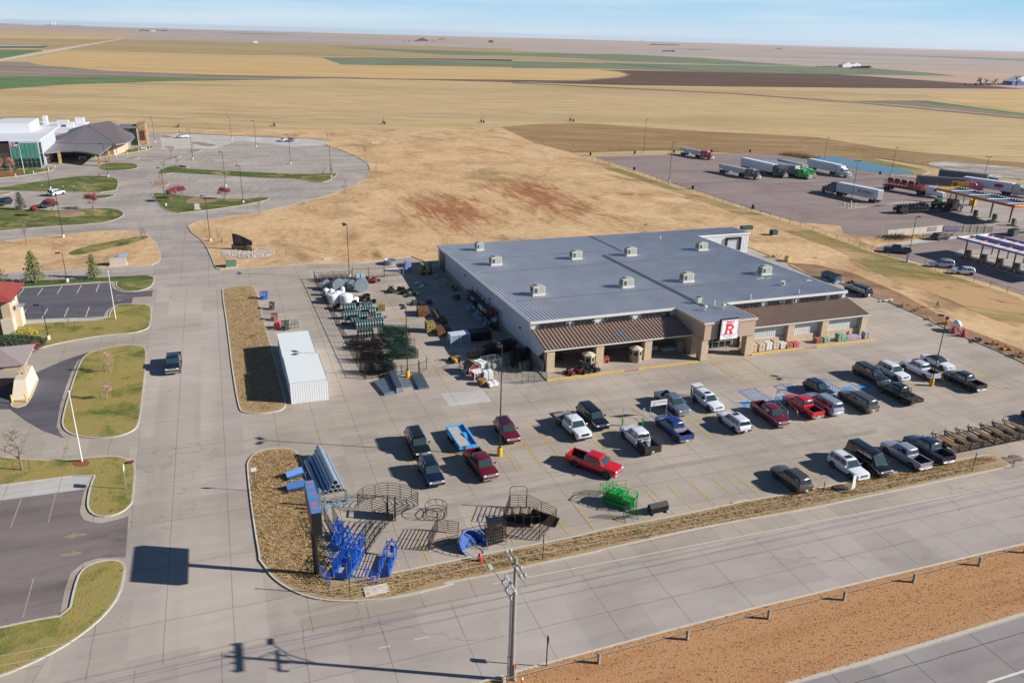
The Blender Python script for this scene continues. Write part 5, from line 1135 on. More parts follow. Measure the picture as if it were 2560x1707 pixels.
# ---- small signs and thin stakes
def small_sign(c,base,top,label,w=.55,hh=.45,m=None,face='Y',pm=None,z=.15,name='road_sign'):
 p=g(c,*base);h=max(.8,hgt(c,base,top));t=thing(name,label,'sign',(p.x,p.y,z))
 b=MB();b.box(0,0,0,.07,.07,h);b.build('post',pm or M_pole,t)
 b=MB();b.box(.0 if face == 'Y' else .05,-.05 if face == 'Y' else 0,h-hh,w if face == 'Y' else .03,.03 if face == 'Y' else w,hh);b.build('sign_plate',m or M_trim,t)
M_grn=mat('post_green','2c4a3a',.6)
small_sign('C4',(148,555),(130,340),'small square sign on a green post at the street edge of the corner island',pm=M_grn)
small_sign('B2',(1243,1468),(1190,1240),'white rectangular sign seen from behind on the lawn corner by the street',.75,.65,face='X',pm=M_alu)
small_sign('D3',(1262,302),(1262,-30),'thin dark post rising behind the blue cattle chutes',.12,.1,m=M_pole)
small_sign('D1',(1067,300),(1088,35),'thin dark post standing in the roadside grass beyond the utility pole',.12,.1,m=M_pole)
small_sign('D1',(1105,1400),(1125,1095),'dark post with a narrow plate on the brown verge near the utility pole',.45,.6,face='X',m=M_alu)
small_sign('C7',(1948,930),(1992,768),'post with a small blue plate beside the row of trailers',.3,.3,m=mat('plate_blue','6fa0d0',.5))
small_sign('C7',(2262,900),(2272,842),'short stake at the tip of the roadside grass',.1,.1,m=M_pole)
small_sign('C7',(797,1085),(822,1018),'short green stake in the roadside grass behind the taupe SUV',.1,.1,m=M_grn)
p=g('C7',1035,1085);t=thing('banner_stand','leaning stake with a white banner blowing beside it near the white SUV','sign',(p.x,p.y,.15));b=MB();b.tube((0,0,0),(.1,.2,1.9),.03);b.build('post',M_pole,t);b=MB();b.quad((0,-.05,.5),(-.5,-.1,.3),(-.3,.15,1.9),(.1,.17,1.9));b.quad((0,-.02,.5),(-.5,-.07,.3),(-.3,.18,1.9),(.1,.2,1.9));b.build('banner',M_trim,t)
for k in range(7):
 c,x,y,xt,yt,s_=(('A1',288,1010,283,935,'leftmost'),('A1',482,1020,476,950,'second from the left'),('A1',720,1040,718,965,'third from the left'),('A1',838,1048,833,965,'fourth from the left'),('A1',958,1052,952,972,'rightmost'),('A1',855,1235,850,1170,'behind the round mulch bed'),('A1',338,1190,335,1145,'right of the dark spruce'))[k]
 small_sign(c,(x,y),(xt,yt),'parking space sign at the hospital lawn edge, '+s_,.4,.45,m=M_alu,name='parking_sign')
# ---- fire hydrants, manholes, boxes
def hydrant(c,x,y,label):
 p=g(c,x,y);t=thing('fire_hydrant',label,'fire hydrant',(p.x,p.y,.15));m=mat('hydrant_red','b8202a',.45)
 b=MB();b.rev([(.2,0),(.2,.06),(.14,.08),(.14,.55),(.19,.57),(.19,.62),(.14,.66),(.1,.8),(.03,.86),(0,.86)],12);b.build('barrel',m,t,smooth=True)
 for a in (0,PI/2*1,PI):b=MB();b.tube((0,0,.42),(.27*math.cos(a),.27*math.sin(a),.42),.08,8);b.build('outlet',m,t)
hydrant('D1',415,312,'red fire hydrant on the grass between the lot and the road');hydrant('A1',1118,862,'red fire hydrant on the hospital lawn below the canopy')
for c,x,y,s_ in (('C7',2225,838,'left one'),('C7',2290,822,'right one')):
 p=g(c,x,y);b=MB();b.rev([(.75,0),(.75,.03),(.5,.04),(.5,.06),(0,.06)],20);o=b.build('manhole_cover',mat('manhole_brown','6e5d50',.8,var=.2,vs=3.));o.location=(p.x,p.y,.06);tag(o,'round manhole in the pavement right of the roadside grass, '+s_,'manhole cover')
p=g('C4',1272,1485);b=MB();b.bbox(0,0,0,2.1,1.2,.12,.03);o=b.build('concrete_vault',M_post);o.location=(p.x,p.y,.12);tag(o,'pale concrete vault lid flush in the roadside grass','vault lid')
p=g('C7',935,1070);b=MB();b.rev([(.9,0),(.8,.16),(0,.2)],14);o=b.build('burnt_patch',mat('brush_dark','3c352c',.95,var=.4,vs=3.,bump=.5,bs=8));o.location=(p.x,p.y,.14);tag(o,'dark round patch of brush in the roadside grass left of the banner','brush')
p=g('B2',1280,1212);b=MB();b.bbox(0,0,0,.7,.45,.2,.06);o=b.build('valve_box',mat('valve_rust','6b3428',.8));o.location=(p.x,p.y,.13);tag(o,'small rust red valve box on the lawn at the street corner','valve box')
def tbox(c,x,y,w,d,h,label,m,rz=0):p=g(c,x,y);b=MB();b.bbox(0,d/2,.08,w,d,h,.04);bb=MB();o=b.build('cabinet',m);bb.box(0,d/2,0,w+.4,d+.4,.1);t=thing('utility_box',label,'utility box',(p.x,p.y,.14),rz);o.parent=t;bb.build('pad',M_post,t)
tbox('B4',275,245,2.0,1.5,1.1,'green transformer box by the rear drive entrance',mat('transformer_green','5d7a68',.5));tbox('B1',1325,518,3.0,1.6,1.3,'large tan utility box on the dry plot beside the path',mat('box_tan','b3aa9e',.5),.05);tbox('A5',2108,943,1.6,1.4,1.2,'dark green transformer box on the gravel behind the store',mat('dark_green_box','31483e',.5));tbox('A5',1838,893,3.2,1.2,1.0,'long green equipment cabinets behind the loading annex',MATS['dark_green_box'])
# ---- cable guard fence along the highway verge
pp=[(1650,1375,'D1'),(483,1002,'D2'),(932,886,'D2'),(1350,782,'D2'),(1736,683,'D2'),(2099,590,'D2'),(2352,520,'D2'),(2700,430,'D2')]
G_=[g(c,x,y) for x,y,c in pp];d0=(G_[1]-G_[2]);G_=[G_[0]+d0*1.0] + G_
t=thing('guard_fence','low guard fence of wooden posts and a single pale cable along the brown verge','fence',(0,0,0))
for q in G_:b=MB();b.box(q.x,q.y,.12,.2,.2,.95,.3);b.build('post',M_wood,t)
b=MB()
for q,r_ in zip(G_,G_[1:]):b.tube((q.x,q.y,.95),(r_.x,r_.y,.95),.02,4)
b.build('cable',M_wire,t)
# ---- chain link fence round the truck lot
M_link=mat('chain_link','5c5148',.6,.3)
def chain(name,label,pts,step=3.,h=1.25,z=.15,mesh=.6,post=.05,m=None,rails=(1.,),cat='fence'):
 t=thing(name,label,cat,(0,0,0));cum=0;n_=0;b=MB();mm=m or M_link
 for p,q in zip(pts,pts[1:]):
  L_=(q-p).length;k=max(1,int(round(L_/step)))
  for i in range(k+1):
   x,y=p+(q-p)*i/k
   if i < k or q is pts[-1]:
    if n_ < 98:c=MB();c.tube((x,y,z),(x,y,z+h+.05),post,5);c.build('post',mm,t)
    n_ += 1
  for f_ in rails:b.tube((p.x,p.y,z+h*f_),(q.x,q.y,z+h*f_),.025 if f_ == 1 else .018,4)
  if mesh:
   i=0;k=int(L_/mesh)
   for i in range(k):
    a=p+(q-p)*i/k;e=p+(q-p)*min(1,(i*mesh+h*.8)/L_);b.tube((a.x,a.y,z+.03),(e.x,e.y,z+h),.007,3,cap=False);b.tube((e.x,e.y,z+.03),(a.x,a.y,z+h),.007,3,cap=False)
 b.build('mesh_panel',mm,t);return t
chain('chain_link_fence','long chain link fence between the dry field and the truck lot',gs('A5',(212,175),(720,330),(1190,490),(1870,705),(2352,855),'A6',(250,945),(700,1100),(1216,1235),(1440,1330),(1700,1400),(2195,1560),(2500,1660)),4.2)
chain('chain_link_fence','chain link fence along the far side of the truck lot and pond',gs('A5',(100,130),(600,115),(1300,100),(2352,75),'A6',(280,68),(900,190),(1300,270),(1700,340),(2300,430)),6.,mesh=0,rails=(1.,.5))
# barrels along the truck lot edge
for i,(c,x,y) in enumerate((('A5',298,155),('A5',732,140),('A5',1116,130),('A5',1486,125),('A5',1862,125),('A5',727,300),('A5',1299,487),('A5',1889,678),('A6',783,340))):
 p=g(c,x,y);b=MB();b.rev([(.4,0),(.4,1.0),(.3,1.15),(0,1.2)],10);o=b.build('litter_barrel',M_blk);o.location=(p.x,p.y,.15)
 tag(o,('far edge of the truck lot, number %s from the left' % ('one two three four five'.split()[i]) if i < 5 else 'left fence of the truck lot, '+('farthest','middle','nearest')[i-5] if i < 8 else 'kerb in front of the pond').join(('dark litter barrel at the ','')),'litter bin','litter barrels round the truck lot')
# white board wall, banners and weeds by the lower fuel lot
W0,W1,W2=g('A6',850,958),g('A6',1388,905),g('A6',1880,915)
t=thing('board_wall','pale panel wall with banners between the two fuel lots','wall',(0,0,0));M_wall=mat('wall_cream','b9b0a2',.8,var=.06,vs=.4)
for a,c in ((W0,W1),(W1,W2)):
 n=7
 for k in range(n):
  p,q=a+(c-a)*k/n,a+(c-a)*(k+1)/n;d=q-p;m_=(p+q)/2;b=MB();b.box(m_.x,m_.y,.1,d.length-.08,.15,1.8,math.atan2(d.y,d.x));b.build('wall_panel',M_wall,t)
  b=MB();b.box(p.x,p.y,.1,.2,.2,1.95);b.build('wall_post',M_wall,t)
for f_,w,m_ in ((.8,3.2,mat('banner_grey','7d8078',.7)),(1.18,4.2,mat('banner_violet','a59ac0',.7))):
 a,c,f2=(W0,W1,f_) if f_ < 1 else (W1,W2,f_-1);p=a+(c-a)*f2;d=c-a;h_=math.atan2(d.y,d.x);b=MB();b.box(p.x+math.sin(h_)*.14,p.y-math.cos(h_)*.14,.6,w,.04,1.1,h_);b.build('banner',m_,t)
def tufts(name,label,pts,n,m,h=(.3,.8),w=.25,spread=1.0,cat='weeds'):
 b=MB()
 for k in range(n):
  i=random.randrange(len(pts)-1);p=pts[i]+(pts[i+1]-pts[i])*random.random();x,y=p.x+random.gauss(0,spread),p.y+random.gauss(0,spread);hh=random.uniform(*h)
  for j in range(6):
   a=random.random()*2*PI;r=random.uniform(.3,1)*w;b.quad((x-.04*math.sin(a),y+.04*math.cos(a),.12),(x+.04*math.sin(a),y-.04*math.cos(a),.12),(x+r*math.cos(a),y+r*math.sin(a),.12+hh*random.uniform(.6,1)))
 o=b.build(name,m,fix=False);tag(o,label,cat,kind='stuff');return o
M_weed=mat('dry_weed','8d6e44',.9,var=.35,vs=.6);M_weedd=mat('dark_weed','564b3a',.9,var=.3,vs=.5);M_reed=mat('reeds','a5865c',.9,var=.3,vs=.4)
tufts('dry_weeds','dry weeds growing along the foot of the pale panel wall',gs('A6',(800,985),(1100,960),(1500,935)),380,M_weed);tufts('dry_weeds','dark brush clump at the foot of the pale panel wall',gs('A6',(880,970),(1010,960)),160,M_weedd,(.6,1.4),.5,.8)
tufts('reeds','tan reeds growing at the left end of the pond',gs('A6',(-130,150),(0,165),(120,185)),900,M_reed,(.8,2.0),.35,1.6)
for i,(x,y) in enumerate(((430,655),(470,672),(495,640),(537,665))):
 p=g('A6',x,y);b=MB();b.rev([(.2,0),(.2,1.15),(.1,1.25),(0,1.28)],10);o=b.build('bollard',mat('bollard_cream','d5c9a8',.6));o.location=(p.x,p.y,.1);tag(o,'cream bollard around the lamp post before the KNIGHT trailer, '+('leftmost','front','rear','rightmost')[i],'bollard','cream bollards round the lamp')
p=g('A6',787,965);b=MB();b.tube((0,0,0),(0,0,2.3),.09);o=b.build('white_post',M_trim);o.location=(p.x,p.y,.15);tag(o,'lone white post left of the pale panel wall','post')
p=g('A6',1687,645);b=MB();b.bbox(0,0,0,1.5,1.4,1.7,.04);o=b.build('yellow_box',M_ybase);o.location=(p.x,p.y,.1);tag(o,'yellow box standing on the concrete behind the orange fuel canopy','box')
# ---- fuel canopies
def canopy_long():
 # corners of the top rim at 5.6 m
 z=5.8;a,b_,c=g('A6',1330,465,z),g('A6',1530,450,z),g('A6',2105,640,z);d=c-a;L_=d.length;h=math.atan2(d.y,d.x);w=(b_-a).length;w=max(5.,min(9.,w))
 t=thing('fuel_canopy','long orange and yellow fuel canopy with an open blue grey trough roof','canopy',(a.x,a.y,.1),h)
 fo=mat('fascia_orange','cf8420',.4);fr_=mat('fascia_red','c23a22',.4);yl=mat('fascia_yellow','eab42a',.4)
 def band(x0,x1,y0,y1,z0,z1,m,nm='fascia'):b=MB();b.box((x0+x1)/2,(y0+y1)/2,z0,max(.14,x1-x0),max(.14,y1-y0),z1-z0);return b.build(nm,m,t)
 band(0,L_,0,0,5.0,5.7,fo);band(0,L_,w,w,5.0,5.7,fo);band(0,0,.1,w-.1,5.0,5.7,fo);f_=band(L_,L_,.1,w-.1,5.0,5.7,yl)
 b=MB();b.side([(0,5.0),(L_,4.98),(L_,5.55),(L_*.6,5.2),(L_*.3,5.06)],-.10,-.075);b.build('fascia_stripe',fr_,t)
 b=MB();b.side([(0,5.0),(w,5.0),(w,5.15),(w*.4,5.2),(0,5.5)],0,.03); 
 for k,v in enumerate(b.v):b.v[k]=(L_+.075+v[1],v[0],v[2])
 b.build('fascia_stripe',fr_,t)
 b=MB();b.box(L_/2,w/2,5.02,L_-.2,w-.2,.08);b.build('roof_deck',mat('deck_blue_grey','5f7488',.5,.2),t)
 b=MB();n=int(L_/.9)
 for k in range(n):x=.5+(L_-1)*k/(n-1);b.side([(x-.05,5.1),(x+.05,5.1),(x+.05,5.78),(x-.05,5.78)],w-.7,w-.1);b.side([(x-.05,5.1),(x+.05,5.1),(x+.05,5.5),(x-.05,5.5)],.08,.5)
 b.build('purlins',mat('purlin_blue','a9bfd6',.5),t)
 for k in range(4):x=L_*(k+.9)/4.3;b=MB();b.tube((x-1.5,.3,5.3),(x,w-.5,5.45),.14,5);b.build('girder',M_trim,t)
 text('lettering','Loves',1,(L_*.25,-.11,5.22),(PI/2,0,0),mat('letter_red','b03a20',.5),t,.01,2.4,.42,.01)
 b=MB();b.rev([(.3,0),(.3,.02)],8)
 for k in range(4):x=L_*(.16+.235*k);b=MB();b.box(x,w*.45,0,.3,.3,5.05);b.build('column',M_pole,t)
 return t,a,h,L_,w
ct,ca,ch,cL,cw=canopy_long()
def pump(x,y,label,h=0.,grp='fuel pumps'):
 t=thing('fuel_pump',label,'fuel pump',(x,y,.1),h,grp)
 b=MB();b.bbox(0,0,.1,1.0,.7,1.9,.05);b.build('cabinet',mat('pump_grey','77726c',.5),t);b=MB();b.bbox(0,-.5,.1,.5,.35,.55,.04);b.build('bin',M_ybase,t)
 b=MB();b.box(0,0,0,3.2,1.2,.12);b.build('island',M_fr if False else mat('island_dark','3a3735',.8),t);b=MB();b.box(0,-.36,1.3,.6,.03,.4);b.build('screen',M_dkg,t)
 b=MB();b.tube((.85,0,0),(.85,0,1.3),.07);b.build('hose_post',M_alu,t)
for i,(x,y) in enumerate(((1535,700),(1710,760),(1895,800),(2085,845))):
 p=g('A6',x,y);pump(p.x,p.y,'fuel pump under the long orange canopy, '+('leftmost','second from the left','second from the right','rightmost')[i],ch)
p=g('A6',1565,690);q=g('A6',1480,470,4.2);t=thing('scales_sign','yellow SCALES sign with a dark shield standing behind the fuel canopy','sign',(0,0,0))
z=4.6;a,c=g('A6',1478,465,z),g('A6',1648,480,z);d=c-a;h_=math.atan2(d.y,d.x);mm=(a+c)/2;L_=d.length;t.location=(mm.x,mm.y,.1);t.rotation_euler=(0,0,h_)
b=MB();b.box(0,0,z-.1,L_,.2,2.0);b.build('sign_board',M_ybase,t);text('lettering','SCALES',1,(L_*.14,-.115,z+.2),(PI/2,0,0),M_dbr,t,.01,L_*.55,.62,.02)
b=MB();s_=L_*.3;b.side([(-s_-.6,z+1.6),(-s_-.6,z+.8),(-s_,z+.2),(-s_+.6,z+.8),(-s_+.6,z+1.6),(-s_,z+1.4)],-.125,-.105);b.build('shield_emblem',mat('emblem_brown','5a4020',.6),t)
for x in (-L_*.4,L_*.4):b=MB();b.box(x,0,0,.2,.2,z-.1);b.build('post',M_pole,t)
def canopy_open():
 z=4.4;a,b_,c=g('A6',1540,955,z),g('A6',1870,925,z),g('A6',2195,1125,z);d=c-a;L_=d.length*1.5;h=math.atan2(d.y,d.x);w=(b_-a).length
 t=thing('fuel_canopy','white and blue framed car fuel canopy with its roof deck open','canopy',(a.x,a.y,.1),h);bl=mat('canopy_blue','6670a8',.5)
 b=MB();b.box(L_/2,w/2,4.0,L_-.3,w-.3,.08);b.build('roof_deck',mat('deck_white','d6d6da',.6),t)
 for y in (0,w*.42,w*.58,w):b=MB();b.box(L_/2,y,4.05,L_,.28,.4);b.build('beam',bl,t)
 b=MB();b.box(.05,w/2,4.0,.2,w,.5);b.build('fascia',M_trim,t)
 for k in range(8):
  x=L_*(k+.5)/8;b=MB();b.box(x,w*.21,4.12,.16,w*.36,.2);b.build('rafter',mat('rafter_red','b9786a',.6),t);b=MB();b.box(x,w*.79,4.12,.16,w*.36,.2);b.build('rafter',MATS['rafter_red'],t)
 b=MB()
 for k in range(int(L_/.6)):b.box(.6*k+.3,w*.5,4.09,.05,w*.6,.03)
 b.build('deck_ribs',M_dgr,t)
 for k in range(6):
  x=2.2+k*L_/6.2
  for y in (.8,w-.8):b=MB();b.box(x,y,0,.22,.22,4.0);b.build('column',mat('column_olive','4a4a34',.6),t)
 return a,h,L_,w
oa,oh,oL,ow=canopy_open()
for k in range(5):
 x,y=3.0+k*oL/6.2,.9;pump(oa.x+x*math.cos(oh)-y*math.sin(oh),oa.y+x*math.sin(oh)+y*math.cos(oh),'fuel pump under the blue and white canopy, '+('leftmost','second','third','fourth','rightmost')[k]+' of its row',oh,'pumps under the car canopy')
p=g('A6',2080,940);t=thing('skip','dark green waste container behind the car fuel canopy','waste container',(p.x,p.y,.1),.3);b=MB();b.bbox(0,0,.1,3.2,1.6,1.5,.05);b.build('tub',MATS['dark_green_box'],t);b=MB();b.box(0,0,1.62,3.25,1.65,.07);b.build('lid',M_blk,t)
# ================================================================ CENTRE PIVOT
t=thing('irrigation_pivot','long galvanised centre pivot irrigation machine standing across the stubble field','irrigation machine',(0,0,0));M_gl=mat('galvanised','9aa0a6',.45,.5)
X0,Y0=g('F',-300,296).x,0;tw=[g('F',x,y) for x,y in ((-300,296),(-40,294),(180,293),(410,292),(630,290),(882,285),(1108,282),(1313,279))]
for i,(p,q) in enumerate(zip(tw,tw[1:])):
 b=MB();n=10;pts=[p+(q-p)*k/n for k in range(n+1)];zz=[3.7+1.3*math.sin(PI*k/n) for k in range(n+1)]
 for k in range(n):b.tube((pts[k].x,pts[k].y,zz[k]),(pts[k+1].x,pts[k+1].y,zz[k+1]),.11,5)
 for k in range(1,n,2):b.tube((pts[k-1].x,pts[k-1].y,zz[k-1]),(pts[k].x,pts[k].y,zz[k]-1.3),.045,4);b.tube((pts[k+1].x,pts[k+1].y,zz[k+1]),(pts[k].x,pts[k].y,zz[k]-1.3),.045,4)
 for k in range(n):m_=pts[k];b.tube((m_.x,m_.y,zz[k]),(m_.x,m_.y,1.6),.018,3)
 b.build('span',M_gl,t)
for q in tw:
 b=MB();b.tube((q.x,q.y-2.2,.5),(q.x,q.y,3.9),.09,5);b.tube((q.x,q.y+2.2,.5),(q.x,q.y,3.9),.09,5);b.tube((q.x,q.y-2.2,.6),(q.x,q.y+2.2,.6),.09,5);tp=b.build('tower',M_gl,t)
 for s_ in (-1,1):b=MB();b.rev([(.3,-.18),(.75,-.2),(.75,.2),(.3,.18)],12,(q.x,q.y+s_*2.2,.7),'X');b.build('tower_wheel',M_tyre,tp)

# ================================================================ YARD GOODS, CORRAL GEAR, PEOPLE, PORCH GOODS
M_gp=mat('green_tube','1d4436',.45,.2);M_bp=mat('brown_tube','3a2a24',.6,.3);M_bk=mat('black_tube','1e1d1f',.55,.3);M_blt=mat('blue_tube','1a58b8',.4,.1,var=.25,vs=3.);M_grt=mat('bright_green_tube','1f9440',.4,.1);M_gal=mat('galvanised_sheet','8b98a2',.4,.45,var=.12,vs=3.)
def panel_mesh(L_,h=1.6,bars=6,r=.028,ends=True,z0=.15,mids=1,curve=0.,rb=None):
 b=MB();n=1 if not curve else 8
 def pt(s,z):x=L_*(s-.5);return (x,curve*(1-(2*s-1)**2) if curve else 0,z)
 for k in range(bars):
  z=z0+(h-z0)*k/(bars-1);b.path([pt(i/n,z) for i in range(n+1)],rb or r,4)
 for s in [0,1]+[(k+1)/(mids+1) for k in range(mids)]:b.tube(pt(s,0 if s in (0,1) else z0),pt(s,h),r*1.15,4)
 return b
def panel(p,q,label,m=M_bk,name='corral_fence',cat='livestock fence',group='corral panels',z=.06,**k):
 p,q=Vector(p[:2]),Vector(q[:2]);d=q-p;b=panel_mesh(d.length,**k);o=b.build(name,m);m_=(p+q)/2;o.location=(m_.x,m_.y,z);o.rotation_euler=(0,0,math.atan2(d.y,d.x));return tag(o,label,cat,group)
# ---- yard fence of black posts
def yfence(label,pts,gate=False,h=1.35):
 t=thing('yard_gate' if gate else 'yard_fence',label,'gate' if gate else 'fence',(0,0,0));b=MB();pts=[Vector(p) for p in pts]
 for p,q in zip(pts,pts[1:]):
  L_=(q-p).length;n=max(1,round(L_/2.9))
  for i in range(n+1):x,y=p+(q-p)*i/n;c=MB();c.box(x,y,.05,.08,.08,h+.25 if i not in (0,n) else h+.45);c.build('post',M_blk,t)
  for z in (.12,h):b.tube((p.x,p.y,z),(q.x,q.y,z),.035,4)
  k=int(L_/.28)
  for i in range(k):x,y=p+(q-p)*i/k;b.tube((x,y,.1),(x,y,h),.009,3,cap=False)
  for z in (.4,.7,1.0):b.tube((p.x,p.y,z),(q.x,q.y,z),.01,3,cap=False)
 b.build('mesh_infill',M_blk,t)
yfence('long black fence on the street side of the yard',[(-25.9,48.2),(-25.0,-1.6)]);yfence('short black fence along the near end of the yard',[(-24.9,-1.6),(-17.4,-1.5)])
yfence('black fence at the far end of the yard behind the rusty gates',[(-25.9,48.4),(-18.9,47.2)]);yfence('wide black double gate at the far end of the yard',[(-18.7,47.2),(-12.7,46.3)],True,1.9);yfence('black gate leaf standing open by the yellow lamp base',[(-17.3,-1.5),(-16.0,-.6)],True)
e1,e2,e3=g('B6',893,1222),g('B6',1240,1050),g('B6',1670,1100);yfence('black fence closing the near end of the storage aisle by the chicken coops',[e1,e2])
# ---- rusty gates, stock tanks, poly tanks, rubber tanks
for k in range(14):
 x=-25.0+k*.38;b=panel_mesh(2.2,1.15,5,.03);o=b.build('rusty_gate',M_bp if k % 3 else mat('rust_pale','8a6a58',.8));o.location=(x,46.8-.05*k,.06);o.rotation_euler=(0,0,PI/2+.1);tag(o,'rusty steel gate standing in the tight row at the far yard corner','gate','rusty gates at the far yard corner')
def stock_tank(x,y,r,ang,lab,h=.62):
 t=thing('stock_tank',lab,'stock tank',(x,y,r*1.0+.08),ang,'stock tanks standing on edge')
 b=MB();n=28; 
 b.rev([(r,0),(r*1.02,.03),(r,.1),(r*1.015,h*.5),(r,h*.9),(r*1.02,h)],n,(0,0,0),'Y');b.build('tank_wall',M_gal,t,smooth=True)
 b=MB();b.rev([(0,h*.94),(r*.99,h*.94),(r*.99,h*.98),(0,h*.98)],n,(0,0,0),'Y');b.build('tank_bottom',mat('tank_inside','5d6468',.5,.4),t)
for i,(x,y,r) in enumerate(((262,385,.85),(345,395,.8),(405,410,1.15),(475,380,.85),(555,395,.9),(668,420,1.3))):
 p=g('B5',x,y);stock_tank(p.x,p.y,r,.1,'round galvanised stock tank standing on edge in the yard, '+('leftmost','second from the left','third from the left','fourth from the left','second from the right','large one at the right end')[i])
M_poly=mat('poly_white','d5dadb',.35,var=.03,vs=2.)
for i,(x,y,r,h,s_) in enumerate(((262,468,.62,1.3,'boxy one at the back left'),(325,470,.6,1.2,'small one at the back'),(330,520,.9,1.25,'middle left one'),(400,500,.85,1.25,'middle one'),(355,565,1.05,1.75,'big one front left'),(500,572,1.18,1.85,'biggest one front right'),(452,440,.42,1.2,'slim tall one'),(600,540,.7,.75,'low flat one at the right'))):
 p=g('B5',x,y);t=thing('water_tank','white plastic water tank in the yard, '+s_,'water tank',(p.x,p.y+r,.06),0,'white plastic water tanks')
 b=MB();b.rev([(r,0),(r,h*.35),(r*.985,h*.36),(r,h*.37),(r,h*.75),(r*.9,h*.88),(r*.3,h),(r*.2,h),(0,h)],24);b.build('tank',M_poly,t,smooth=True);b=MB();b.rev([(.22,h),(.22,h+.07),(0,h+.08)],12);b.build('lid',M_blk if i == 4 else M_poly,t)
for i,(x,y) in enumerate(((725,482),(620,585),(695,560),(765,560),(665,530),(745,530),(810,548),(590,560),(700,500),(380,620))):
 p=g('B5',x,y);r=.72 if i in (0,9) else .42;b=MB();h=.45 if i in (0,9) else .6
 b.rev([(r*.92,0),(r,h),(r*.9,h),(r*.8,.1),(0,.08)],18);o=b.build('rubber_tank',M_blk,smooth=True);o.location=(p.x,p.y+r*.5,.06 if i != 9 else .35);tag(o,'black rubber stock tub in the yard, '+('wide one behind the small ones','front left','front middle','front right','middle left','middle right','far right','far left','back row','wide one on a yellow pallet by the fence')[i],'feed tub','black rubber tubs')
# ---- wire rolls: countable upright rolls on pallets
M_roll=mat('wire_roll','4f6668',.55,.35,var=.25,vs=6.);M_roll2=mat('wire_roll_top','9db8b4',.6,.2,var=.2,vs=8.);M_rolld=mat('wire_roll_dark','3c4043',.6,.35,var=.25,vs=6.)
def make_roll(m):
 t=thing('wire_roll','x','wire roll');b=MB();b.rev([(.19,0),(.2,.04),(.2,1.15),(.17,1.2),(.1,1.2),(.09,1.1),(0,1.1)],9);b.build('roll',m,t,smooth=True)
 b=MB();b.rev([(.2,.75),(.207,.76),(.207,.9),(.2,.91)],9);b.build('band',M_roll2,t);return t
RG,RD=Rep(make_roll(M_roll)),Rep(make_roll(M_rolld))
random.seed(11)
for c,(x0,y0),(x1,y1),nu,nv,lab,rp in (('B5',(470,650),(570,600),5,3,'green grey wire roll in the back left cluster behind the rubber tubs',RG),('B5',(700,640),(790,600),4,4,'green grey wire roll in the tall cluster below the rubber tubs',RG),('B5',(590,680),(720,665),7,1,'green grey wire roll in the single row between two clusters',RG),('B5',(460,735),(610,700),7,2,'bright topped green wire roll in the left middle cluster',RG),('B5',(640,750),(710,715),4,2,'green wire roll left of the tub of red bottles',RG),('B5',(760,690),(820,680),3,2,'green wire roll beside the tarped pallet',RG),
                                     ('B5',(560,820),(620,770),3,3,'green wire roll left of the big front cluster',RG),('B5',(610,850),(940,780),11,3,'green wire roll in the big front cluster',RG),('B5',(640,960),(810,905),6,3,'dark wire roll at the front of the wire rolls',RD),('B5',(830,760),(885,735),3,2,'pale wire roll at the right edge of the rolls',RG)):
 p,q=g(c,x0,y0),g(c,x1,y1);a=Vector((max(.44*nu,abs(q.x-p.x)),0)); 
 for i in range(nu):
  for j in range(nv):rp((p.x+.43*i,p.y+.43*j,.14),random.random()*6,lab,lab.replace('wire roll','wire rolls',1))
 b=MB();b.box(p.x+.43*(nu-1)/2,p.y+.43*(nv-1)/2,.05,.43*nu,.43*nv,.09);tag(b.build('pallet',M_wood),'wooden pallet under the '+lab.split(' wire roll')[0]+' rolls, '+lab.split('roll ')[-1].replace('in the ','').replace('at the ',''),'pallet')
p=g('B5',770,770);t=thing('crate_bin','grey bin full of red caps among the wire rolls','bin',(p.x,p.y+.4,.06));b=MB();b.bbox(0,0,0,1.2,1.0,.95,.04);b.build('bin',M_gal,t);b=MB(); 
for k in range(16):b.rev([(.09,.95),(.09,1.03),(0,1.04)],8,(-.45+.3*(k % 4),-.35+.24*(k//4),0))
b.build('red_caps',mat('cap_red','a01f30',.5),t)
random.seed(5)
def clutter(c,base,w,d,h,n,m,lab,name,cat,z=.06):
 p=g(c,*base);b=MB()
 for k in range(n):
  x,y=random.uniform(-w/2,w/2),random.uniform(-d/2,d/2);a=random.random()*PI
  if k % 3:b.box(x,y,random.random()*h*.4,random.uniform(.2,.7),random.uniform(.15,.5),random.uniform(.15,.5)*h,a)
  else:b.tube((x,y,.05),(x+random.uniform(-.6,.6),y+random.uniform(-.6,.6),random.uniform(.4,1)*h),.04,4)
 o=b.build(name,m);o.location=(p.x,p.y,z);return tag(o,lab,cat)
# ---- stacks of standing gates
def gate_stack(c,base,n,L_,h,m,lab,group,ang,dx,dy,tilt=.12,bars=7):
 p=g(c,*base)
 n=int(n*1.25);dx *= .8;dy *= .8;proto=panel_mesh(L_,h,bars,.028,mids=3).build('steel_gate',m);rep=Rep(proto)
 for k in range(n):o=rep((p.x+dx*k+random.uniform(-.4,.4),p.y+dy*k,.08),ang+random.uniform(-.03,.03),lab,group);o.rotation_euler=(random.uniform(-.4,1.6)*tilt,random.uniform(-.03,.03),ang+random.uniform(-.13,.13))
gate_stack('B5',(1000,905),8,4.2,1.6,M_gp,'dark green steel gate leaning in the rear stack beside the wire rolls','green gates in the rear stack',-.28,.05,-.24);gate_stack('B5',(1030,1040),9,3.6,1.7,M_gp,'dark green steel gate leaning in the middle stack','green gates in the middle stack',-.3,.1,-.2,.2);gate_stack('B5',(1090,1150),9,3.8,1.6,M_gp,'dark green steel gate leaning in the front stack near the yellow lamp base','green gates in the front stack',-.2,.06,-.22,.25)
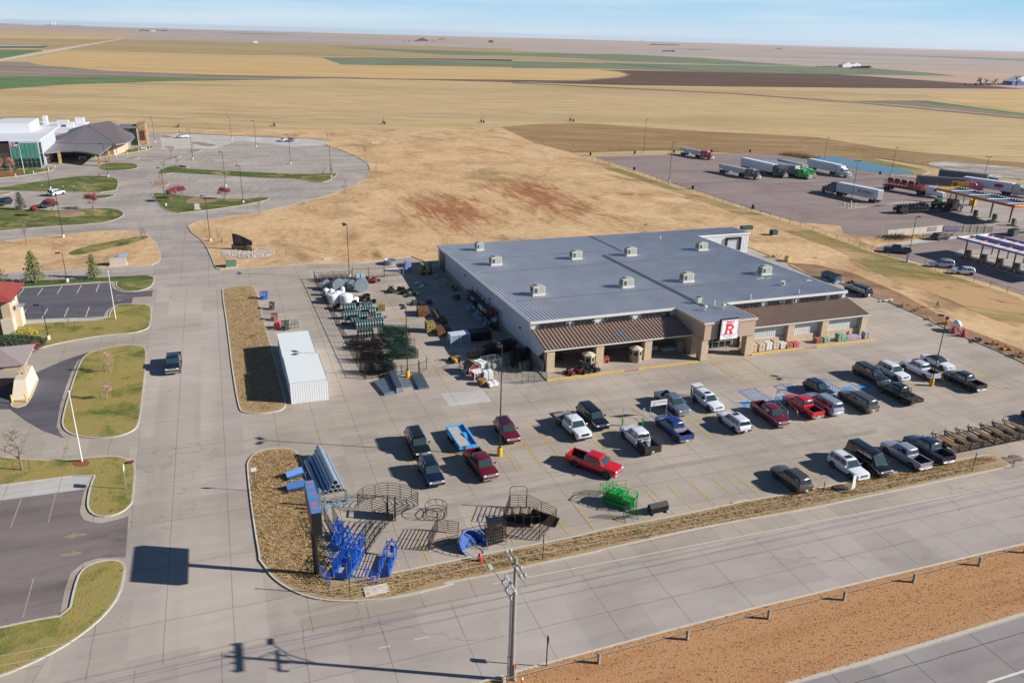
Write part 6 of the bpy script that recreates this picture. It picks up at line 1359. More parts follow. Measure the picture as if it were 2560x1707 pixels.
gate_stack('B5',(710,1060),8,3.6,1.5,M_bp,'brown steel gate leaning behind the black ones','brown gates in the rear stack',-.3,.05,-.25,.3);gate_stack('B5',(760,1190),9,3.8,1.6,M_bk,'black steel gate in the middle black stack','black gates in the middle stack',-.3,.06,-.22,.2);gate_stack('B5',(830,1330),10,4.0,1.65,M_bk,'black steel gate in the front black stack by the yard fence','black gates in the front stack',-.25,.04,-.2,.15)
gate_stack('B6',(1330,1010),9,4.0,1.6,M_bk,'black steel gate in the shaded stack nearest the kennel','black gates in the shade by the kennel',.15,.05,-.2);gate_stack('B6',(1560,1090),9,3.4,1.6,M_bk,'black steel gate in the shaded stack by the store corner','black gates in the shade by the store corner',.2,.05,-.2);gate_stack('B6',(1090,1080),6,3.6,1.4,M_bk,'black steel gate leaning behind the red coops','black gates behind the red coops',.5,.05,-.2)
for x_,y_,w_,h_,n_,m_,l_ in ((640,1000,1.6,.9,18,M_bp,'rusty odds and ends between the dark wire rolls and the brown gates'),(560,1060,1.2,.9,14,M_bk,'black brackets along the street fence beside the brown gates'),(880,1000,1.6,1.1,22,M_bk,'black fittings heap between the brown and green gates'),(930,1210,1.4,1.0,20,M_gp,'dark green fittings between the two front gate stacks'),(900,720,.9,.8,12,M_gal,'grey wrapped goods right of the pale wire rolls'),(500,780,1.4,.6,14,M_rolld,'dark stock heap along the fence below the left middle cluster'),(560,500,1.2,.8,10,mat('crate_brown','8a6a50',.8),'brown crates behind the biggest white tank'),(700,300,2.4,.8,20,M_bp,'rusty frames in front of the blue grey bales')):
 clutter('B5',(x_,y_),w_*1.6,w_*1.3,h_,n_,m_,l_,'yard_stock','yard stock')
# ---- timber stacks and bundles in the storage aisle
M_lum=mat('treated_timber','a89a5a',.8,var=.25,vs=4.);M_lumd=mat('brown_timber','8a6240',.85,var=.3,vs=4.)
def timber(c,base,L_,w,h,ang,lab,m=M_lum,rows=6,name='timber_stack'):
 p=g(c,*base);t=thing(name,lab,'timber stack',(p.x,p.y,.06),ang);nr=rows;nc=max(3,int(w/(h/rows)))
 for r_ in range(nr):
  b=MB()
  for k in range(nc):b.tube((-L_/2+random.uniform(-.05,.05),-w/2+w*(k+.5)/nc,h*(r_+.5)/nr),(L_/2+random.uniform(-.05,.05),-w/2+w*(k+.5)/nc,h*(r_+.5)/nr),h/nr*.46,6)
  o=b.build('timber_layer',m,t)
timber('B5',(895,620),1.9,1.3,1.2,PI/2-.15,'square stack of pale treated rails in the yard beside the parking lines');timber('B6',(560,800),1.8,1.4,1.6,PI/2,'tall stack of pale lumber at the sunny edge of the storage aisle');timber('B6',(480,610),2.8,1.9,1.1,PI/2-.1,'low stack of round brown posts in the storage aisle',M_lumd,5);timber('B6',(640,650),4.2,.9,.9,PI/2-.05,'long bundle of olive rails behind the brown posts',mat('olive_timber','5d5a38',.8,var=.3,vs=4.),4);timber('B6',(700,700),2.6,1.0,.8,PI/2,'dark bundle of rails in the middle of the storage aisle',MATS['olive_timber'],4);timber('B6',(665,820),3.4,1.3,.8,PI/2,'brown plank bundle right of the tall lumber stack',M_lumd,4);timber('B6',(770,810),2.6,.8,.6,PI/2,'thin dark plank bundle beside the white display case',MATS['olive_timber'],3)
clutter('B6',(290,360),2.6,3.4,.9,30,M_bk,'dark heap of black frames at the sunny edge of the storage aisle','implement_pile','implements');clutter('B6',(360,400),2.4,2.0,1.0,24,M_gp,'dark green implement heap behind the double lamp head','implement_pile','implements');clutter('B6',(460,500),3.6,2.4,.8,34,M_rolld,'grey heap of steel fittings between the green heap and the brown posts','implement_pile','implements');clutter('B6',(690,300),1.6,1.4,.5,10,M_gal,'small heap of pale folded metal on the aisle floor','scrap_pile','metal pieces')
for i,(x,y,m,s_) in enumerate(((415,275,M_poly,'left one'),(465,315,M_poly,'front one'),(512,285,mat('bag_pink','a58e88',.7),'pinkish one'))):
 p=g('B6',x,y);b=MB()
 for k in range(4):b.bbox(random.uniform(-.3,.3),random.uniform(-.3,.3),.12*k,.8,.6,.15,.05)
 o=b.build('bag_pile',m);o.location=(p.x,p.y,.06);tag(o,'pile of pale bags lying in the shaded storage aisle, '+s_,'bags','bag piles in the aisle')
# wrapped bales, hay rings, forklift, mower
p=g('B4',1110,330); 
for i,(x,y) in enumerate(((622,268),(675,265))):
 p=g('B5',x,y);b=MB();b.bbox(0,0,0,.9,.8,1.0,.12);o=b.build('wrapped_bale',mat('wrap_blue','9fb4c4',.3));o.location=(p.x,p.y,.06);tag(o,'blue grey plastic wrapped bale by the wide gate, '+('left','right')[i],'wrapped bale','wrapped bales')
p=g('B5',1205,190);b=MB()
for k in range(5):b.bbox(0,0,.45*k,1.6-.1*k,1.3-.08*k,.44,.12)
o=b.build('wrapped_pallet',mat('wrap_violet','8a94b8',.35));o.location=(p.x,p.y+.6,.06);tag(o,'tall blue white wrapped pallet in the shade near the rear of the store','wrapped pallet')
p=g('B5',980,98);t=thing('tank_nest','nest of shiny galvanised tanks lying flat on the rear drive','stock tanks',(p.x,p.y,.06)); 
for k in range(4):b=MB();r=1.25;b.rev([(r*.96,.22*k),(r,.22*k+.2),(r*.94,.22*k+.2),(r*.9,.22*k+.06),(0,.22*k+.05)],20,(.06*k,.04*k,0));b.build('tank',M_gal if k % 2 else M_alu,t,smooth=True)
p=g('B5',1020,245);t=thing('hay_feeder_nest','pale galvanised arched feeder frames at the end of the wide gate','feeder',(p.x,p.y+.4,.06))
for k in range(5):b=MB();x=-1.3+.65*k;b.path([(x,0,0),(x,0,1.3),(x+.2,0,1.5),(x+.9,.2,1.5),(x+1.0,.2,1.3),(x+1.0,.2,0)],.05,5);b.build('hoop',M_alu,t)
def forklift():
 p=g('B6',530,170);t=thing('forklift','yellow forklift parked in the shade by the rear door','forklift',(p.x,p.y+.6,.06),.15);y=mat('lift_yellow','a89a24',.4)
 b=MB();b.bbox(-.5,0,.35,2.2,1.3,.75,.1);b.bbox(-1.3,0,.4,.6,1.3,1.1,.12);b.build('body',y,t)
 b=MB(); 
 for x,yy in ((-1.0,-.55),(-1.0,.55),(.3,-.55),(.3,.55)):b.tube((x,yy,1.1),(x*.9,yy*.9,2.15),.045,5)
 b.box(-.35,0,2.15,1.5,1.2,.07);b.build('overhead_guard',y,t);b=MB();b.bbox(-.5,0,1.05,.55,.5,.5,.08);b.build('seat',M_blk,t)
 b=MB()
 for yy in (-.3,.3):b.box(.85,yy,.1,.12,.12,2.2);b.box(1.4,yy,.08,1.1,.12,.05)
 b.box(.9,0,.5,.06,1.,.5);b.build('mast',M_blk,t)
 for x,yy in ((-.9,-.6),(-.9,.6),(.5,-.6),(.5,.6)):b=MB();b.rev([(.1,-.12),(.34,-.12),(.34,.12),(.1,.12)],14,(0,0,0),'Y');o=b.build('wheel',M_tyre,t);o.location=(x,yy,.34)
forklift()
def cartlike(name,c,x,y,label,pm,rz=0.,L_=1.7,w=1.1,cage=True,z=.06,cat='go-kart',grp=None,r=.26):
 p=g(c,x,y);t=thing(name,label,cat,(p.x,p.y,z),rz,grp)
 b=MB();b.loft([[(xx,-ww,.2),(xx,ww,.2),(xx,ww*.8,zz),(xx,-ww*.8,zz)] for xx,ww,zz in ((-L_/2,w*.3,.75),(0,w*.36,.5),(L_*.3,w*.34,.6),(L_/2,w*.2,.45))]);b.build('body',pm,t,smooth=True)
 b=MB();b.bbox(-L_*.1,0,.4,.45,w*.5,.15,.05);b.bbox(-L_*.26,0,.45,.14,w*.5,.55,.05);b.build('seat',M_blk,t);b=MB();b.tube((L_*.1,0,.55),(-.02,0,.8),.03);b.rev([(.1,.8),(.16,.82),(.1,.84)],10);b.build('steering_wheel',M_blk,t)
 if cage:b=MB();[b.path([(-L_*.4,s*w*.36,.4),(-L_*.2,s*w*.34,1.25),(L_*.15,s*w*.32,1.15),(L_*.35,s*w*.36,.45)],.025,5) for s in (-1,1)];b.tube((-L_*.2,-w*.34,1.25),(-L_*.2,w*.34,1.25),.025);b.tube((L_*.15,-w*.32,1.15),(L_*.15,w*.32,1.15),.025);b.build('roll_cage',M_blk,t)
 for xx in (-L_*.36,L_*.36):
  for s in (-1,1):b=MB();b.rev([(r*.45,-.1),(r,-.09),(r,.09),(r*.45,.1)],14,(0,0,0),'Y');o=b.build('wheel',M_tyre,t,smooth=True);o.location=(xx,s*w*.45,r)
mr=paint('kart_red','981a28',.1)
for i,(x,y,m,s_,cg) in enumerate(((590,1120,mr,'leftmost of the row, low and red',True),(680,1100,mr,'second, red with a tall body',False),(745,1105,P['dgrey'],'middle one with a dark body',True),(810,1090,P['dgrey'],'fourth, small and dark',False),(880,1080,P['dgrey'],'rightmost, black with a tall cage',True))):
 cartlike('go_kart','C1',x,y,'small off-road kart on the porch walkway, '+s_,m,-1.2,z=.18,cage=cg,grp='karts on the porch walkway',L_=1.3,w=.85,r=.22)
cartlike('riding_mower','B5',770,310,'red riding mower in the yard, the left of two',mr,-.3,cage=False,cat='riding mower',grp='red mowers in the yard');cartlike('riding_mower','B5',822,300,'red riding mower in the yard, the right of two',mr,.6,cage=False,cat='riding mower',grp='red mowers in the yard')
cartlike('utility_vehicle','B5',1010,420,'dark green small utility vehicle alone on the yard parking lines',mat('utv_green','2c3a2c',.5),-1.57,2.0,1.2,cat='utility vehicle');cartlike('mini_loader','B6',830,1140,'small yellow loader standing alone left of the coops',M_ybase,-1.4,1.8,1.0,cat='loader')
# display case, black stack, pallet racking
A_,B_=g('B6',795,975),g('B6',1005,948);d=B_-A_;t=thing('display_case','white framed glass greenhouse box at the edge of the store shadow','greenhouse',((A_.x+B_.x)/2,(A_.y+B_.y)/2,.06),math.atan2(d.y,d.x));L_=d.length
b=MB();b.box(0,.75,.1,L_-.08,1.42,1.55);b.build('glass_wall',mat('case_glass','7f93a6',.15,spec=.8),t);b=MB()
for x in (-L_/2,0,L_/2):
 for y in (0,1.5):b.box(x,y,0,.07,.07,1.8)
for z in (0.05,1.7):
 for y in (0,1.5):b.box(0,y,z,L_,.07,.07)
 for x in (-L_/2,L_/2):b.box(x,.75,z,.07,1.5,.07)
b.build('frame',M_trim,t);b=MB();b.bbox(0,.75,1.76,L_+.1,1.6,.1,.03);b.build('roof',mat('case_roof','b9c6d6',.3),t)
p=g('B6',1140,905);t=thing('panel_stack','tall black stack of flat panels in the shade right of the white display case','panel stack',(p.x,p.y+1.0,.06),0)
for k in range(7):b=MB();b.box(0,random.uniform(-.05,.05),.2*k,3.2,2.2,.15);b.build('panel_layer',M_blk,t)
clutter('B6',(850,450),1.4,1.4,1.1,14,M_rolld,'dark crate heap in the shade at the far end of the pallet racking','crate_heap','crates');clutter('B6',(640,195),1.2,3.2,.6,14,M_gal,'pale guard rail pieces lying along the wall near the forklift','rail_pile','rails');clutter('B6',(730,250),1.0,3.4,.5,12,M_alu,'pale pipes lying along the store wall beyond the racking','pipe_pile','pipes')
clutter('B6',(830,330),1.2,3.0,.6,14,M_blk,'black items lying along the wall before the racking','goods_pile','goods')
def racking():
 t=thing('pallet_racking','long black pallet racking loaded with white bags against the store wall','racking',(-1.6,11.5,.05));Ls,n=14.0,6
 for k in range(n+1):
  y=Ls*k/n;b=MB()
  for x in (-.5,.5):b.box(x,y,0,.09,.09,3.3)
  for z in (.6,1.6,2.6):b.tube((-.5,y,z),(.5,y,z+.5),.025,4)
  b.build('upright',M_blk,t)
 for z in (1.3,2.6):
  for x in (-.5,.5):b=MB();b.box(x,Ls/2,z,.07,Ls,.12);b.build('beam',M_blk,t)
  b=MB();b.box(0,Ls/2,z+.12,1.0,Ls,.03);b.build('shelf',M_blk,t)
 for k in range(n*2):
  y=Ls*(k+.5)/(n*2)
  for z in (0,1.46):
   if random.random() < .75:b=MB();b.bbox(random.uniform(-.06,.06),y,z,.8,.75,random.uniform(.6,1.05),.14);o=b.build('bulk_bag',M_poly if random.random() < .7 else M_rolld);o.location=(-1.6,11.5,.05);tag(o,'bulk bag on the pallet racking against the store wall','bulk bag','bulk bags on the racking')
 for y,z in ((1.0,2.75),(2.7,2.75)):b=MB();b.bbox(0,y,z,1.3,1.4,.3,.04);o=b.build('red_crate',mat('crate_red','6e2a24',.7));o.location=(-1.6,11.5,.05);tag(o,'dark red crate on top of the racking near the porch, '+('nearer','farther')[y > 2],'crate','red crates on the racking')
racking()
for i,(x,y) in enumerate(((1085,650),(1115,690),(1190,730),(1000,560))):
 p=g('B6',x,y);b=MB()
 for k in range(3):b.bbox(random.uniform(-.3,.3),random.uniform(-.3,.3),.22*k,.9,.7,.3,.1)
 o=b.build('bag_heap',mat('bag_bluewhite','a7b6cf',.6));o.location=(p.x,p.y,.06);tag(o,'heap of blue white bags on the ground before the racking, '+('second from the porch','widest','nearest the porch','farthest')[i],'bags','bag heaps before the racking')
# ---- chicken coops, bags, bale, kennel, trees for sale
def coop(c,x,y,label,w,d,h,gable,rz):
 p=g(c,x,y);t=thing('chicken_coop',label,'chicken coop',(p.x,p.y,.06),rz);rd=mat('coop_red','8c2b26',.6)
 b=MB();b.box(0,d/2,.35,w,d,h-.35);b.build('wall',rd,t);b=MB()
 for xx in (-w/2,w/2):
  for yy in (0,d):b.box(xx,yy,0,.09,.09,h)
 b.build('corner_trim',M_trim,t);b=MB()
 if gable:b.side([(-w/2-.2,h-.05),(0,h+.55),(w/2+.2,h-.05),(w/2+.15,h-.12),(0,h+.42),(-w/2-.15,h-.12)],-.15,d+.15);b.build('roof',mat('coop_roof','7d6656',.7),t);b=MB();b.side([(-w/2,h-.1),(w/2,h-.1),(0,h+.45)],0,.02)
 else:b.box(0,d/2,h,w+.25,d+.3,.07);b.build('roof',mat('coop_roof_white','d8d8d8',.5),t);b=MB();b.box(0,-.01,.5,w*.5,.03,.5)
 b.build('gable' if gable else 'door',rd if gable else M_trim,t)
coop('B6',1055,1290,'red chicken coop with a brown gable roof behind the white roofed one',1.5,1.7,1.25,True,.2);coop('B6',1105,1348,'small red chicken coop with a flat white roof behind the round bale',1.2,1.1,1.1,False,.1);coop('B6',975,1285,'small low red hutch at the left of the gabled coop',.6,.6,.6,False,.2)
for i,(x,y,hh,s_) in enumerate(((1210,1345,1.2,'tall stack right of the flat roofed coop'),(1268,1425,.5,'low spread stack in front of the lamp post'),(1160,1225,.9,'stack behind the coops'),(1110,1180,.6,'rear pile touching the brown coop roof'))):
 p=g('B6',x,y);t=thing('bag_pallet','pallet of white bags, '+s_,'bagged goods',(p.x,p.y+.3,.06),.1*i,'pallets of white bags by the coops');b=MB();b.box(0,0,0,1.3,1.1,.13);b.build('pallet',M_wood,t);b=MB();n=int(hh/.16)
 for k in range(n):
  for j in range(4):b.bbox(-.35+.7*(j % 2)+random.uniform(-.04,.04),-.28+.56*(j//2),.13+.16*k,.68,.52,.18,.06)
 b.build('bags',M_poly,t)
p=g('B6',1150,1405);b=MB()
for k in range(3):b.rev([(.28,.26*k),(.62,.26*k),(.72,.26*k+.13),(.62,.26*k+.26),(.28,.26*k+.26)],20)
o=b.build('hose_coil',mat('coil_brown','84623a',.8,var=.3,vs=8.),smooth=True);o.location=(p.x,p.y+.3,.06);tag(o,'round tan coil stack standing in front of the red coops','coil')
p=g('B6',1250,1235);t=thing('dog_kennel','wire mesh dog kennel with grey bags inside behind the bag stacks','kennel',(p.x,p.y+.5,.06),.15)
b=MB()
for x in (-1.2,0,1.2):
 for y in (-.9,.9):b.tube((x,y,0),(x,y,1.7),.025,4)
for z in (.1,1.7):
 for y in (-.9,.9):b.tube((-1.2,y,z),(1.2,y,z),.02,4)
 for x in (-1.2,1.2):b.tube((x,-.9,z),(x,.9,z),.02,4)
for k in range(17):
 for y in (-.9,.9):b.tube((-1.2+.15*k,y,.1),(-1.2+.15*k,y,1.7),.006,3)
b.build('mesh_frame',M_alu,t);b=MB();b.bbox(-.3,.1,0,.7,.6,1.0,.15);b.bbox(.4,-.2,0,.7,.7,.8,.15);b.bbox(-.5,-.5,0,.5,.5,.6,.12);b.build('grey_bag',mat('bag_grey','9a9894',.8),t)
# green corral in front of the left porch corner with small conifers inside
c0,c1,c2,c3=g('B6',1590,1390),g('B6',1725,1378),g('B6',1868,1358),g('B6',1455,1290)
panel(c0,c1,'green corral panel at the store corner, left front',M_gp,bars=5,h=1.35);panel(c1,c2,'green corral panel at the store corner, right front',M_gp,bars=5,h=1.35);panel(c0,c3,'green corral panel at the store corner, running back on the left',M_gp,bars=5,h=1.35);panel(c3,g('B6',1400,1130),'green corral panel at the store corner, farthest back in the shade',M_gp,bars=5,h=1.35);panel(c2,g('B6',1760,1270),'green corral panel leaning at the yellow kerb end',M_gp,bars=5,h=1.2)

M_pin1=mat('pine_needles','656f3e',.9,var=.45,vs=.9);M_pin2=mat('spruce_needles','2b3c28',.9,var=.4,vs=.9);M_pin3=mat('pine_yellow','72743c',.9,var=.35,vs=1.2);M_bark=mat('bark','6a5a50',.95,var=.25,vs=6.)
M_twig=mat('bare_twig','7a6c64',.9,var=.2,vs=3.);M_redl=mat('red_leaves','87323a',.8,var=.5,vs=1.5);M_pinkl=mat('pinkish_twigs','a88678',.9,var=.25,vs=2.)
def conifer(x,y,h,r,label,m,name='pine_tree',dens=1.,z=.12,cat='tree',group=None,trunk=True,col=0.):
 random.seed(int(x*13+y*7));t=thing(name,label,cat,(x,y,z),0,group);b=MB();b.tube((0,0,0),(0,0,h*.93),.035*h,7,.01*h);b.build('trunk',M_bark,t);b=MB();n=int(90*dens*h)
 lev=max(5,int(h*2.0))
 for L_ in range(lev):
  f=(L_+.5)/lev;zz=h*(.06+.92*f);rr=r*(1-f)**.75*random.uniform(.8,1.12)+.08*r;nb=max(5,int(10*(1-f)+5))
  for k in range(nb):
   a=2*PI*(k+random.random()*.8)/nb;bl=rr*random.uniform(.65,1.1);m_=max(3,int(n/lev/nb)+2)
   for j in range(m_):
    s_=(j+random.random())/m_;d=bl*(.25+.75*s_);cx,cy,cz=d*math.cos(a),d*math.sin(a),zz+d*.12-.1*random.random()
    for q in range(3):
     u=Vector((random.gauss(0,1),random.gauss(0,1),random.gauss(.3,.7))).normalized()*random.uniform(.1,.22)*(.4+.16*h);v=u.orthogonal().normalized()*u.length*.45
     c=Vector((cx+random.gauss(0,.06),cy+random.gauss(0,.06),cz+random.gauss(0,.05)));b.quad(c-v,c+u*.6,c+v,c-u*.4)
 b.build('crown',m,t,fix=False);return t
def bare(x,y,h,r,label,mb=None,name='bare_tree',leaf=None,nl=0,stakes=True,z=.12,group=None,trunkh=.3,thick=1.,multi=False,ls=.09):
 random.seed(int(x*17+y*5)+3);t=thing(name,label,'tree',(x,y,z),0,group);b=MB();tips=[]
 def grow(p,d,L_,rad,lv):
  q=p+d*L_;b.tube(p,q,rad,5 if lv < 2 else 3,rad*.62,cap=False)
  if lv >= 4:tips.append(q);return
  for k in range(3 if lv < 3 else 4):
   a=Vector((random.gauss(0,1),random.gauss(0,1),random.gauss(.25,.5))).normalized();e=(d*(.9 if lv else .7)+a*(.55+.1*lv));e.z=max(e.z,.05);grow(p+d*L_*random.uniform(.65,1),e.normalized(),L_*random.uniform(.55,.78),rad*.58,lv+1)
 hh=h*trunkh; 
 if multi:
  for k in range(4):a=2*PI*k/4;grow(Vector((.1*math.cos(a),.1*math.sin(a),0)),Vector((.45*math.cos(a),.45*math.sin(a),1)).normalized(),h*.4,.022*h*thick,1)
 else:grow(Vector((0,0,0)),Vector((0,0,1)),hh,.022*h*thick,0);grow(Vector((0,0,hh*.9)),Vector((.06,.03,1)).normalized(),h*.3,.016*h*thick,1)
 mx_=max((v[2] for v in b.v),default=1) ;mr_=max(math.hypot(v[0],v[1]) for v in b.v);sz,sxy=h/mx_,r/mr_
 def sc(v):w=min(1,max(0,v[2]/(hh+.01))) if not multi else 1;return (v[0]*(1+(sxy-1)*w),v[1]*(1+(sxy-1)*w),v[2]*sz)
 b.v=[sc(v) for v in b.v];b.build('branches',mb or M_twig,t,fix=False)
 if leaf:
  c=MB()
  for q in tips:
   q=Vector(sc(q))
   for k in range(nl):
    e=q+Vector((random.gauss(0,.16),random.gauss(0,.16),random.gauss(0,.12)))*(h/3);u=Vector((random.gauss(0,1),random.gauss(0,1),random.gauss(0,1))).normalized()*ls;v=u.orthogonal().normalized()*ls*.7;c.quad(e-u,e+v,e+u,e-v)
  c.build('leaves',leaf,t,fix=False)
 if stakes:
  for s_ in (-1,1):c=MB();c.tube((s_*.7,.1*s_,0),(s_*.75,.1*s_,1.1),.025,4);c.build('stake',M_blk,t)
 return t
for i,(x,y,h) in enumerate(((1560,1262,1.6),(1610,1250,1.7),(1690,1240,1.9),(1480,1200,1.9),(1540,1180,1.8))):
 p=g('B6',x,y);conifer(p.x,p.y,h,.5,'small cut conifer for sale inside the green corral, '+('front left','front middle','front right','leftmost in the shade','back middle')[i],M_pin2,'small_conifer',1.3,.06,'conifer','small conifers for sale')
# porch goods
def blind(u,v,label):
 t=thing('hunting_blind',label,'hunting blind',(u,v,.17),0,'tan hunting blinds');m=mat('blind_tan','978a74',.7,var=.06,vs=2.);r0,r1,h=.88,.95,2.0;n=6;A=[(math.cos(2*PI*(k+.5)/n),math.sin(2*PI*(k+.5)/n)) for k in range(n)]
 b=MB();b.loft([[(r0*a,r0*c,0) for a,c in A],[(r1*a,r1*c,h*.55) for a,c in A],[(r0*a,r0*c,h) for a,c in A]]);b.build('wall',m,t)
 b=MB();b.loft([[(1.06*a,1.06*c,h-.04) for a,c in A],[(1.02*a,1.02*c,h+.08) for a,c in A],[(.12*a,.12*c,h+.42) for a,c in A]]);b.build('roof',mat('blind_roof','b5aa93',.7),t)
 for k in (3,4,5):a=2*PI*k/n+PI/3*0;ax,ay=math.cos(a),math.sin(a);b=MB();b.box(ax*r1*.87,ay*r1*.87,1.15,.06,.42,.5,a);b.build('window',M_blk,t)
 b=MB();a=2*PI*5/n;b.box(math.cos(a)*r1*.875,math.sin(a)*r1*.875,.15,.05,.5,.75,a);b.build('door',m,t)
blind(6.5,-6.75,'tan six sided hunting blind left of the second porch column');blind(14.3,-6.6,'tan six sided hunting blind left of the third porch column')
p=g('C1',1005,990);t=thing('dog_house','orange dog house on the walkway beside a porch column','dog house',(p.x,p.y+.4,.17));m=mat('kennel_orange','b5502c',.7);b=MB();b.box(0,0,.05,1.1,.8,.62);b.build('wall',m,t);b=MB();b.side([(-.65,.62),(.65,.8),(.65,.86),(-.65,.68)],-.48,.48);b.build('roof',mat('roof_orange','8f4a38',.7),t);b=MB();b.box(.2,-.41,.08,.38,.03,.42);b.build('doorway',M_blk,t)
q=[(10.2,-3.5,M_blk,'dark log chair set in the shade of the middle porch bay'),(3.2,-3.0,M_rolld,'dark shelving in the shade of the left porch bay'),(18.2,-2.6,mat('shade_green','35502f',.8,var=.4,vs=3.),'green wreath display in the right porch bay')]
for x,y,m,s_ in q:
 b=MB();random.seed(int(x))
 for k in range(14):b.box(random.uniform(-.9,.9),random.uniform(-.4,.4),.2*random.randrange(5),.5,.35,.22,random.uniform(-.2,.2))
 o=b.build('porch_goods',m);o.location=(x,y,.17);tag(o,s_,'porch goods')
for i,(x,y,h,w,m) in enumerate(((17.9,-3.2,.8,1.3,M_poly),(19.2,-3.2,.5,1.3,M_poly),(21.2,-4.2,.5,2.2,mat('bag_green_white','a9c0ae',.6)),(22.8,-5.0,1.6,.9,M_trim))):
 t=thing('goods_pallet',('white bagged goods against the porch wall, left pallet','white bagged goods against the porch wall, right pallet','low spread of green white bags under the right porch bay','white display rack beside the entrance pier')[i],'bagged goods' if i < 3 else 'display rack',(x,y,.17));b=MB();b.box(0,0,0,w,1.0,.12);b.build('pallet',M_wood,t);b=MB();n=max(2,int(h/.2))
 for k in range(n): 
  for j in range(3):b.bbox(-w/3+w/3*j,random.uniform(-.04,.04),.12+.2*k,w/3-.03,.9,.17 if i < 3 else .06,.04)
 b.build('bags' if i < 3 else 'shelf',m,t)
# right wing pallets
random.seed(9);wrapm=[mat('wrap_cream','c9b9a0',.35,var=.15,vs=6.),mat('wrap_white','d6d3cf',.3,var=.1,vs=6.),mat('bags_pink','c05a5c',.6,var=.35,vs=5.),mat('bags_green','8aa898',.6,var=.3,vs=5.),mat('bags_orange','a86850',.7,var=.3,vs=5.),mat('bags_lilac','b59fc0',.6,var=.3,vs=5.),mat('bags_grey','b4aeb0',.5,var=.2,vs=5.)]
spots=[(33.6,-8.4,1.35,0,'first tall wrapped box pallet right of the entrance'),(35.1,-8.4,1.35,0,'second tall wrapped box pallet right of the entrance'),(36.5,-8.3,1.3,1,'third tall wrapped box pallet right of the entrance'),(37.9,-8.2,1.4,0,'fourth and tallest wrapped pallet right of the entrance'),(39.2,-8.3,1.0,1,'white bag pallet between the tall cream ones and the pink one'),(40.3,-8.4,.8,4,'orange brown bag pallet left of the pink one'),(41.6,-8.4,.8,2,'pink and red bag pallet left of the red kerb ramp'),(46.4,-8.0,.75,4,'dark orange bag pallet right of the red kerb ramp'),(47.9,-8.0,.75,3,'pale blue green bag pallet right of the orange one'),
         (50.4,-8.3,1.25,3,'tall stack of green bags near the right end of the walkway'),(51.6,-8.3,.8,3,'sloping stack of green bags beside the tall green stack'),(52.8,-8.3,.6,5,'low lilac bag stack, left of two'),(53.9,-8.3,.55,5,'low lilac bag stack, right of two'),(55.6,-8.5,1.15,6,'last pallet of grey boxes at the end of the yellow kerb')]
for x,y,h,k_,s_ in spots:
 t=thing('goods_pallet',s_,'pallet of goods',(x,y,.17),random.uniform(-.08,.08),'pallets along the yellow kerb');b=MB();b.box(0,0,0,1.15,1.05,.12);b.build('pallet',M_wood,t);b=MB();n=max(2,int(h/.17))
 for k in range(n):
  for j in range(4):b.bbox(-.28+.56*(j % 2)+random.uniform(-.03,.03),-.26+.52*(j//2)+random.uniform(-.03,.03),.12+.17*k,.55,.5,.175,.045)
 b.build('bags',wrapm[k_],t)
b=MB();b.tube((0,0,0),(0,0,1.3),.12,8);o=b.build('green_post',M_grt);o.location=(55.5,-6.95,.17);tag(o,'bright green upright tube behind the last pallet','post')
for i,(x,y) in enumerate(((1420,215),(1505,245))):
 p=g('C2',x,y);t=thing('dumpster','blue steel dumpster with a black lid behind the store, '+('farther one','nearer one')[i],'dumpster',(p.x,p.y,.05),.3,'blue dumpsters');b=MB();b.loft([[(sx*w,sy*d,z) for sx,sy in ((-1,-1),(1,-1),(1,1),(-1,1))] for w,d,z in ((.95,.7,.12),(1.05,.85,1.4))]);b.build('tub',paint('dumpster_blue','1f4a70',.1),t);b=MB();b.box(-.52,0,1.4,1.0,1.75,.06);b.build('lid',M_blk,t);b=MB();b.box(.52,0,1.4,1.0,1.75,.06);b.build('lid',M_blk,t)
random.seed(3)
for c,x,y,w,d,h,n,m,lab,nm,ct in (('C3',300,245,2.4,.9,.25,12,M_trim,'white scrap boards scattered at the right edge of the drive','board_scrap','boards'),('C2',1560,262,2.2,.8,.3,9,M_poly,'pale boards on the ground between the dumpsters and the navy SUV','board_scrap','boards'),('C2',1690,272,1.6,.8,.6,12,M_rolld,'grey scrap heap in front of the navy SUV behind the store','scrap_heap','scrap'),('C3',500,300,2.2,1.0,.6,12,mat('implement_yellow','b98a48',.6),'yellow blade implement at the right kerb, the farther one','blade_implement','implement'),('C3',640,350,2.2,1.0,.6,12,MATS['implement_yellow'],'yellow blade implement at the right kerb, the nearer one','blade_implement','implement'),('C3',800,450,1.6,.8,.5,8,mat('implement_pale','b59a90',.6),'pale red implement left of the right lamp post','blade_implement','implement'),('C3',800,512,1.2,.8,.25,8,M_lumd,'flat brown pallet lying on the pavement near the right lamp post','flat_pallet','pallet'),('C3',945,500,.8,.8,.9,8,MATS['implement_yellow'],'small yellow digger post right behind the lamp pole','auger','auger'),('C3',1310,690,2.2,.9,.5,12,M_dbr,'dark red and white implement heap along the right kerb','implement_heap','implement'),('C3',1490,730,1.8,1.,.6,10,MATS['implement_yellow'],'yellow implement behind the dark heap at the right kerb','blade_implement','implement'),('C3',1620,790,1.8,1.,.7,10,MATS['implement_yellow'],'bright yellow angled implement farther along the right kerb','blade_implement','implement'),('C3',1780,860,2.6,1.,.5,14,M_lumd,'brown and green scrap at the far right of the kerb','scrap_heap','scrap')):
 clutter(c,(x,y),w,d,h,n,m,lab,nm,ct,.16)
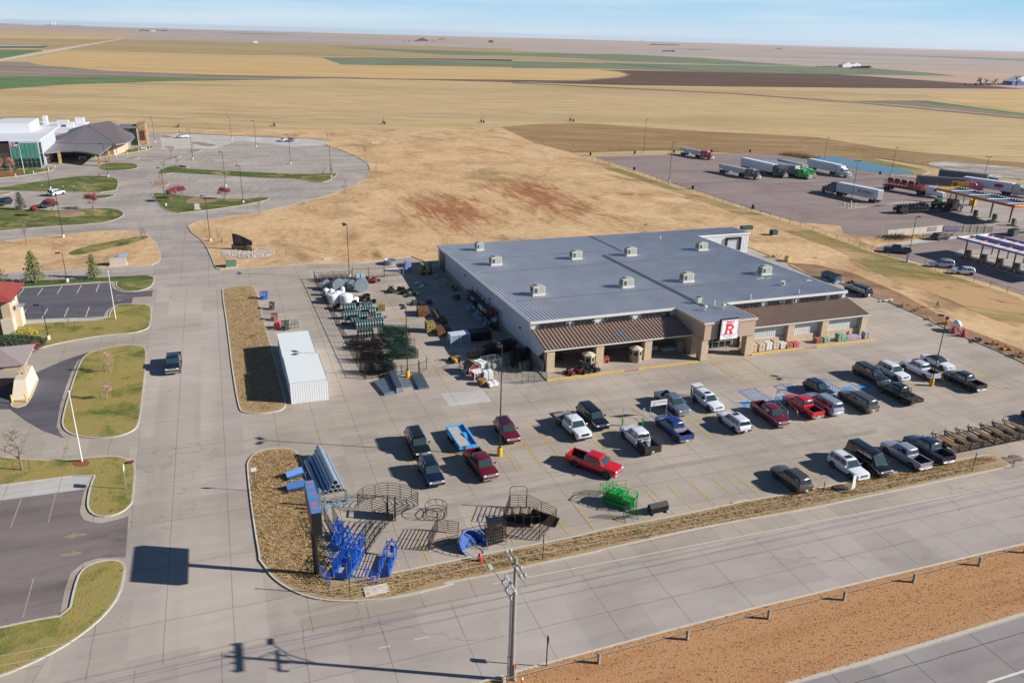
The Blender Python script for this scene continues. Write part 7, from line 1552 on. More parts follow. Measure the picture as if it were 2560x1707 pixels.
# concrete mixers and drum
p=g('C3',1070,575);t=thing('drum_mixer','white drum on a red frame at the right kerb','mixer',(p.x,p.y,.16),1.0);mrd=paint('mixer_red','b02434',.1)
b=MB();b.rev([(.3,-.9),(.62,-.5),(.62,.5),(.3,.9)],16,(0,0,1.15),'X');b.build('drum',M_poly,t,smooth=True);b=MB()
for x in (-.7,.7):b.tube((x,-.6,0),(x*.8,0,.9),.07,5);b.tube((x,.6,0),(x*.8,0,.9),.07,5)
b.tube((-.7,-.6,.15),(.7,-.6,.15),.06,5);b.tube((-.7,.6,.15),(.7,.6,.15),.06,5);b.build('frame',mrd,t)
for i,(x,y) in enumerate(((1035,595),(1148,632))):p=g('C3',x,y);t=thing('seed_spreader','red cone shaped spreader at the right kerb, '+('left one','right one')[i],'spreader',(p.x,p.y,.16),0,'red cone spreaders');b=MB();b.rev([(.62,0),(.6,.08),(.22,.95),(.2,1.1),(0,1.1)],14);b.build('hopper',mrd,t,smooth=True);b=MB();b.tube((0,0,1.1),(0,0,1.35),.05);b.build('shaft',M_alu,t)
# ================================================================ LOT GOODS NEAR THE ROAD
def pipes():
 a0,a1=Vector((-33.6,-29.8)),Vector((-34.3,-21.4));d=a1-a0;h=math.atan2(d.y,d.x)-PI/2
 lay=[(0,0,.25),(.52,0,.25),(1.0,0,.2),(.26,.45,.27),(.8,.42,.26),(.52,.9,.3),(-1.1,0,.27),(-.5,0,.2),(1.36,0,.15)]
 for i,(x,z,r) in enumerate(lay):
  t_l=('bottom middle','bottom right of the middle','small one bottom right','left one of the second layer','right one of the second layer','topmost and widest','separate one lying at the left','small one left of the heap','thinnest at the right foot')[i]
  L_=8.2 if i != 6 else 7.2;t=thing('culvert_pipe','galvanised corrugated culvert pipe, '+t_l,'culvert pipe',(a0.x+x*math.cos(h),a0.y+x*math.sin(h),.06+r+z),h,'stacked galvanised culvert pipes')
  b=MB();pr=[];n=60
  for k in range(n+1):pr.append((r*(1+.02*math.sin(k*PI)) if False else r+.012*(k % 2),L_*k/n))
  b.rev(pr+[(r*.93,L_),(r*.93,0),(r,0)],18,(0,0,0),'Y')
  b.f=[f for f in b.f if len(f) == 4];b.mi=[0]*len(b.f);b.build('pipe_wall',mat('pipe_steel','a8b9c6',.32,.5,var=.1,vs=3.),t,smooth=True,fix=False)
  b=MB();b.rev([(r*1.03,-.02),(r*1.03,.1),(r*.9,.1),(r*.9,-.02),(r*1.03,-.02)],18,(0,0,0),'Y');b.f=[f for f in b.f if len(f) == 4];b.mi=[0]*len(b.f);b.build('end_rim',M_alu,t)
pipes()
for i,(x,y,rz) in enumerate(((530,440,.35),(535,560,.1))):
 p=g('C4',x,y);t=thing('feed_trough','blue sheet metal trough in the shade of the pipes, '+('farther one','nearer one')[i],'trough',(p.x,p.y,.16),rz,'blue metal troughs');b=MB();bm_=mat('trough_blue','3f6aa8',.4,.2)
 b.loft([[(x_,-.7,.75),(x_,-.25,.25),(x_,.25,.25),(x_,.7,.75),(x_,.66,.76),(x_,.22,.3),(x_,-.22,.3),(x_,-.66,.76)] for x_ in (-.95,.95)]);b.build('trough',bm_,t);b=MB()
 for x_ in (-.8,.8):b.tube((x_,-.4,0),(x_,-.4,.35),.04,4);b.tube((x_,.4,0),(x_,.4,.35),.04,4)
 b.build('legs',M_alu,t)
for i,(x,y,h) in enumerate(((752,700,2.1),(797,740,1.6),(775,770,1.2),(995,665,1.5))):p=g('C4',x,y);b=MB();b.bbox(0,0,0,.25,.25,h,.02);b.box(0,0,0,.5,.5,.05);o=b.build('steel_post',M_gal);o.location=(p.x,p.y,.06);tag(o,'square galvanised post between the sign and corral, '+('tallest','right of the tallest','shortest','alone at the right')[i],'steel post','galvanised posts')
p=g('C4',880,685);b=MB();b.bbox(0,0,0,3.2,.45,.22,.03);o=b.build('steel_beam',mat('beam_blue_grey','8fa3b3',.5,.3));o.location=(p.x,p.y,.06);o.rotation_euler=(0,0,.1);tag(o,'pale blue grey steel beam lying left of the round corral','steel beam')
# round corral of curved panels
V=lambda c,x,y:g(c,x,y)
cc=Vector((-27.6,-34.6))
P_=[V('C4',1100,712),V('C5',150,968),V('C5',395,962),V('C5',570,1040)]
panel(P_[0],P_[1],'curved black corral panel, left of the back sweep',M_bk,bars=6,h=1.6,curve=.5);panel(P_[1],P_[2],'curved black corral panel, middle of the back sweep',M_bk,bars=6,h=1.6,curve=.4);panel(P_[2],P_[3],'curved black corral panel, right of the back sweep',M_bk,bars=6,h=1.6,curve=.35)
panel(P_[0],V('C4',1370,790),'straight black corral gate across the front of the curved sweep',M_bk,bars=6,h=1.55);panel(P_[3],V('C5',350,1150),'black corral panel closing the right of the curved sweep',M_bk,bars=6,h=1.5)
for i,(x,y) in enumerate(((1380,790),(1450,800))):
 p=V('C4',x,y);t=thing('alley_gate','heavy black steel gate frame at the mouth of the round corral, '+('left','right')[i],'livestock gate',(p.x,p.y,.06),1.35,'alley gates');b=MB();b.box(-.6,0,0,.12,.12,2.0);b.box(.6,0,0,.12,.12,2.0);b.box(0,0,1.95,1.3,.12,.08);b.build('frame',M_bk,t);b=MB();b.box(0,0,.1,1.1,.05,1.5);b.build('sheeted_leaf',M_bk,t)
a_,b_=V('C4',1355,890),V('C4',1165,1160)
panel(V('C4',1445,810),V('C4',1350,900),'black alley panel just below the gate frames',M_bk,bars=6,h=1.5);panel(V('C4',1350,900),V('C4',1255,1035),'black alley panel in the middle of the straight run',M_bk,bars=6,h=1.5);panel(V('C4',1255,1035),V('C4',1175,1160),'black alley panel at the lower end of the straight run',M_bk,bars=6,h=1.5);panel(V('C4',1265,850),V('C4',1175,1000),'black alley panel on the left side of the straight run',M_bk,bars=6,h=1.5);panel(V('C4',1175,1000),V('C4',1120,1120),'black alley panel nearest the blue chutes',M_bk,bars=6,h=1.5);panel(V('C4',790,840),V('C4',870,1000),'black panel standing behind the blue chutes near the sign',M_bk,bars=7,h=1.6);panel(V('C4',870,830),V('C4',970,1010),'black panel standing left of the alley run',M_bk,bars=7,h=1.6)
# ring bale feeder
p=V('C5',745,1130);t=thing('bale_ring','open brown tube bale ring right of the round corral','bale feeder',(p.x,p.y,.06));b=MB();n=18;r=1.1;R_c=lambda z,f=1.:[(r*f*math.cos(2*PI*k/n),r*f*math.sin(2*PI*k/n),z) for k in range(n)]
for z in (.1,.45,1.15):b.path(R_c(z),.03,4,True)
for k in range(n):a=R_c(.45)[k];c=R_c(1.15)[(k+(1 if k % 2 else 0)) % n];b.tube(a,c,.022,4)
b.build('ring',M_bp,t)
panel(V('C5',668,1480),V('C5',760,1290),'brown panel with tall end post in front of the bale ring',M_bp,bars=9,h=1.6);panel(V('C5',760,1280),V('C5',965,1310),'brown panel running right behind the blue feeder',M_bp,bars=6,h=1.3);panel(V('C5',668,1480),V('C5',960,1410),'long low brown panel left of the blue feeder',M_bp,bars=6,h=1.0)
# blue round feeder tilted
p=V('C5',1085,1460);t=thing('round_feeder','large blue round hay feeder propped on its edge','bale feeder',(p.x,p.y+.5,.06));t.rotation_euler=(.75,.18,.15);b=MB();r=1.3
b.rev([(r,.1),(r,.72),(r*.975,.72),(r*.975,.1),(r,.1)],30);b.build('skirt',paint('feeder_blue','2a5fae',.1),t);b=MB();n=22
b.path([(r*math.cos(2*PI*k/30),r*math.sin(2*PI*k/30),1.25) for k in range(30)],.035,4,True)
for k in range(n):a=2*PI*k/n;b.tube((r*math.cos(a),r*math.sin(a),.7),(r*math.cos(a+.2),r*math.sin(a+.2),1.25),.02,4)
b.build('top_rails',MATS['paint_feeder_blue'],t)
for i in range(5):
 p=V('C5',1325,1420-32*i);t=thing('feed_bunk','black framed feeder bunk in the nested stack right of the blue feeder','feeder',(p.x,p.y,.06),.1,'nested black feeders');b=MB();b.loft([[(x,-.35,.5),(x,-.15,.2),(x,.15,.2),(x,.35,.5)] for x in (-.9,.9)],closed=False);b.build('trough',M_blk,t);b=MB()
 for x in (-.95,.95):b.path([(x,-.4,0),(x,-.4,1.1),(x,.4,1.1),(x,.4,0)],.03,4)
 for k in range(9):b.tube((-.95+.237*k,-.4,.55),(-.95+.237*k,-.1,1.1),.016,3)
 b.tube((-.95,-.4,1.1),(.95,-.4,1.1),.03,4);b.tube((-.95,.4,1.1),(.95,.4,1.1),.03,4);b.build('frame',M_bp,t)
# pen of brown panels with tall bow gate
K=[V('C5',1465,1062),V('C5',1630,1062),V('C5',1920,1207),V('C5',1755,1380),V('C5',1415,1215)]
panel(K[1],K[2],'brown panel at the right back of the square pen',M_bp,bars=7,h=1.65);panel(K[2],K[3],'brown panel at the right front of the square pen',M_bp,bars=7,h=1.6);panel(K[3],V('C5',1430,1300),'low brown panel along the front of the square pen',M_bp,bars=6,h=1.2);panel(K[4],K[0],'brown panel at the left of the square pen',M_bp,bars=7,h=1.6)
d=K[1]-K[0];m_=(K[0]+K[1])/2;t=thing('bow_gate','tall arched bow gate rising at the back of the square pen','livestock gate',(m_.x,m_.y,.06),math.atan2(d.y,d.x));b=MB();w=d.length;b.path([(-w/2,0,0),(-w/2,0,2.35),(-w/2+.25,0,2.55),(w/2-.25,0,2.55),(w/2,0,2.35),(w/2,0,0)],.035,5);b.build('bow',M_bk,t);panel_mesh(w-.1,1.5,6,.025).build('gate_leaf',M_bk,t)
for i,(x,y) in enumerate(((1460,1200),(1540,1195),(1630,1205),(1700,1205))):
 p=V('C5',x,y);t=thing('hay_rack','black feeder rack inside the square pen, '+('leftmost','second','third','rightmost')[i],'feeder',(p.x,p.y,.06),1.4,'black racks in the pen');b=MB();b.loft([[(x_,-.4,.9),(x_,-.3,.35),(x_,.3,.35),(x_,.4,.9)] for x_ in (-.8,.8)],closed=False);b.build('trough',M_blk,t);b=MB()
 for x_ in (-.8,.8):b.path([(x_,-.45,0),(x_,-.45,1.25),(x_,.45,1.25),(x_,.45,0)],.03,4)
 b.tube((-.8,-.45,1.25),(.8,-.45,1.25),.025,4);b.tube((-.8,.45,1.25),(.8,.45,1.25),.025,4);b.build('frame',M_bp,t)
p=V('C5',1790,1195);b=MB(); 
for k in range(4):b.box(0,.18*k,.12*k,3.0,.3,.25)
o=b.build('trough_bundle',M_blk);o.location=(p.x,p.y,.06);o.rotation_euler=(0,0,-.9);tag(o,'bundle of long black troughs in the right half of the square pen','trough')
# cattle chutes
def chute(c,x,y,label,rz,L_=2.6,w=1.1,h=1.75,m=M_blt,z=.06,wing=True):
 p=g(c,x,y);t=thing('cattle_chute',label,'cattle chute',(p.x,p.y,z),rz);b=MB()
 for x_ in (-L_/2,-L_/6,L_/6,L_/2):b.path([(x_,-w/2,0),(x_,-w/2,h),(x_,w/2,h),(x_,w/2,0)],.045,5)
 for s in (-1,1):
  for k in range(4):b.tube((-L_/2,s*w/2,h*(.4+.2*k)),(L_/2,s*w/2,h*(.4+.2*k)),.024,4)
 for k in range(4):b.tube((-L_/2+L_*k/4,-w/2,h),(-L_/2+L_*(k+1)/4,w/2,h),.025,4)
 b.build('frame',m,t);b=MB()
 for s in (-1,1):b.box(0,s*(w/2+.03),.1,L_*.9,.05,h*.22)
 b.box(-L_/2,0,.1,.06,w*.7,h*.4)
 if m is M_grt:b.box(0,0,.25,L_*.9,w*.8,.75);b.box(-.3,0,1.1,L_*.5,w*1.05,.3)
 b.build('side_sheet',m,t);b=MB();b.path([(L_/2,-w/2,h*.5),(L_/2+.3,0,h*1.1),(L_/2,w/2,h*.5)],.06,5);b.box(L_/2+.03,0,.3,.06,w*.35,h*.5);b.build('head_gate',m,t)
 if wing:b=panel_mesh(1.6,h*.8,7,.025); 
 if wing:o=b.build('wing_gate',m,t);o.location=(-L_/2-.5,w/2+.5,0);o.rotation_euler=(0,0,1.0)
chute('C4',1000,1290,'bright blue cattle chute, nearest the sign post and the road',1.0,3.0,1.3);chute('C4',1060,1180,'bright blue cattle chute, right behind the nearest one',.9,2.4,1.1);chute('C4',950,1060,'bright blue chute section at the back of the blue group',.8,1.8,.8,1.3,wing=False);chute('C4',920,985,'pair of narrow blue head gates standing behind the blue group',1.4,1.2,.9,1.4,wing=False);chute('C4',1380,1260,'blue cattle alley standing alone right of the blue group',1.15,3.4,.9,1.5)
chute('C6',780,1300,'bright green cattle chute with open gates on the lot',-.9,3.2,1.3,1.75,M_grt); 
q0=V('C6',830,1470);q1=V('C6',965,1455);t=thing('squeeze_gate','dark green framed gate on feet in front of the green chute','livestock gate',((q0.x+q1.x)/2,(q0.y+q1.y)/2+.5,.06),.1);panel_mesh(1.5,1.7,12,.02,mids=3).build('gate_leaf',M_gp,t);b=MB()
for x in (-.75,.75):b.tube((x,-.5,0),(x,0,.5),.04,5);b.tube((x,.5,0),(x,0,.5),.04,5)
b.build('feet',M_gp,t)
q0=V('C6',650,1215);panel(q0,V('C6',835,1180),'bright green bow panel standing behind the green chute',M_grt,bars=4,h=1.5)
p=V('C6',1165,1390);t=thing('salt_feeder','black box feeder on skids right of the green chute','feeder',(p.x,p.y+.3,.06),.05);b=MB();b.side([(-.25,.2),(.35,.2),(.4,.8),(-.05,1.15),(-.35,.85)],-1.05,1.05)
b.v=[(v[1],-v[0],v[2]) for v in b.v];b.build('box',M_blk,t);b=MB();b.box(-.8,0,0,.1,.9,.12);b.box(.8,0,0,.1,.9,.12);b.build('skids',M_fr,t)
# head gates by the metal sheds
for c,x,y,lab,m,rz,L_,h in (('B4',560,515,'small blue head gate set north of the white sheds',M_blt,.3,.9,1.3),('B4',628,605,'grey round framed gate right of the grass island',M_rolld,.3,.5,1.2),('B4',650,700,'rust red gate piece behind the red hoppers',mat('rust_red','7d4a3c',.7),.4,.7,1.1),('B4',745,782,'dark green gate set behind the white sheds, left',M_gp,.4,.8,1.4)):
 chute(c,x,y,lab,rz,L_,.9,h,m,wing=False)
for i,(x,y) in enumerate(((665,770),(690,765))):p=g('B4',x,y);b=MB();b.rev([(.5,0),(.48,.1),(.2,.95),(0,1.0)],10);o=b.build('red_hopper',mrd);o.location=(p.x,p.y+.2,.06);tag(o,'red cone hopper behind the white sheds, '+('left','right')[i],'hopper','red hoppers by the sheds')
panel(g('B4',790,778),g('B4',862,768),'dark green feeder panel behind the white sheds, right front',M_gp,bars=4,h=.9);panel(g('B4',800,745),g('B4',850,738),'dark green feeder panel behind the white sheds, right back',M_gp,bars=4,h=.9)
# galvanised roofing and panel piles below the yard
for i,(pts,h,m,s_) in enumerate((((( -70,1380),(70,1340),(165,1505),(50,1525)),.35,M_gal,'left flat pile of pale blue panels'),(((100,1310),(175,1295),(265,1480),(185,1500)),.8,M_gal,'tall narrow pile of galvanised sheets'),(((215,1350),(320,1345),(360,1420),(260,1440)),.3,mat('mesh_pile','747f86',.5,.4,var=.4,vs=14.),'short pile of wire mesh sheets'),(((350,1300),(470,1285),(555,1440),(430,1457)),.3,mat('grating','6b7c88',.45,.4,var=.3,vs=16.),'right pile of blue grey grating'))):
 q=gs('B6',*pts);m_=sum(q,Vector((0,0)))/4;t=thing('sheet_pile',s_+' on the lot below the yard fence','steel sheets',(m_.x,m_.y,.06),0,'piles of steel sheets');nL=max(2,int(h/.12))
 for k in range(nL):b=MB();b.prism([v-m_+Vector((random.uniform(-.04,.04),random.uniform(-.04,.04))) for v in q],.02+h*k/nL,h*(k+.8)/nL);b.build('sheet_layer',m,t)
 if i != 2:
  b=MB();u_,v_=(q[1]-q[0]),(q[3]-q[0])
  for k in range(1,8):s0=q[0]+u_*k/8-m_;b.tube((s0.x,s0.y,h),(s0.x+v_.x,s0.y+v_.y,h),.025,4)
  b.build('sheet_ribs',M_gal,t)
# ---- row of new utility trailers
def utrailer():
 t=thing('utility_trailer','x','trailer');L_,w=3.7,1.9;b=MB()
 for s in (-1,1):b.box(0,s*w/2,.5,L_,.06,.08);b.box(0,s*w/2,.95,L_,.04,.04);b.box(0,s*w/2,.62,.05,.05,.35)
 for x in (-L_/2,L_/2,0):b.box(x,0,.48,.06,w,.08)
 for s in (-1,1):
  for x in (-L_/2,L_/2):b.box(x,s*w/2,.5,.05,.05,.5)
 b.tube((L_/2,-.7,.5),(L_/2+1.1,0,.48),.04,5);b.tube((L_/2,.7,.5),(L_/2+1.1,0,.48),.04,5);b.tube((L_/2+.9,0,.1),(L_/2+.9,0,.9),.035,5);b.build('frame',M_bk,t)
 b=MB()
 for k in range(5):b.box(0,-.4+.2*k,.55,L_-.1,.13,.04)
 b.build('deck_boards',mat('deck_tan','9c7c58',.8,var=.25,vs=3.),t);g_=panel_mesh(w,1.25,4,.022,mids=5,z0=.05).build('tail_gate',M_bk,t);g_.location=(-L_/2-.05,0,.5);g_.rotation_euler=(.0,0,PI/2)
 for s in (-1,1):
  b=MB();b.box(-.1,s*(w/2+.14),.72,.85,.24,.04);b.build('fender',M_bk,t);b=MB();b.rev([(.16,-.1),(.31,-.1),(.31,.1),(.16,.1)],14,(0,0,0),'Y');o=b.build('wheel',M_tyre,t,smooth=True);o.location=(-.1,s*(w/2+.14),.31)
 return t
UT=Rep(utrailer())
for k in range(7):
 UT((38.3+1.95*k+(.25 if k > 3 else 0),-41.5+.02*k,.05),PI/2+.02*((-1)**k),'black utility trailer with plank deck in the kerbside row, '+('leftmost, touching the navy pickup','second from the left','third from the left','fourth, in the middle','third from the right','second from the right','rightmost at the picture edge')[k],'row of new utility trailers')
# ---- cart corrals
def cart_corral(c,a1,a2,label):
 p,q=g(c,*a1),g(c,*a2);d=q-p;m_=(p+q)/2;t=thing('cart_corral',label,'cart corral',(m_.x,m_.y,.05),math.atan2(d.y,d.x));w=d.length
 b=MB()
 for x in (-w/2,w/2):b.tube((x,0,0),(x,0,2.5),.04,6)
 for x in (-w/2,w/2):b.path([(x,0,.9),(x,-3.6,.9),(x,-3.9,.7),(x,-3.9,0)],.03,5);b.tube((x,-1.8,0),(x,-1.8,.9),.03,5);b.tube((x,0,.45),(x,-3.8,.45),.025,4)
 b.build('rails',M_alu,t);b=MB();b.box(0,0,1.75,w,.05,.75);sg_=b.build('sign_board',M_trim,t)
 text('lettering','Cart Corral',1,(0,-.035,2.12),(PI/2,0,0),mat('grey_letter','55585e',.6),sg_,.005,w*.8,.24);b=MB();b.box(-w*.3,-.035,1.85,.2,.01,.16);b.build('logo_mark',M_sred,sg_)
 return t
t1=cart_corral('C6',(1097,478),(1203,425),'cart return with a white sign beside the steel blue pickup');t1.rotation_euler[2]=0.
t2=cart_corral('C7',(423,412),(495,410),'cart return with a white sign left of the bright red pickup')
for i,(x,y) in enumerate(((806,530),(1003,538))):p=g('C6',x,y);t=thing('corral_post','tall post with a bright green sleeve behind the service bed pickup, '+('left','right')[i],'post',(p.x,p.y,.05),0,'green sleeved posts');b=MB();b.tube((0,0,.9),(0,0,2.5),.035,6);b.box(0,0,2.1,.3,.04,.45);b.build('upper_post',M_alu,t);b=MB();b.tube((0,0,0),(0,0,1.0),.09,8);b.build('sleeve',M_grt,t)
marks('faint_green_lines',pl('C6',695,372,830,495,880,345,1070,470,660,568,900,560),.1,.06,mat('green_paint','6f8f78',.85))
# ---- people
def person(x,y,z,rz,label,shirt,trousers,hair,h=1.75,pose='stand',hat=None):
 t=thing('person',label,'person',(x,y,z),rz);s=h/1.75;me=bpy.data.meshes.new('person_body')
 hip=.93*s;arm={'stand':[(.0,.24,1.15),(.04,.27,.88)],'reach':[(.28,.22,1.3),(.5,.18,1.45)],'walk':[(.1,.24,1.15),(.2,.25,.95)]}[pose];st_=.0 if pose != 'walk' else .16
 V_=[(0,0,hip),(0,0,1.15*s),(0,0,1.4*s),(0,0,1.5*s),(.01,0,1.66*s)];Rr=[.14,.125,.15,.055,.1];E_=[(0,1),(1,2),(2,3),(3,4)]
 for sd_ in (-1,1):
  o=len(V_);V_ += [(0,sd_*.1,hip-.06),(.03+st_*sd_,sd_*.11,.5*s),(st_*sd_*1.6-.02,sd_*.11,.08*s),(.14+st_*sd_*1.6,sd_*.12,.04*s)];Rr += [.1,.07,.05,.045];E_ += [(0,o),(o,o+1),(o+1,o+2),(o+2,o+3)]
  o=len(V_);V_ += [(0,sd_*.19,1.42*s),(arm[0][0],sd_*arm[0][1],arm[0][2]*s),(arm[1][0],sd_*arm[1][1],arm[1][2]*s)];Rr += [.065,.048,.035];E_ += [(2,o),(o,o+1),(o+1,o+2)]
  w=o+2
  for k in range(5):
   dv=Vector((V_[w][0]-V_[o+1][0],V_[w][1]-V_[o+1][1],V_[w][2]-V_[o+1][2])).normalized();base=Vector(V_[w]);off=Vector((0.018*(k-2),0,0)) if k < 4 else Vector((.04,0,.02));ln=(.11,.12,.115,.1,.06)[k]
   i_=len(V_);V_ += [tuple(base+dv*.06+off),tuple(base+dv*(.06+ln*.8)+off*1.2)];Rr += [.014,.009];E_ += [(w,i_),(i_,i_+1)]
 me.from_pydata(V_,E_,[]);o=bpy.data.objects.new('body',me);COL.objects.link(o);m=o.modifiers.new('s','SKIN');sv=me.skin_vertices[0].data
 for k,r in enumerate(Rr):sv[k].radius=(r*s,r*s)
 sv[0].use_root=True;u=o.modifiers.new('u','SUBSURF');u.levels=u.render_levels=2;o.parent=t
 dg=bpy.context.evaluated_depsgraph_get();nm=bpy.data.meshes.new_from_object(o.evaluated_get(dg));o.modifiers.clear();o.data=nm;nm.materials.clear()
 for q in (mat('skin','9c6b52',.6),shirt,trousers,mat('shoe','2a2624',.7),hair):nm.materials.append(q)
 for pg in nm.polygons:
  c=pg.center;z_=c.z/s;pg.use_smooth=True;d_=math.hypot(c.x-arm[1][0],abs(c.y)-arm[1][1])
  pg.material_index=3 if z_ < .11 else 2 if z_ < .97 and abs(c.y) < .235 else (0 if z_ < .97 or (pose == 'reach' and c.x > .42) else (4 if (z_ > 1.68 or (z_ > 1.58 and c.x < 0)) else 0) if z_ > 1.49 else 1)
 f=MB();f.rev([(.0,1.6*s),(.0,1.6*s)],3);f=MB();f.tube((.1*s,0,1.65*s),(.135*s,0,1.62*s),.014,6);f.box(.1*s,-.035,1.67*s,.01,.02,.012);f.box(.1*s,.035,1.67*s,.01,.02,.012);f.build('face',mat('skin_dark','6e4636',.6),t)
 if hat:b=MB();b.rev([(.11*s,1.69*s),(.1*s,1.76*s),(0,1.79*s)],12);b.box(.1*s,0,1.69*s,.12,.16,.02);b.build('cap',hat,t)
 return t
m_j=mat('denim','33435e',.9);p=g('C3',862,318);person(p.x,p.y,.16,2.2,'person in a bright green safety vest and jeans walking on the dry grass',mat('vest_green','3fb83a',.7),m_j,mat('hair_dark','2a201a',.9),pose='walk')
p=g('C6',1478,232);person(p.x,p.y,.05,-.9,'person in a pale top reaching under the raised tailgate of the white SUV',mat('shirt_pale','9a8c92',.8),mat('trouser_dark','23232b',.9),MATS['hair_dark'],1.75,'reach');p=g('C6',1500,325);person(p.x,p.y,.05,.9,'person in blue top and dark trousers at the left side of the white SUV',mat('shirt_blue','23407e',.8),MATS['trouser_dark'],MATS['hair_dark'],1.78,'walk')

# ================================================================ HOSPITAL, BANK, TREES, FAR FARMS
CR['E1']=(0,280,5.88);CR['E2']=(0,690,4.612)
M_hrf=mat('hospital_roof','7c7678',.5,.2,var=.05,vs=.3);M_hrf2=mat('hospital_roof_brown','6d6264',.55,.15);M_gg=mat('green_glass','3a8573',.12,spec=.8);M_gd=mat('deep_green_glass','12302c',.1,spec=.8);M_wmem=mat('white_membrane','c6c9cf',.7);M_taup=mat('taupe_wall','8f7c6c',.85,var=.05);M_stu=mat('stucco_tan','b5a089',.85,var=.06,vs=.8);M_gwall=mat('grey_white_wall','a9afb6',.6)
t=thing('hospital_building','hospital with green glass front, grey hipped roof and arched entrance canopy','hospital',(0,0,0))
def wbx(n,x0,x1,y0,y1,z0,z1,m,par=None):b=MB();b.box((x0+x1)/2,(y0+y1)/2,z0,x1-x0,y1-y0,z1-z0);return b.build(n,m,par or t)
wbx('wall',-104,-95.7,199.2,232,0,8.7,M_gwall);wbx('wall',-128,-104,203,240,0,4.6,M_stu);wbx('wall',-128,-104,203.1,240,4.6,7.6,M_taup);wbx('roof',-128,-95.2,200.5,244,7.6+1.1,9.0,M_wmem)
wbx('penthouse',-112.5,-101.5,222,240,9.0,12.0,M_wmem);wbx('wall',-125,-90,240,276,0,6.6,M_gwall);wbx('roof',-125.3,-89.5,240,276.5,6.6,7.0,M_wmem)
for x,y,w,h in ((-108,262,3,2.6),(-104,268,1.4,3.2),(-97,262,4,2.0),(-94,258,2.6,1.6),(-92,270,3.2,2.2),(-112,256,4,1.2)):wbx('rooftop_unit',x-w/2,x+w/2,y-1.5,y+1.5,7.,7.+h,M_wmem)
for i in range(6):   # glazed front
 for j,(z0,z1,m) in enumerate(((.3,2.0,M_gd),(2.15,3.2,M_gd),(3.35,5.1,M_gg),(5.2,5.7,M_gg),(5.8,6.2,M_gg),(6.3,8.2,M_gg))):
  x0=-103.6+i*1.3;b=MB();b.box(x0+.62,199.1,z0,.98,.1,z1-z0);b.build('window',m,t)
for k in range(3):b=MB();b.box(-95.65,200.2+1.3*k,.3,.1,1.1,7.8);b.build('window',M_gd,t)
ev=[(-100,240),(-96,229.5),(-90.2,225.5),(-82,223.2),(-75,220.5),(-72.2,224.5),(-70.6,232),(-70.3,243),(-73,262),(-88,270),(-100,256)];R1_,R2_=(-86.5,243,9.2),(-79.5,256,9.2)
b=MB();E3=[(x,y,4.6) for x,y in ev];n=len(E3)
for k in range(n):
 p,q=E3[k],E3[(k+1) % n];rp=R1_ if k in (10,0,1,2,3,4) else R2_;rq=R1_ if (k+1) % n in (10,0,1,2,3,4) else R2_
 if rp == rq:b.quad(p,q,rp)
 else:b.quad(p,q,rq,rp)
 b.quad(p,q,(q[0],q[1],4.2),(p[0],p[1],4.2))
b.build('roof',M_hrf,t)
b=MB();b.quad((-79.4,256,9.28),(-86.4,243.1,9.28),(-75.1,220.7,4.72),(-72.1,224.7,4.7));b.quad((-79.4,256,9.28),(-72.1,224.7,4.7),(-70.5,232,4.7),(-70.2,243,4.7));b.build('roof_slope',M_hrf2,t)
b=MB();b.prism([(-98,240),(-90,229),(-76.5,225.5),(-73.6,233),(-73,243),(-75,260),(-88,266),(-98,254)],0,4.3);b.build('wall',M_stu,t)
for k in range(5):
 f=k/5+.04;x,y=-76.2+2.7*f,227.5+18*f;b=MB();b.box(x+.35,y,.6,.2,2.4,2.9,-.12);b.build('window',M_gg if k % 2 else M_gd,t);b=MB();b.box(x+.7,y+1.8,0,.7,.7,4.2);b.build('stone_pier',M_stone2,t)
pc=[(-100,236.5),(-91,233.5),(-84,230),(-76.3,227.5),(-76.8,213),(-78.3,199.3),(-82.5,204.2),(-87,207.2),(-91,207.8),(-95.3,205.8)]
b=MB();zz=[4.4,4.4,4.4,4.4,4.1,3.75,4.1,4.25,4.2,3.9];m=len(pc);top=[Vector((x,y,z+.12)) for (x,y),z in zip(pc,zz)];lo=[Vector((x,y,z-.3)) for (x,y),z in zip(pc,zz)]
tt=tessellate_polygon([[Vector((x,y,0)) for x,y in pc]]);b._add(top+lo,[tuple(i for i in q) for q in tt]+[tuple(i+m for i in q)[::-1] for q in tt]+[(k,(k+1) % m,m+(k+1) % m,m+k) for k in range(m)]);b.build('entrance_canopy',mat('canopy_grey','7f797a',.5,.2),t)
for x,y in ((-78.6,200.8),(-76.3,209),(-91.5,207.2),(-95.2,209)):b=MB();b.box(x,y,0,1.0,1.0,3.8,.2);b.build('stone_pier',M_stone2,t)
wbx('entrance_glazing',-96,-86,222,222.2,.1,3.6,M_gd)
wbx('stone_tower',-70.0,-66.9,253,263,0,8.3,M_stone2);wbx('brown_panel',-69.3,-67.4,252.9,253,2.0,5.6,mat('panel_brown','4a2e22',.7,var=.3,vs=4.));wbx('window',-72.4,-70.1,251.6,251.8,.3,6.8,M_gd);wbx('wall',-76,-70,251.9,262,0,7.0,M_gwall);wbx('roof_slab',-76.5,-69.2,248.8,262,7.0,7.35,M_hrf)
for i,(x,y) in enumerate(((925,665),(1615,560))):p=g('A1',x,y);b=MB();b.box(0,0,.35,2.2,.6,.1);b.box(-.8,0,0,.3,.5,.36);b.box(.8,0,0,.3,.5,.36);b.box(0,.3,.5,2.2,.1,.4);o=b.build('bench',M_post);o.location=(p.x,p.y,.08);tag(o,'pale stone bench by the hospital, '+('under the canopy side','near the stone tower')[i],'bench','stone benches')
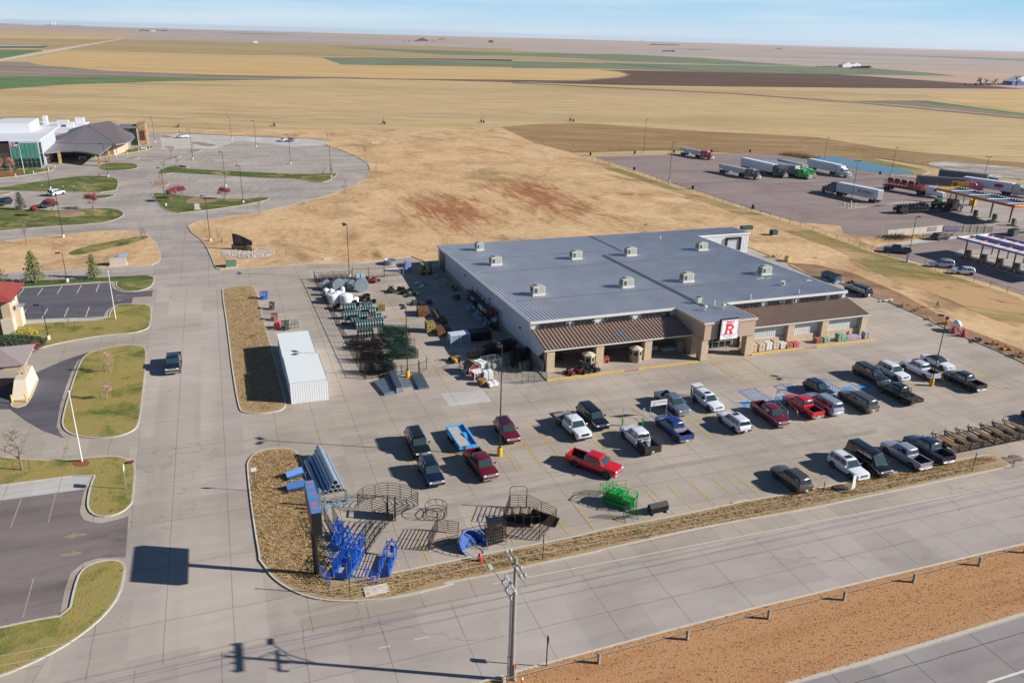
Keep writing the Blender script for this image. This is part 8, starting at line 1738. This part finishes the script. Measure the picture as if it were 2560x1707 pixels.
for i,(x,y,s_) in enumerate(((178,868,'leftmost'),(378,835,'second from the left'),(545,795,'third from the left'),(617,768,'beside the left canopy pier'),(890,685,'under the canopy'),(1075,665,'behind the right pier'),(1303,648,'right of the stone piers'),(1430,618,'below the green windows'),(1555,578,'near the far bench'),(1677,552,'farthest right'))):p=g('A1',x,y);b=MB();b.rev([(.14,0),(.14,.95),(.08,1.05),(0,1.06)],8);o=b.build('bollard_lamp',M_post);o.location=(p.x,p.y,.1);tag(o,'pale bollard along the hospital drive, '+s_,'bollard','pale bollards along the hospital drive')
# bank with red roof, drive-through
t=thing('bank_building','tan building with stone piers and a red tiled roof at the left edge','building',(0,0,0));wbx('wall',-86,-73.4,30.6,37.2,0,5.85,M_stu);wbx('stone_pier',-74.5,-72.9,29.6,31.2,0,2.8,mat('pale_stone_wall','c4b6a2',.9,var=.1));wbx('stone_pier',-74.3,-72.6,33.8,36,0,2.8,MATS['pale_stone_wall']);wbx('wall_panel',-74.2,-73.0,30.0,31.0,2.8,5.8,M_stu)
b=MB();e=[(-88,28.6),(-72.3,28.6),(-72.3,38.8),(-88,38.8)];b.quad((-88,28.6,5.85),(-72.3,28.6,5.85),(-77,33.7,8.0),(-88,33.7,8.0));b.quad((-72.3,28.6,5.85),(-72.3,38.8,5.85),(-77,33.7,8.0));b.quad((-72.3,38.8,5.85),(-88,38.8,5.85),(-88,33.7,8.),(-77,33.7,8.));b.quad(*[(x,y,5.8) for x,y in e]);b.build('roof',mat('red_tile','8a3d35',.6,var=.15,vs=1.5),t)
wbx('awning',-73.0,-71.9,33.0,34.6,3.6,3.7,M_alu);wbx('sign_panel',-73.35,-73.25,33.2,35.6,3.9,5.2,M_trim);b=MB();b.rev([(.0,-73.2),(.4,-73.2),(.4,-73.22)],14,(0,34.4,4.5),'X');b.build('round_emblem',mat('emblem_teal','3f8f84',.6),t);wbx('window',-78,-75,30.5,30.58,.8,2.6,M_dkg)
t=thing('drive_through','bank drive through canopy with grey shingle roof and battered stone end wall','building',(0,0,0));M_shg=mat('shingle_grey','85797a',.9,var=.15,vs=4.,bump=.3)
b=MB();z0,z1=3.55,4.9;b.quad((-85,7.4,z0),(-67.3,7.4,z0),(-71,11.4,z1),(-85,11.4,z1));b.quad((-67.3,7.4,z0),(-67.3,15.3,z0),(-71,11.4,z1));b.quad((-67.3,15.3,z0),(-85,15.3,z0),(-85,11.4,z1),(-71,11.4,z1));b.quad((-85,7.4,z0),(-67.3,7.4,z0),(-67.3,15.3,z0),(-85,15.3,z0));b.build('roof',M_shg,t)
wbx('fascia',-85,-67.6,7.7,7.9,3.0,3.5,M_stu);wbx('fascia',-67.8,-67.6,7.9,15,3.0,3.5,mat('cream_wall','d8c8aa',.8));wbx('wall',-85,-74,8.5,14.5,0,3.4,M_stu)
b=MB();b.loft([[(x0,y0,z),(x1,y0,z),(x1,y1,z),(x0,y1,z)] for x0,x1,y0,y1,z in ((-68.8,-66.95,4.2,11.2,.1),(-68.5,-67.25,6.0,10.8,2.15))]);b.build('stone_wall',MATS['pale_stone_wall'],t)
b=MB();b.quad((-66.93,4.3,.15),(-66.93,11.1,.15),(-67.22,10.7,2.1),(-67.22,6.1,2.1));b.build('cream_wall',MATS['cream_wall'],t)
for x,y in ((-68.2,7.9),(-67.6,7.9),(-67.8,10.2)):wbx('column',x-.15,x+.15,y-.15,y+.15,2.1,3.4,M_stu)
raised('drive_island',gs('E2',(115,1495),(150,1525),(210,1525),(330,1485),(455,1200),(430,1180),(400,1130),(330,1120),(150,1430)),mat('island_tan','b59f7a',.9),.14,.15,1,.06)
for i,(x,y) in enumerate(((145,1470),(310,1460),(415,1190))):p=g('E2',x,y);b=MB();b.rev([(.1,0),(.1,1.0),(.05,1.08),(0,1.08)],8);o=b.build('bollard',mat('bollard_yellow','d6b53c',.6));o.location=(p.x,p.y,.14);tag(o,'yellow bollard at the bank drive through, '+('left front','right front','rear')[i],'bollard','yellow bollards at the drive through')
text('sign_lettering','- UP',1,(-70.2,7.66,3.1),(PI/2,0,0),mat('letter_blue','2c3a78',.6),t,.01,1.0,.3)
# monument sign
p=g('A4',712,1470);t=thing('monument_sign','dark curved SCOTT COUNTY HOSPITAL sign on a low stone base','sign',(-37.8,74.2,.15),-.6)
b=MB();b.box(0,0,0,5.2,.9,1.0);b.box(1.9,-.1,0,1.2,1.0,1.15);b.build('stone_base',M_stone2,t);b=MB();n=12;pr=[(-2.3,1.0)]+[(-2.4+4.6*k/n,3.35-1.35*(k/n)**1.6) for k in range(n+1)]+[(2.2,1.0)];b.side(pr,-.14,.14);b.build('sign_panel',mat('sign_slate','23262a',.4),t)
for i,w in enumerate(('SCOTT','COUNTY','HOSPITAL')):text('lettering',w,1,(-1.05+.1*i,-.16,2.55-.48*i),(PI/2,0,0),mat('sign_silver','8f9498',.4),t,.01,(1.2,1.6,2.0)[i],.32)
random.seed(2);b=MB()
for k in range(900):
 a=random.random()*2*PI;r=math.sqrt(random.random());c_=g('A4',755+300*r*math.cos(a),1500+50*r*math.sin(a));s=random.uniform(.07,.17);x,y=c_
 b.quad((x-s,y,.16),(x,y-s,.16),(x+s*.3,y,.16+s*1.5));b.quad((x+s,y,.16),(x,y-s,.16),(x+s*.3,y,.16+s*1.5));b.quad((x-s,y,.16),(x,y+s,.16),(x+s*.3,y,.16+s*1.5));b.quad((x+s,y,.16),(x,y+s,.16),(x+s*.3,y,.16+s*1.5))
tag(b.build('pebbles',mat('pebble_pale','b0a59c',.9,var=.4,vs=3.),fix=False),'bed of pale pebbles around the stone hospital sign','pebbles',kind='stuff')
p=g('A4',195,1010);t=thing('stone_marker','small cream stone marker on the hospital lawn below the mulch bed','sign',(p.x,p.y,.15));b=MB();b.box(0,0,0,1.2,.35,1.5);b.build('slab',M_post,t);b=MB();b.box(0,.2,0,1.6,.7,.3);b.build('base',M_post,t)
# goal-like frame and short posts in the field
p,q=g('A4',1595,1565),g('A4',1695,1565);t=thing('field_barrier','low cream pipe frame over a concrete lid behind the yard','frame',((p.x+q.x)/2,(p.y+q.y)/2,.15));w=(q-p).length;b=MB();b.tube((-w/2,0,0),(-w/2,0,1.0),.05);b.tube((w/2,0,0),(w/2,0,1.0),.05);b.build('posts',mat('cream_post','cbbf9a',.7),t);b=MB();b.box(0,0,0,w*.8,.9,.15);b.build('lid',M_post,t)
small_sign('A4',(1190,1515),(1183,1435),'short dark post on the dry field right of the stone sign',.1,.1,m=M_pole)
b=MB();p=g('A4',2190,270);b.bbox(0,0,0,4.0,1.2,.5,.15);o=b.build('culvert_outlet',M_post);o.location=(p.x,p.y,.12);tag(o,'pale culvert outlet lying on the dry field beyond the curved road','culvert')
b=MB();q=g('B1',1375,415);b.bbox(0,0,0,2.2,.6,.45,.15);o=b.build('tarp_bundle',mat('tarp_blue','6f86b8',.6));o.location=(q.x,q.y,.15);o.rotation_euler=(0,0,.5);tag(o,'blue and white bundle lying on the dry plot near the tan utility box','bundle')
b=MB()
for k in range(3):b.rev([(.55,-.6),(.6,0),(.55,.6)],14,(k*.0,0,0),'Y') if k == 0 else None
p=g('A5',2230,1192);o=b.build('round_bale',mat('bale_tan','c2a878',.95,var=.2,vs=4.));o.location=(p.x,p.y,.7);tag(o,'round straw bale on the grass behind the store','bale');clutter('A5',(2110,1150),3.6,1.2,.6,14,MATS['bale_tan'],'row of broken straw lumps behind the store beside the round bale','straw_heap','straw',.16);clutter('A5',(840,838),3,1.,.4,8,M_mulch,'brown rubble lump on the dry field behind the store','rubble_heap','rubble',.16)
# ---- trees
for c,x,y,h,r,s_,m,nm in (('B1',400,705,6.2,2.1,'big green pine tree between the dry plot and the upper bank lot',M_pin1,'pine_tree'),('B1',1058,655,4.8,1.55,'smaller pine tree right of the short lamp post',M_pin1,'pine_tree'),('B1',-10,715,3.9,1.9,'pine tree cut by the left photo edge above the red roof',M_pin1,'pine_tree'),('A1',240,1235,4.6,1.75,'dark spruce on the hospital lawn beside the black SUV',M_pin2,'spruce_tree')):
 p=g(c,x,y);conifer(p.x,p.y,h,r,s_,m,nm,1.1)
for c,x,y,h,r,s_ in (('A1',1045,1228,3.9,2.3,'wide red leaved tree on the tip of the hospital lawn'),('A1',585,1248,3.2,1.6,'red leaved tree in front of the dark navy SUV'),('A1',402,1303,2.6,1.0,'small red leaved tree on a bare trunk right of the spruce'),('A1',1925,1142,3.7,1.8,'red leaved tree left of a pair on the hospital lawn'),('A1',2038,1107,3.4,1.5,'red leaved tree right of a pair on the hospital lawn'),('A4',500,893,3.3,1.8,'single red leaved tree beside the striped stalls')):
 p=g(c,x,y);bare(p.x,p.y,h,r,s_,name='red_tree',leaf=M_redl,nl=9,stakes=False,group='red leaved trees at the hospital',multi=True,ls=.11)
for c,x,y,h,r,s_,k in (('B2',1082,316,2.9,.85,'young pinkish tree, upper one on the oval lawn by the street',1),('B2',1052,586,2.5,.65,'young pinkish tree, lower one on the oval lawn by the street',1),('B2',218,1280,5.0,2.2,'bare grey tree with wide crown on the left lawn',0),('A4',888,1062,4.4,1.1,'bare young tree at the road edge below the lamp on the lawn',0),('A4',1846,830,4.4,1.2,'bare young tree on the outer side of the road bend',0),('A4',2197,610,4.,.9,'bare young tree at the rightmost bend of the hospital road',0),('A4',2068,410,4.2,1.1,'bare young tree above the rightmost road bend',0),('A4',1650,220,3.6,1.,'bare young tree at the far corner of the hospital lot',0),('A4',1610,672,4.4,1.4,'bare tree at the right tip of the long grass strip',0),('A4',1700,640,4.,1.3,'bare tree beside the lamp post at the grass strip tip',0),('A4',430,1390,3.8,.8,'thin bare tree left of the stone hospital sign',0),('A4',475,1448,3.0,.6,'shorter bare tree touching the stone sign pebbles',0),('A4',285,1255,3.0,.4,'very thin sapling on dry grass at the street bend',0),
       ('A1',1922,642,4.5,1.4,'bare tree on the small mulch island in the stalls',0),('A1',1988,748,4.0,1.3,'bare tree at the left tip of the long grass strip',0),('A1',1838,810,3.8,1.2,'bare tree on the mulch left of the long grass strip',0),('A1',1800,935,4.,1.3,'bare tree on the mulch island above the red pair',0),('B1',300,272,5.6,2.0,'bare tree with leaning trunk on the dry plot by the road',0),('B1',1585,235,4.2,1.2,'bare tree at the right corner of the dry plot, farther one',0),('B1',1632,292,3.8,.9,'bare tree at the right corner of the dry plot, nearer one',0),('B1',780,1222,3.4,.7,'thin staked tree on the lawn below the upper bank lot',0),('A4',150,345,3.6,.7,'thin bare tree on the triangular mulch island',0)):
 p=g(c,x,y);bare(p.x,p.y,h,r,s_,mb=M_pinkl if k else M_twig,name='young_tree' if k else 'bare_tree',stakes=(c == 'B2' or x == 780),leaf=M_pinkl if k else None,nl=5 if k else 0,ls=.045,thick=.8 if c != 'B2' else 1.)
for i,(x,y,h,r,m,nm) in enumerate(((75,800,5.,.9,M_pin2,'juniper'),(135,830,4.8,1.1,M_pinkl,'red_tree'),(180,790,4.2,.8,M_pin2,'juniper'),(20,820,4.4,1.2,M_pinkl,'red_tree'),(-10,840,4.0,1.0,M_pinkl,'red_tree'))):
 p=g('A1',x,y);s_='narrow tree before the hospital front, '+('dark one between two pink ones','pink one left of the flagpole','dark one nearest the glass','pink one near the left edge','pink one cut by the left edge')[i]
 if nm == 'juniper':conifer(p.x,p.y,h,r,s_,m,nm,1.0)
 else:bare(p.x,p.y,h,r,s_,mb=M_pinkl,name='pink_tree',leaf=mat('dull_pink_leaves','9a6c60',.9,var=.4,vs=2.),nl=6,stakes=False,multi=True,ls=.12)
def bush(name,label,cx,cy,sx,sy,h,m,n,ls=.12,z=.12):
 b=MB();random.seed(int(cx*3))
 for k in range(n):
  a=random.random()*2*PI;r=math.sqrt(random.random());zz=h*(1-r*r*.7)*random.uniform(.35,1);u=Vector((random.gauss(0,1),random.gauss(0,1),random.gauss(.3,1))).normalized()*ls*random.uniform(.6,1.4);v=u.orthogonal().normalized()*ls*.5;c=Vector((cx+sx*r*math.cos(a),cy+sy*r*math.sin(a),z+zz));b.quad(c-u,c+v,c+u,c-v)
 return tag(b.build(name,m,fix=False),label,'shrub')
bush('juniper_hedge','dark green spreading hedge between the bank and its drive through',-75.5,24.5,7.5,4.2,1.7,M_pin2,7000,.16);bush('yellow_shrub','yellow green shrub at the corner of the bank',-71.8,29.8,1.9,1.2,1.1,mat('shrub_yellow','9a8f3a',.9,var=.3,vs=3.),900,.1);bush('red_shrub','dull red shrub at the right end of the dark hedge',-69.3,22.8,1.1,1.6,1.2,mat('shrub_red','6b3a3c',.9,var=.3,vs=3.),600,.1)
# ---- far farms along the horizon
M_ftree=mat('far_trees','3d3a38',.95,var=.2,vs=.02);M_fw=mat('far_white','cfcfd2',.7);M_fr2=mat('far_roof','8c8a8e',.6)
def treeline(c,x0,x1,y,h,n,label,m=None):
 b=MB();random.seed(int(x0))
 for k in range(n):
  p=g(c,x0+(x1-x0)*(k+random.random())/n,y+random.uniform(-.5,.5));w=h*random.uniform(.5,1.1);hh=h*random.uniform(.5,1.15)
  for j in range(14):u=Vector((random.gauss(0,1),random.gauss(0,1),random.gauss(0,1))).normalized()*w*.45;v=u.orthogonal().normalized()*w*.35;q=Vector((p.x+random.gauss(0,w*.5),p.y+random.gauss(0,w*.5),hh*random.uniform(.15,1)));b.quad(q-u,q+v,q+u,q-v)
 return tag(b.build('treeline',m or M_ftree,fix=False),label,'trees',kind='stuff')
for c,x0,x1,y,h,n,s_ in (('A2',0,90,112,9,14,'dark trees on the horizon at the far left'),('A2',200,385,118,10,34,'dark tree belt on the horizon below the white silos'),('A2',630,770,145,9,18,'farmstead trees on the left part of the horizon'),('A2',725,770,129,8,8,'small trees on the skyline above the farmstead'),('A2',1110,1300,138,7,18,'thin tree line on the skyline left of centre'),('A2',1330,1430,145,8,12,'skyline trees near the picture centre'),('A2',1860,2000,158,6,6,'sparse skyline trees right of the centre'),('A2',1850,2050,192,5,14,'dark scrub at the feed yard'),('A3',630,775,118,9,24,'dark grove on the right half of the far plain'),('A3',690,748,147,6,12,'short dark hedge below the far grove'),('A3',870,1050,108,8,18,'skyline trees above the far grove'),('A3',1210,1238,136,7,7,'small dark clump alone on the pale far field'),('A3',1560,1645,223,4.5,22,'dark cattle yard strip beyond the brown field'),('A3',1400,1560,218,2.5,16,'thin dark strip left of the white sheds'),('A3',2080,2290,300,2.5,22,'scrub at the foot of the bare trees at the right edge')):treeline(c,x0,x1,y,h,n,s_)
def fbox(c,x,y,w,d,h,label,m,mr=None,name='farm_shed',cat='building'):
 p=g(c,x,y);t=thing(name,label,cat,(p.x,p.y,0));b=MB();b.box(0,0,0,w,d,h);b.build('wall',m,t);b=MB();b.side([(-w/2-.4,h),(0,h+w*.18),(w/2+.4,h)],-d/2,d/2);b.build('roof',mr or M_fr2,t)
for c,x,y,w,d,h,s_,m,mr in (('A3',1532,218,26,12,5,'white shed beyond the brown field, left one',M_fw,M_fw),('A3',1572,218,22,12,5,'white shed beyond the brown field, right one',M_fw,M_fw),('A3',2325,300,40,14,5,'blue shed with pale roof at the right edge of the plain',mat('far_blue','2c4a9a',.6),M_fw),('A2',705,146,30,20,9,'pale farm building at the left horizon farmstead',M_fw,M_fr2),('A2',636,144,20,14,7,'small building left of the horizon farmstead',M_fw,M_fr2),('A2',1175,199,14,10,4,'white shed alone on the middle plain',M_fw,M_fw),('A2',2255,197,22,18,10,'dark building at the right of the feed yard',M_ftree,M_ftree),('A2',1940,190,60,20,5,'brown feed yard building on the plain',M_brown,M_brown),('A2',2030,185,50,20,4,'pale feed yard building on the plain',M_bare,M_bare),('A3',600,100,50,30,9,'pale buildings on the skyline right of centre',M_fw,M_fr2)):fbox(c,x,y,w,d,h,s_,m,mr)
for i,x in enumerate((238,252)):p=g('A2',x,117);b=MB();b.rev([(13,0),(13,48),(0,52)],14);o=b.build('grain_silo',M_fw);o.location=(p.x,p.y,0);tag(o,'white grain silo on the left horizon, '+('left','right')[i],'silo','white silos on the horizon')
for i,(x,y,h,r) in enumerate(((2150,298,9,6),(2215,300,8,5),(2315,305,12,7),(2175,296,7,5))):
 p=g('A3',x,y);bare(p.x,p.y,h,r,'bare tree by the blue shed on the far plain, '+('leftmost','right of two','tallest before the shed','second')[i],stakes=False,z=0,thick=2.6,mb=M_ftree,group='bare trees by the blue shed')
# ---- loose dead-grass clumps standing in the near verges
def tufts_in(name,label,poly,n,mats,h=(.06,.2),ls=.16):
 bb=[min(p.x for p in poly),max(p.x for p in poly),min(p.y for p in poly),max(p.y for p in poly)];b=MB();c=0
 def inside(x,y):
  r=False
  for k in range(len(poly)):
   a,q=poly[k],poly[k-1]
   if (a.y > y) != (q.y > y) and x < (q.x-a.x)*(y-a.y)/(q.y-a.y)+a.x:r=not r
  return r
 while c < n:
  x,y=random.uniform(*bb[:2]),random.uniform(*bb[2:])
  if not inside(x,y):continue
  c += 1;b.cur=random.choice((0,0,0,1,1,2));s_=random.uniform(.5,1.4);hh=random.uniform(*h)*s_
  for j in range(5):a=random.random()*2*PI;r=ls*s_*random.uniform(.2,.8);u,v=.018*math.sin(a)*s_,.018*math.cos(a)*s_;b.quad((x-u,y+v,.14),(x+u,y-v,.14),(x+r*math.cos(a),y+r*math.sin(a),.14+hh*random.uniform(.7,1.2)))
 return tag(b.build(name,mats,fix=False),label,'grass',kind='stuff')
TM=[mat('tuft_straw','caa974',.9,var=.3,vs=1.),mat('tuft_brown','94683f',.9,var=.3,vs=1.),mat('tuft_green','6a6a34',.9,var=.3,vs=1.)]
tufts_in('dead_grass','tufts of dead grass in the corner island and roadside strip',inset(gs('C4',(110,225),(300,165),(460,165),(540,200),(610,430),(700,730),(880,1435),'C5',(1450,1480),'C6',(530,1575),(1400,1415),(2156,1250),'C7',(2050,805),(2180,850),(1800,975),(600,1228),'D2',(0,495),'D1',(1000,335),(0,535),'D3',(1650,320),(1100,345),(720,230),(540,60),'C4',(180,1170),(75,600),(75,300)),.3),13000,TM)
tufts_in('dead_grass','tufts of dead grass in the long island beside the white sheds',inset(gs('B4',(210,430),(450,410),(520,560),(690,1180),(740,1450),(530,1512),(345,1470),(250,800)),.2),5000,TM)
tufts_in('dead_grass','tufts of dead grass on the brown highway verge',gs('D1',(250,1620),(720,1485),(1664,1230),'D2',(900,820),(2352,475),(2800,360),(2800,700),(2352,850),(1460,1120),(1090,1230),(600,1350)),6000,TM,(.03,.08),.12)

# ================================================================ AIR
b=MB();n=48;zb_,zt_=-1.0,57.;R2_h=12600.
b.v=[(CAMX+R2_h*math.cos(2*PI*k/n),CAMY+R2_h*math.sin(2*PI*k/n),z) for z in (zb_,zt_) for k in range(n)]
b.f=[tuple(range(n))[::-1],tuple(range(n,2*n))] + [(k,(k+1) % n,n+(k+1) % n,n+k) for k in range(n)];b.mi=[0]*len(b.f)
hm=bpy.data.materials.new('haze_air');hm.use_nodes=True;nt=hm.node_tree;nt.nodes.clear();o_=N(nt,'ShaderNodeOutputMaterial');v_=N(nt,'ShaderNodeVolumePrincipled')
v_.inputs['Color'].default_value=(.78,.86,1.,1);v_.inputs['Density'].default_value=4.5e-5;v_.inputs['Anisotropy'].default_value=.3;nt.links.new(v_.outputs[0],o_.inputs[1])
hz=b.build('haze',hm,fix=True,kind='stuff');tag(hz,'thin pale haze lying over the far plain','haze')
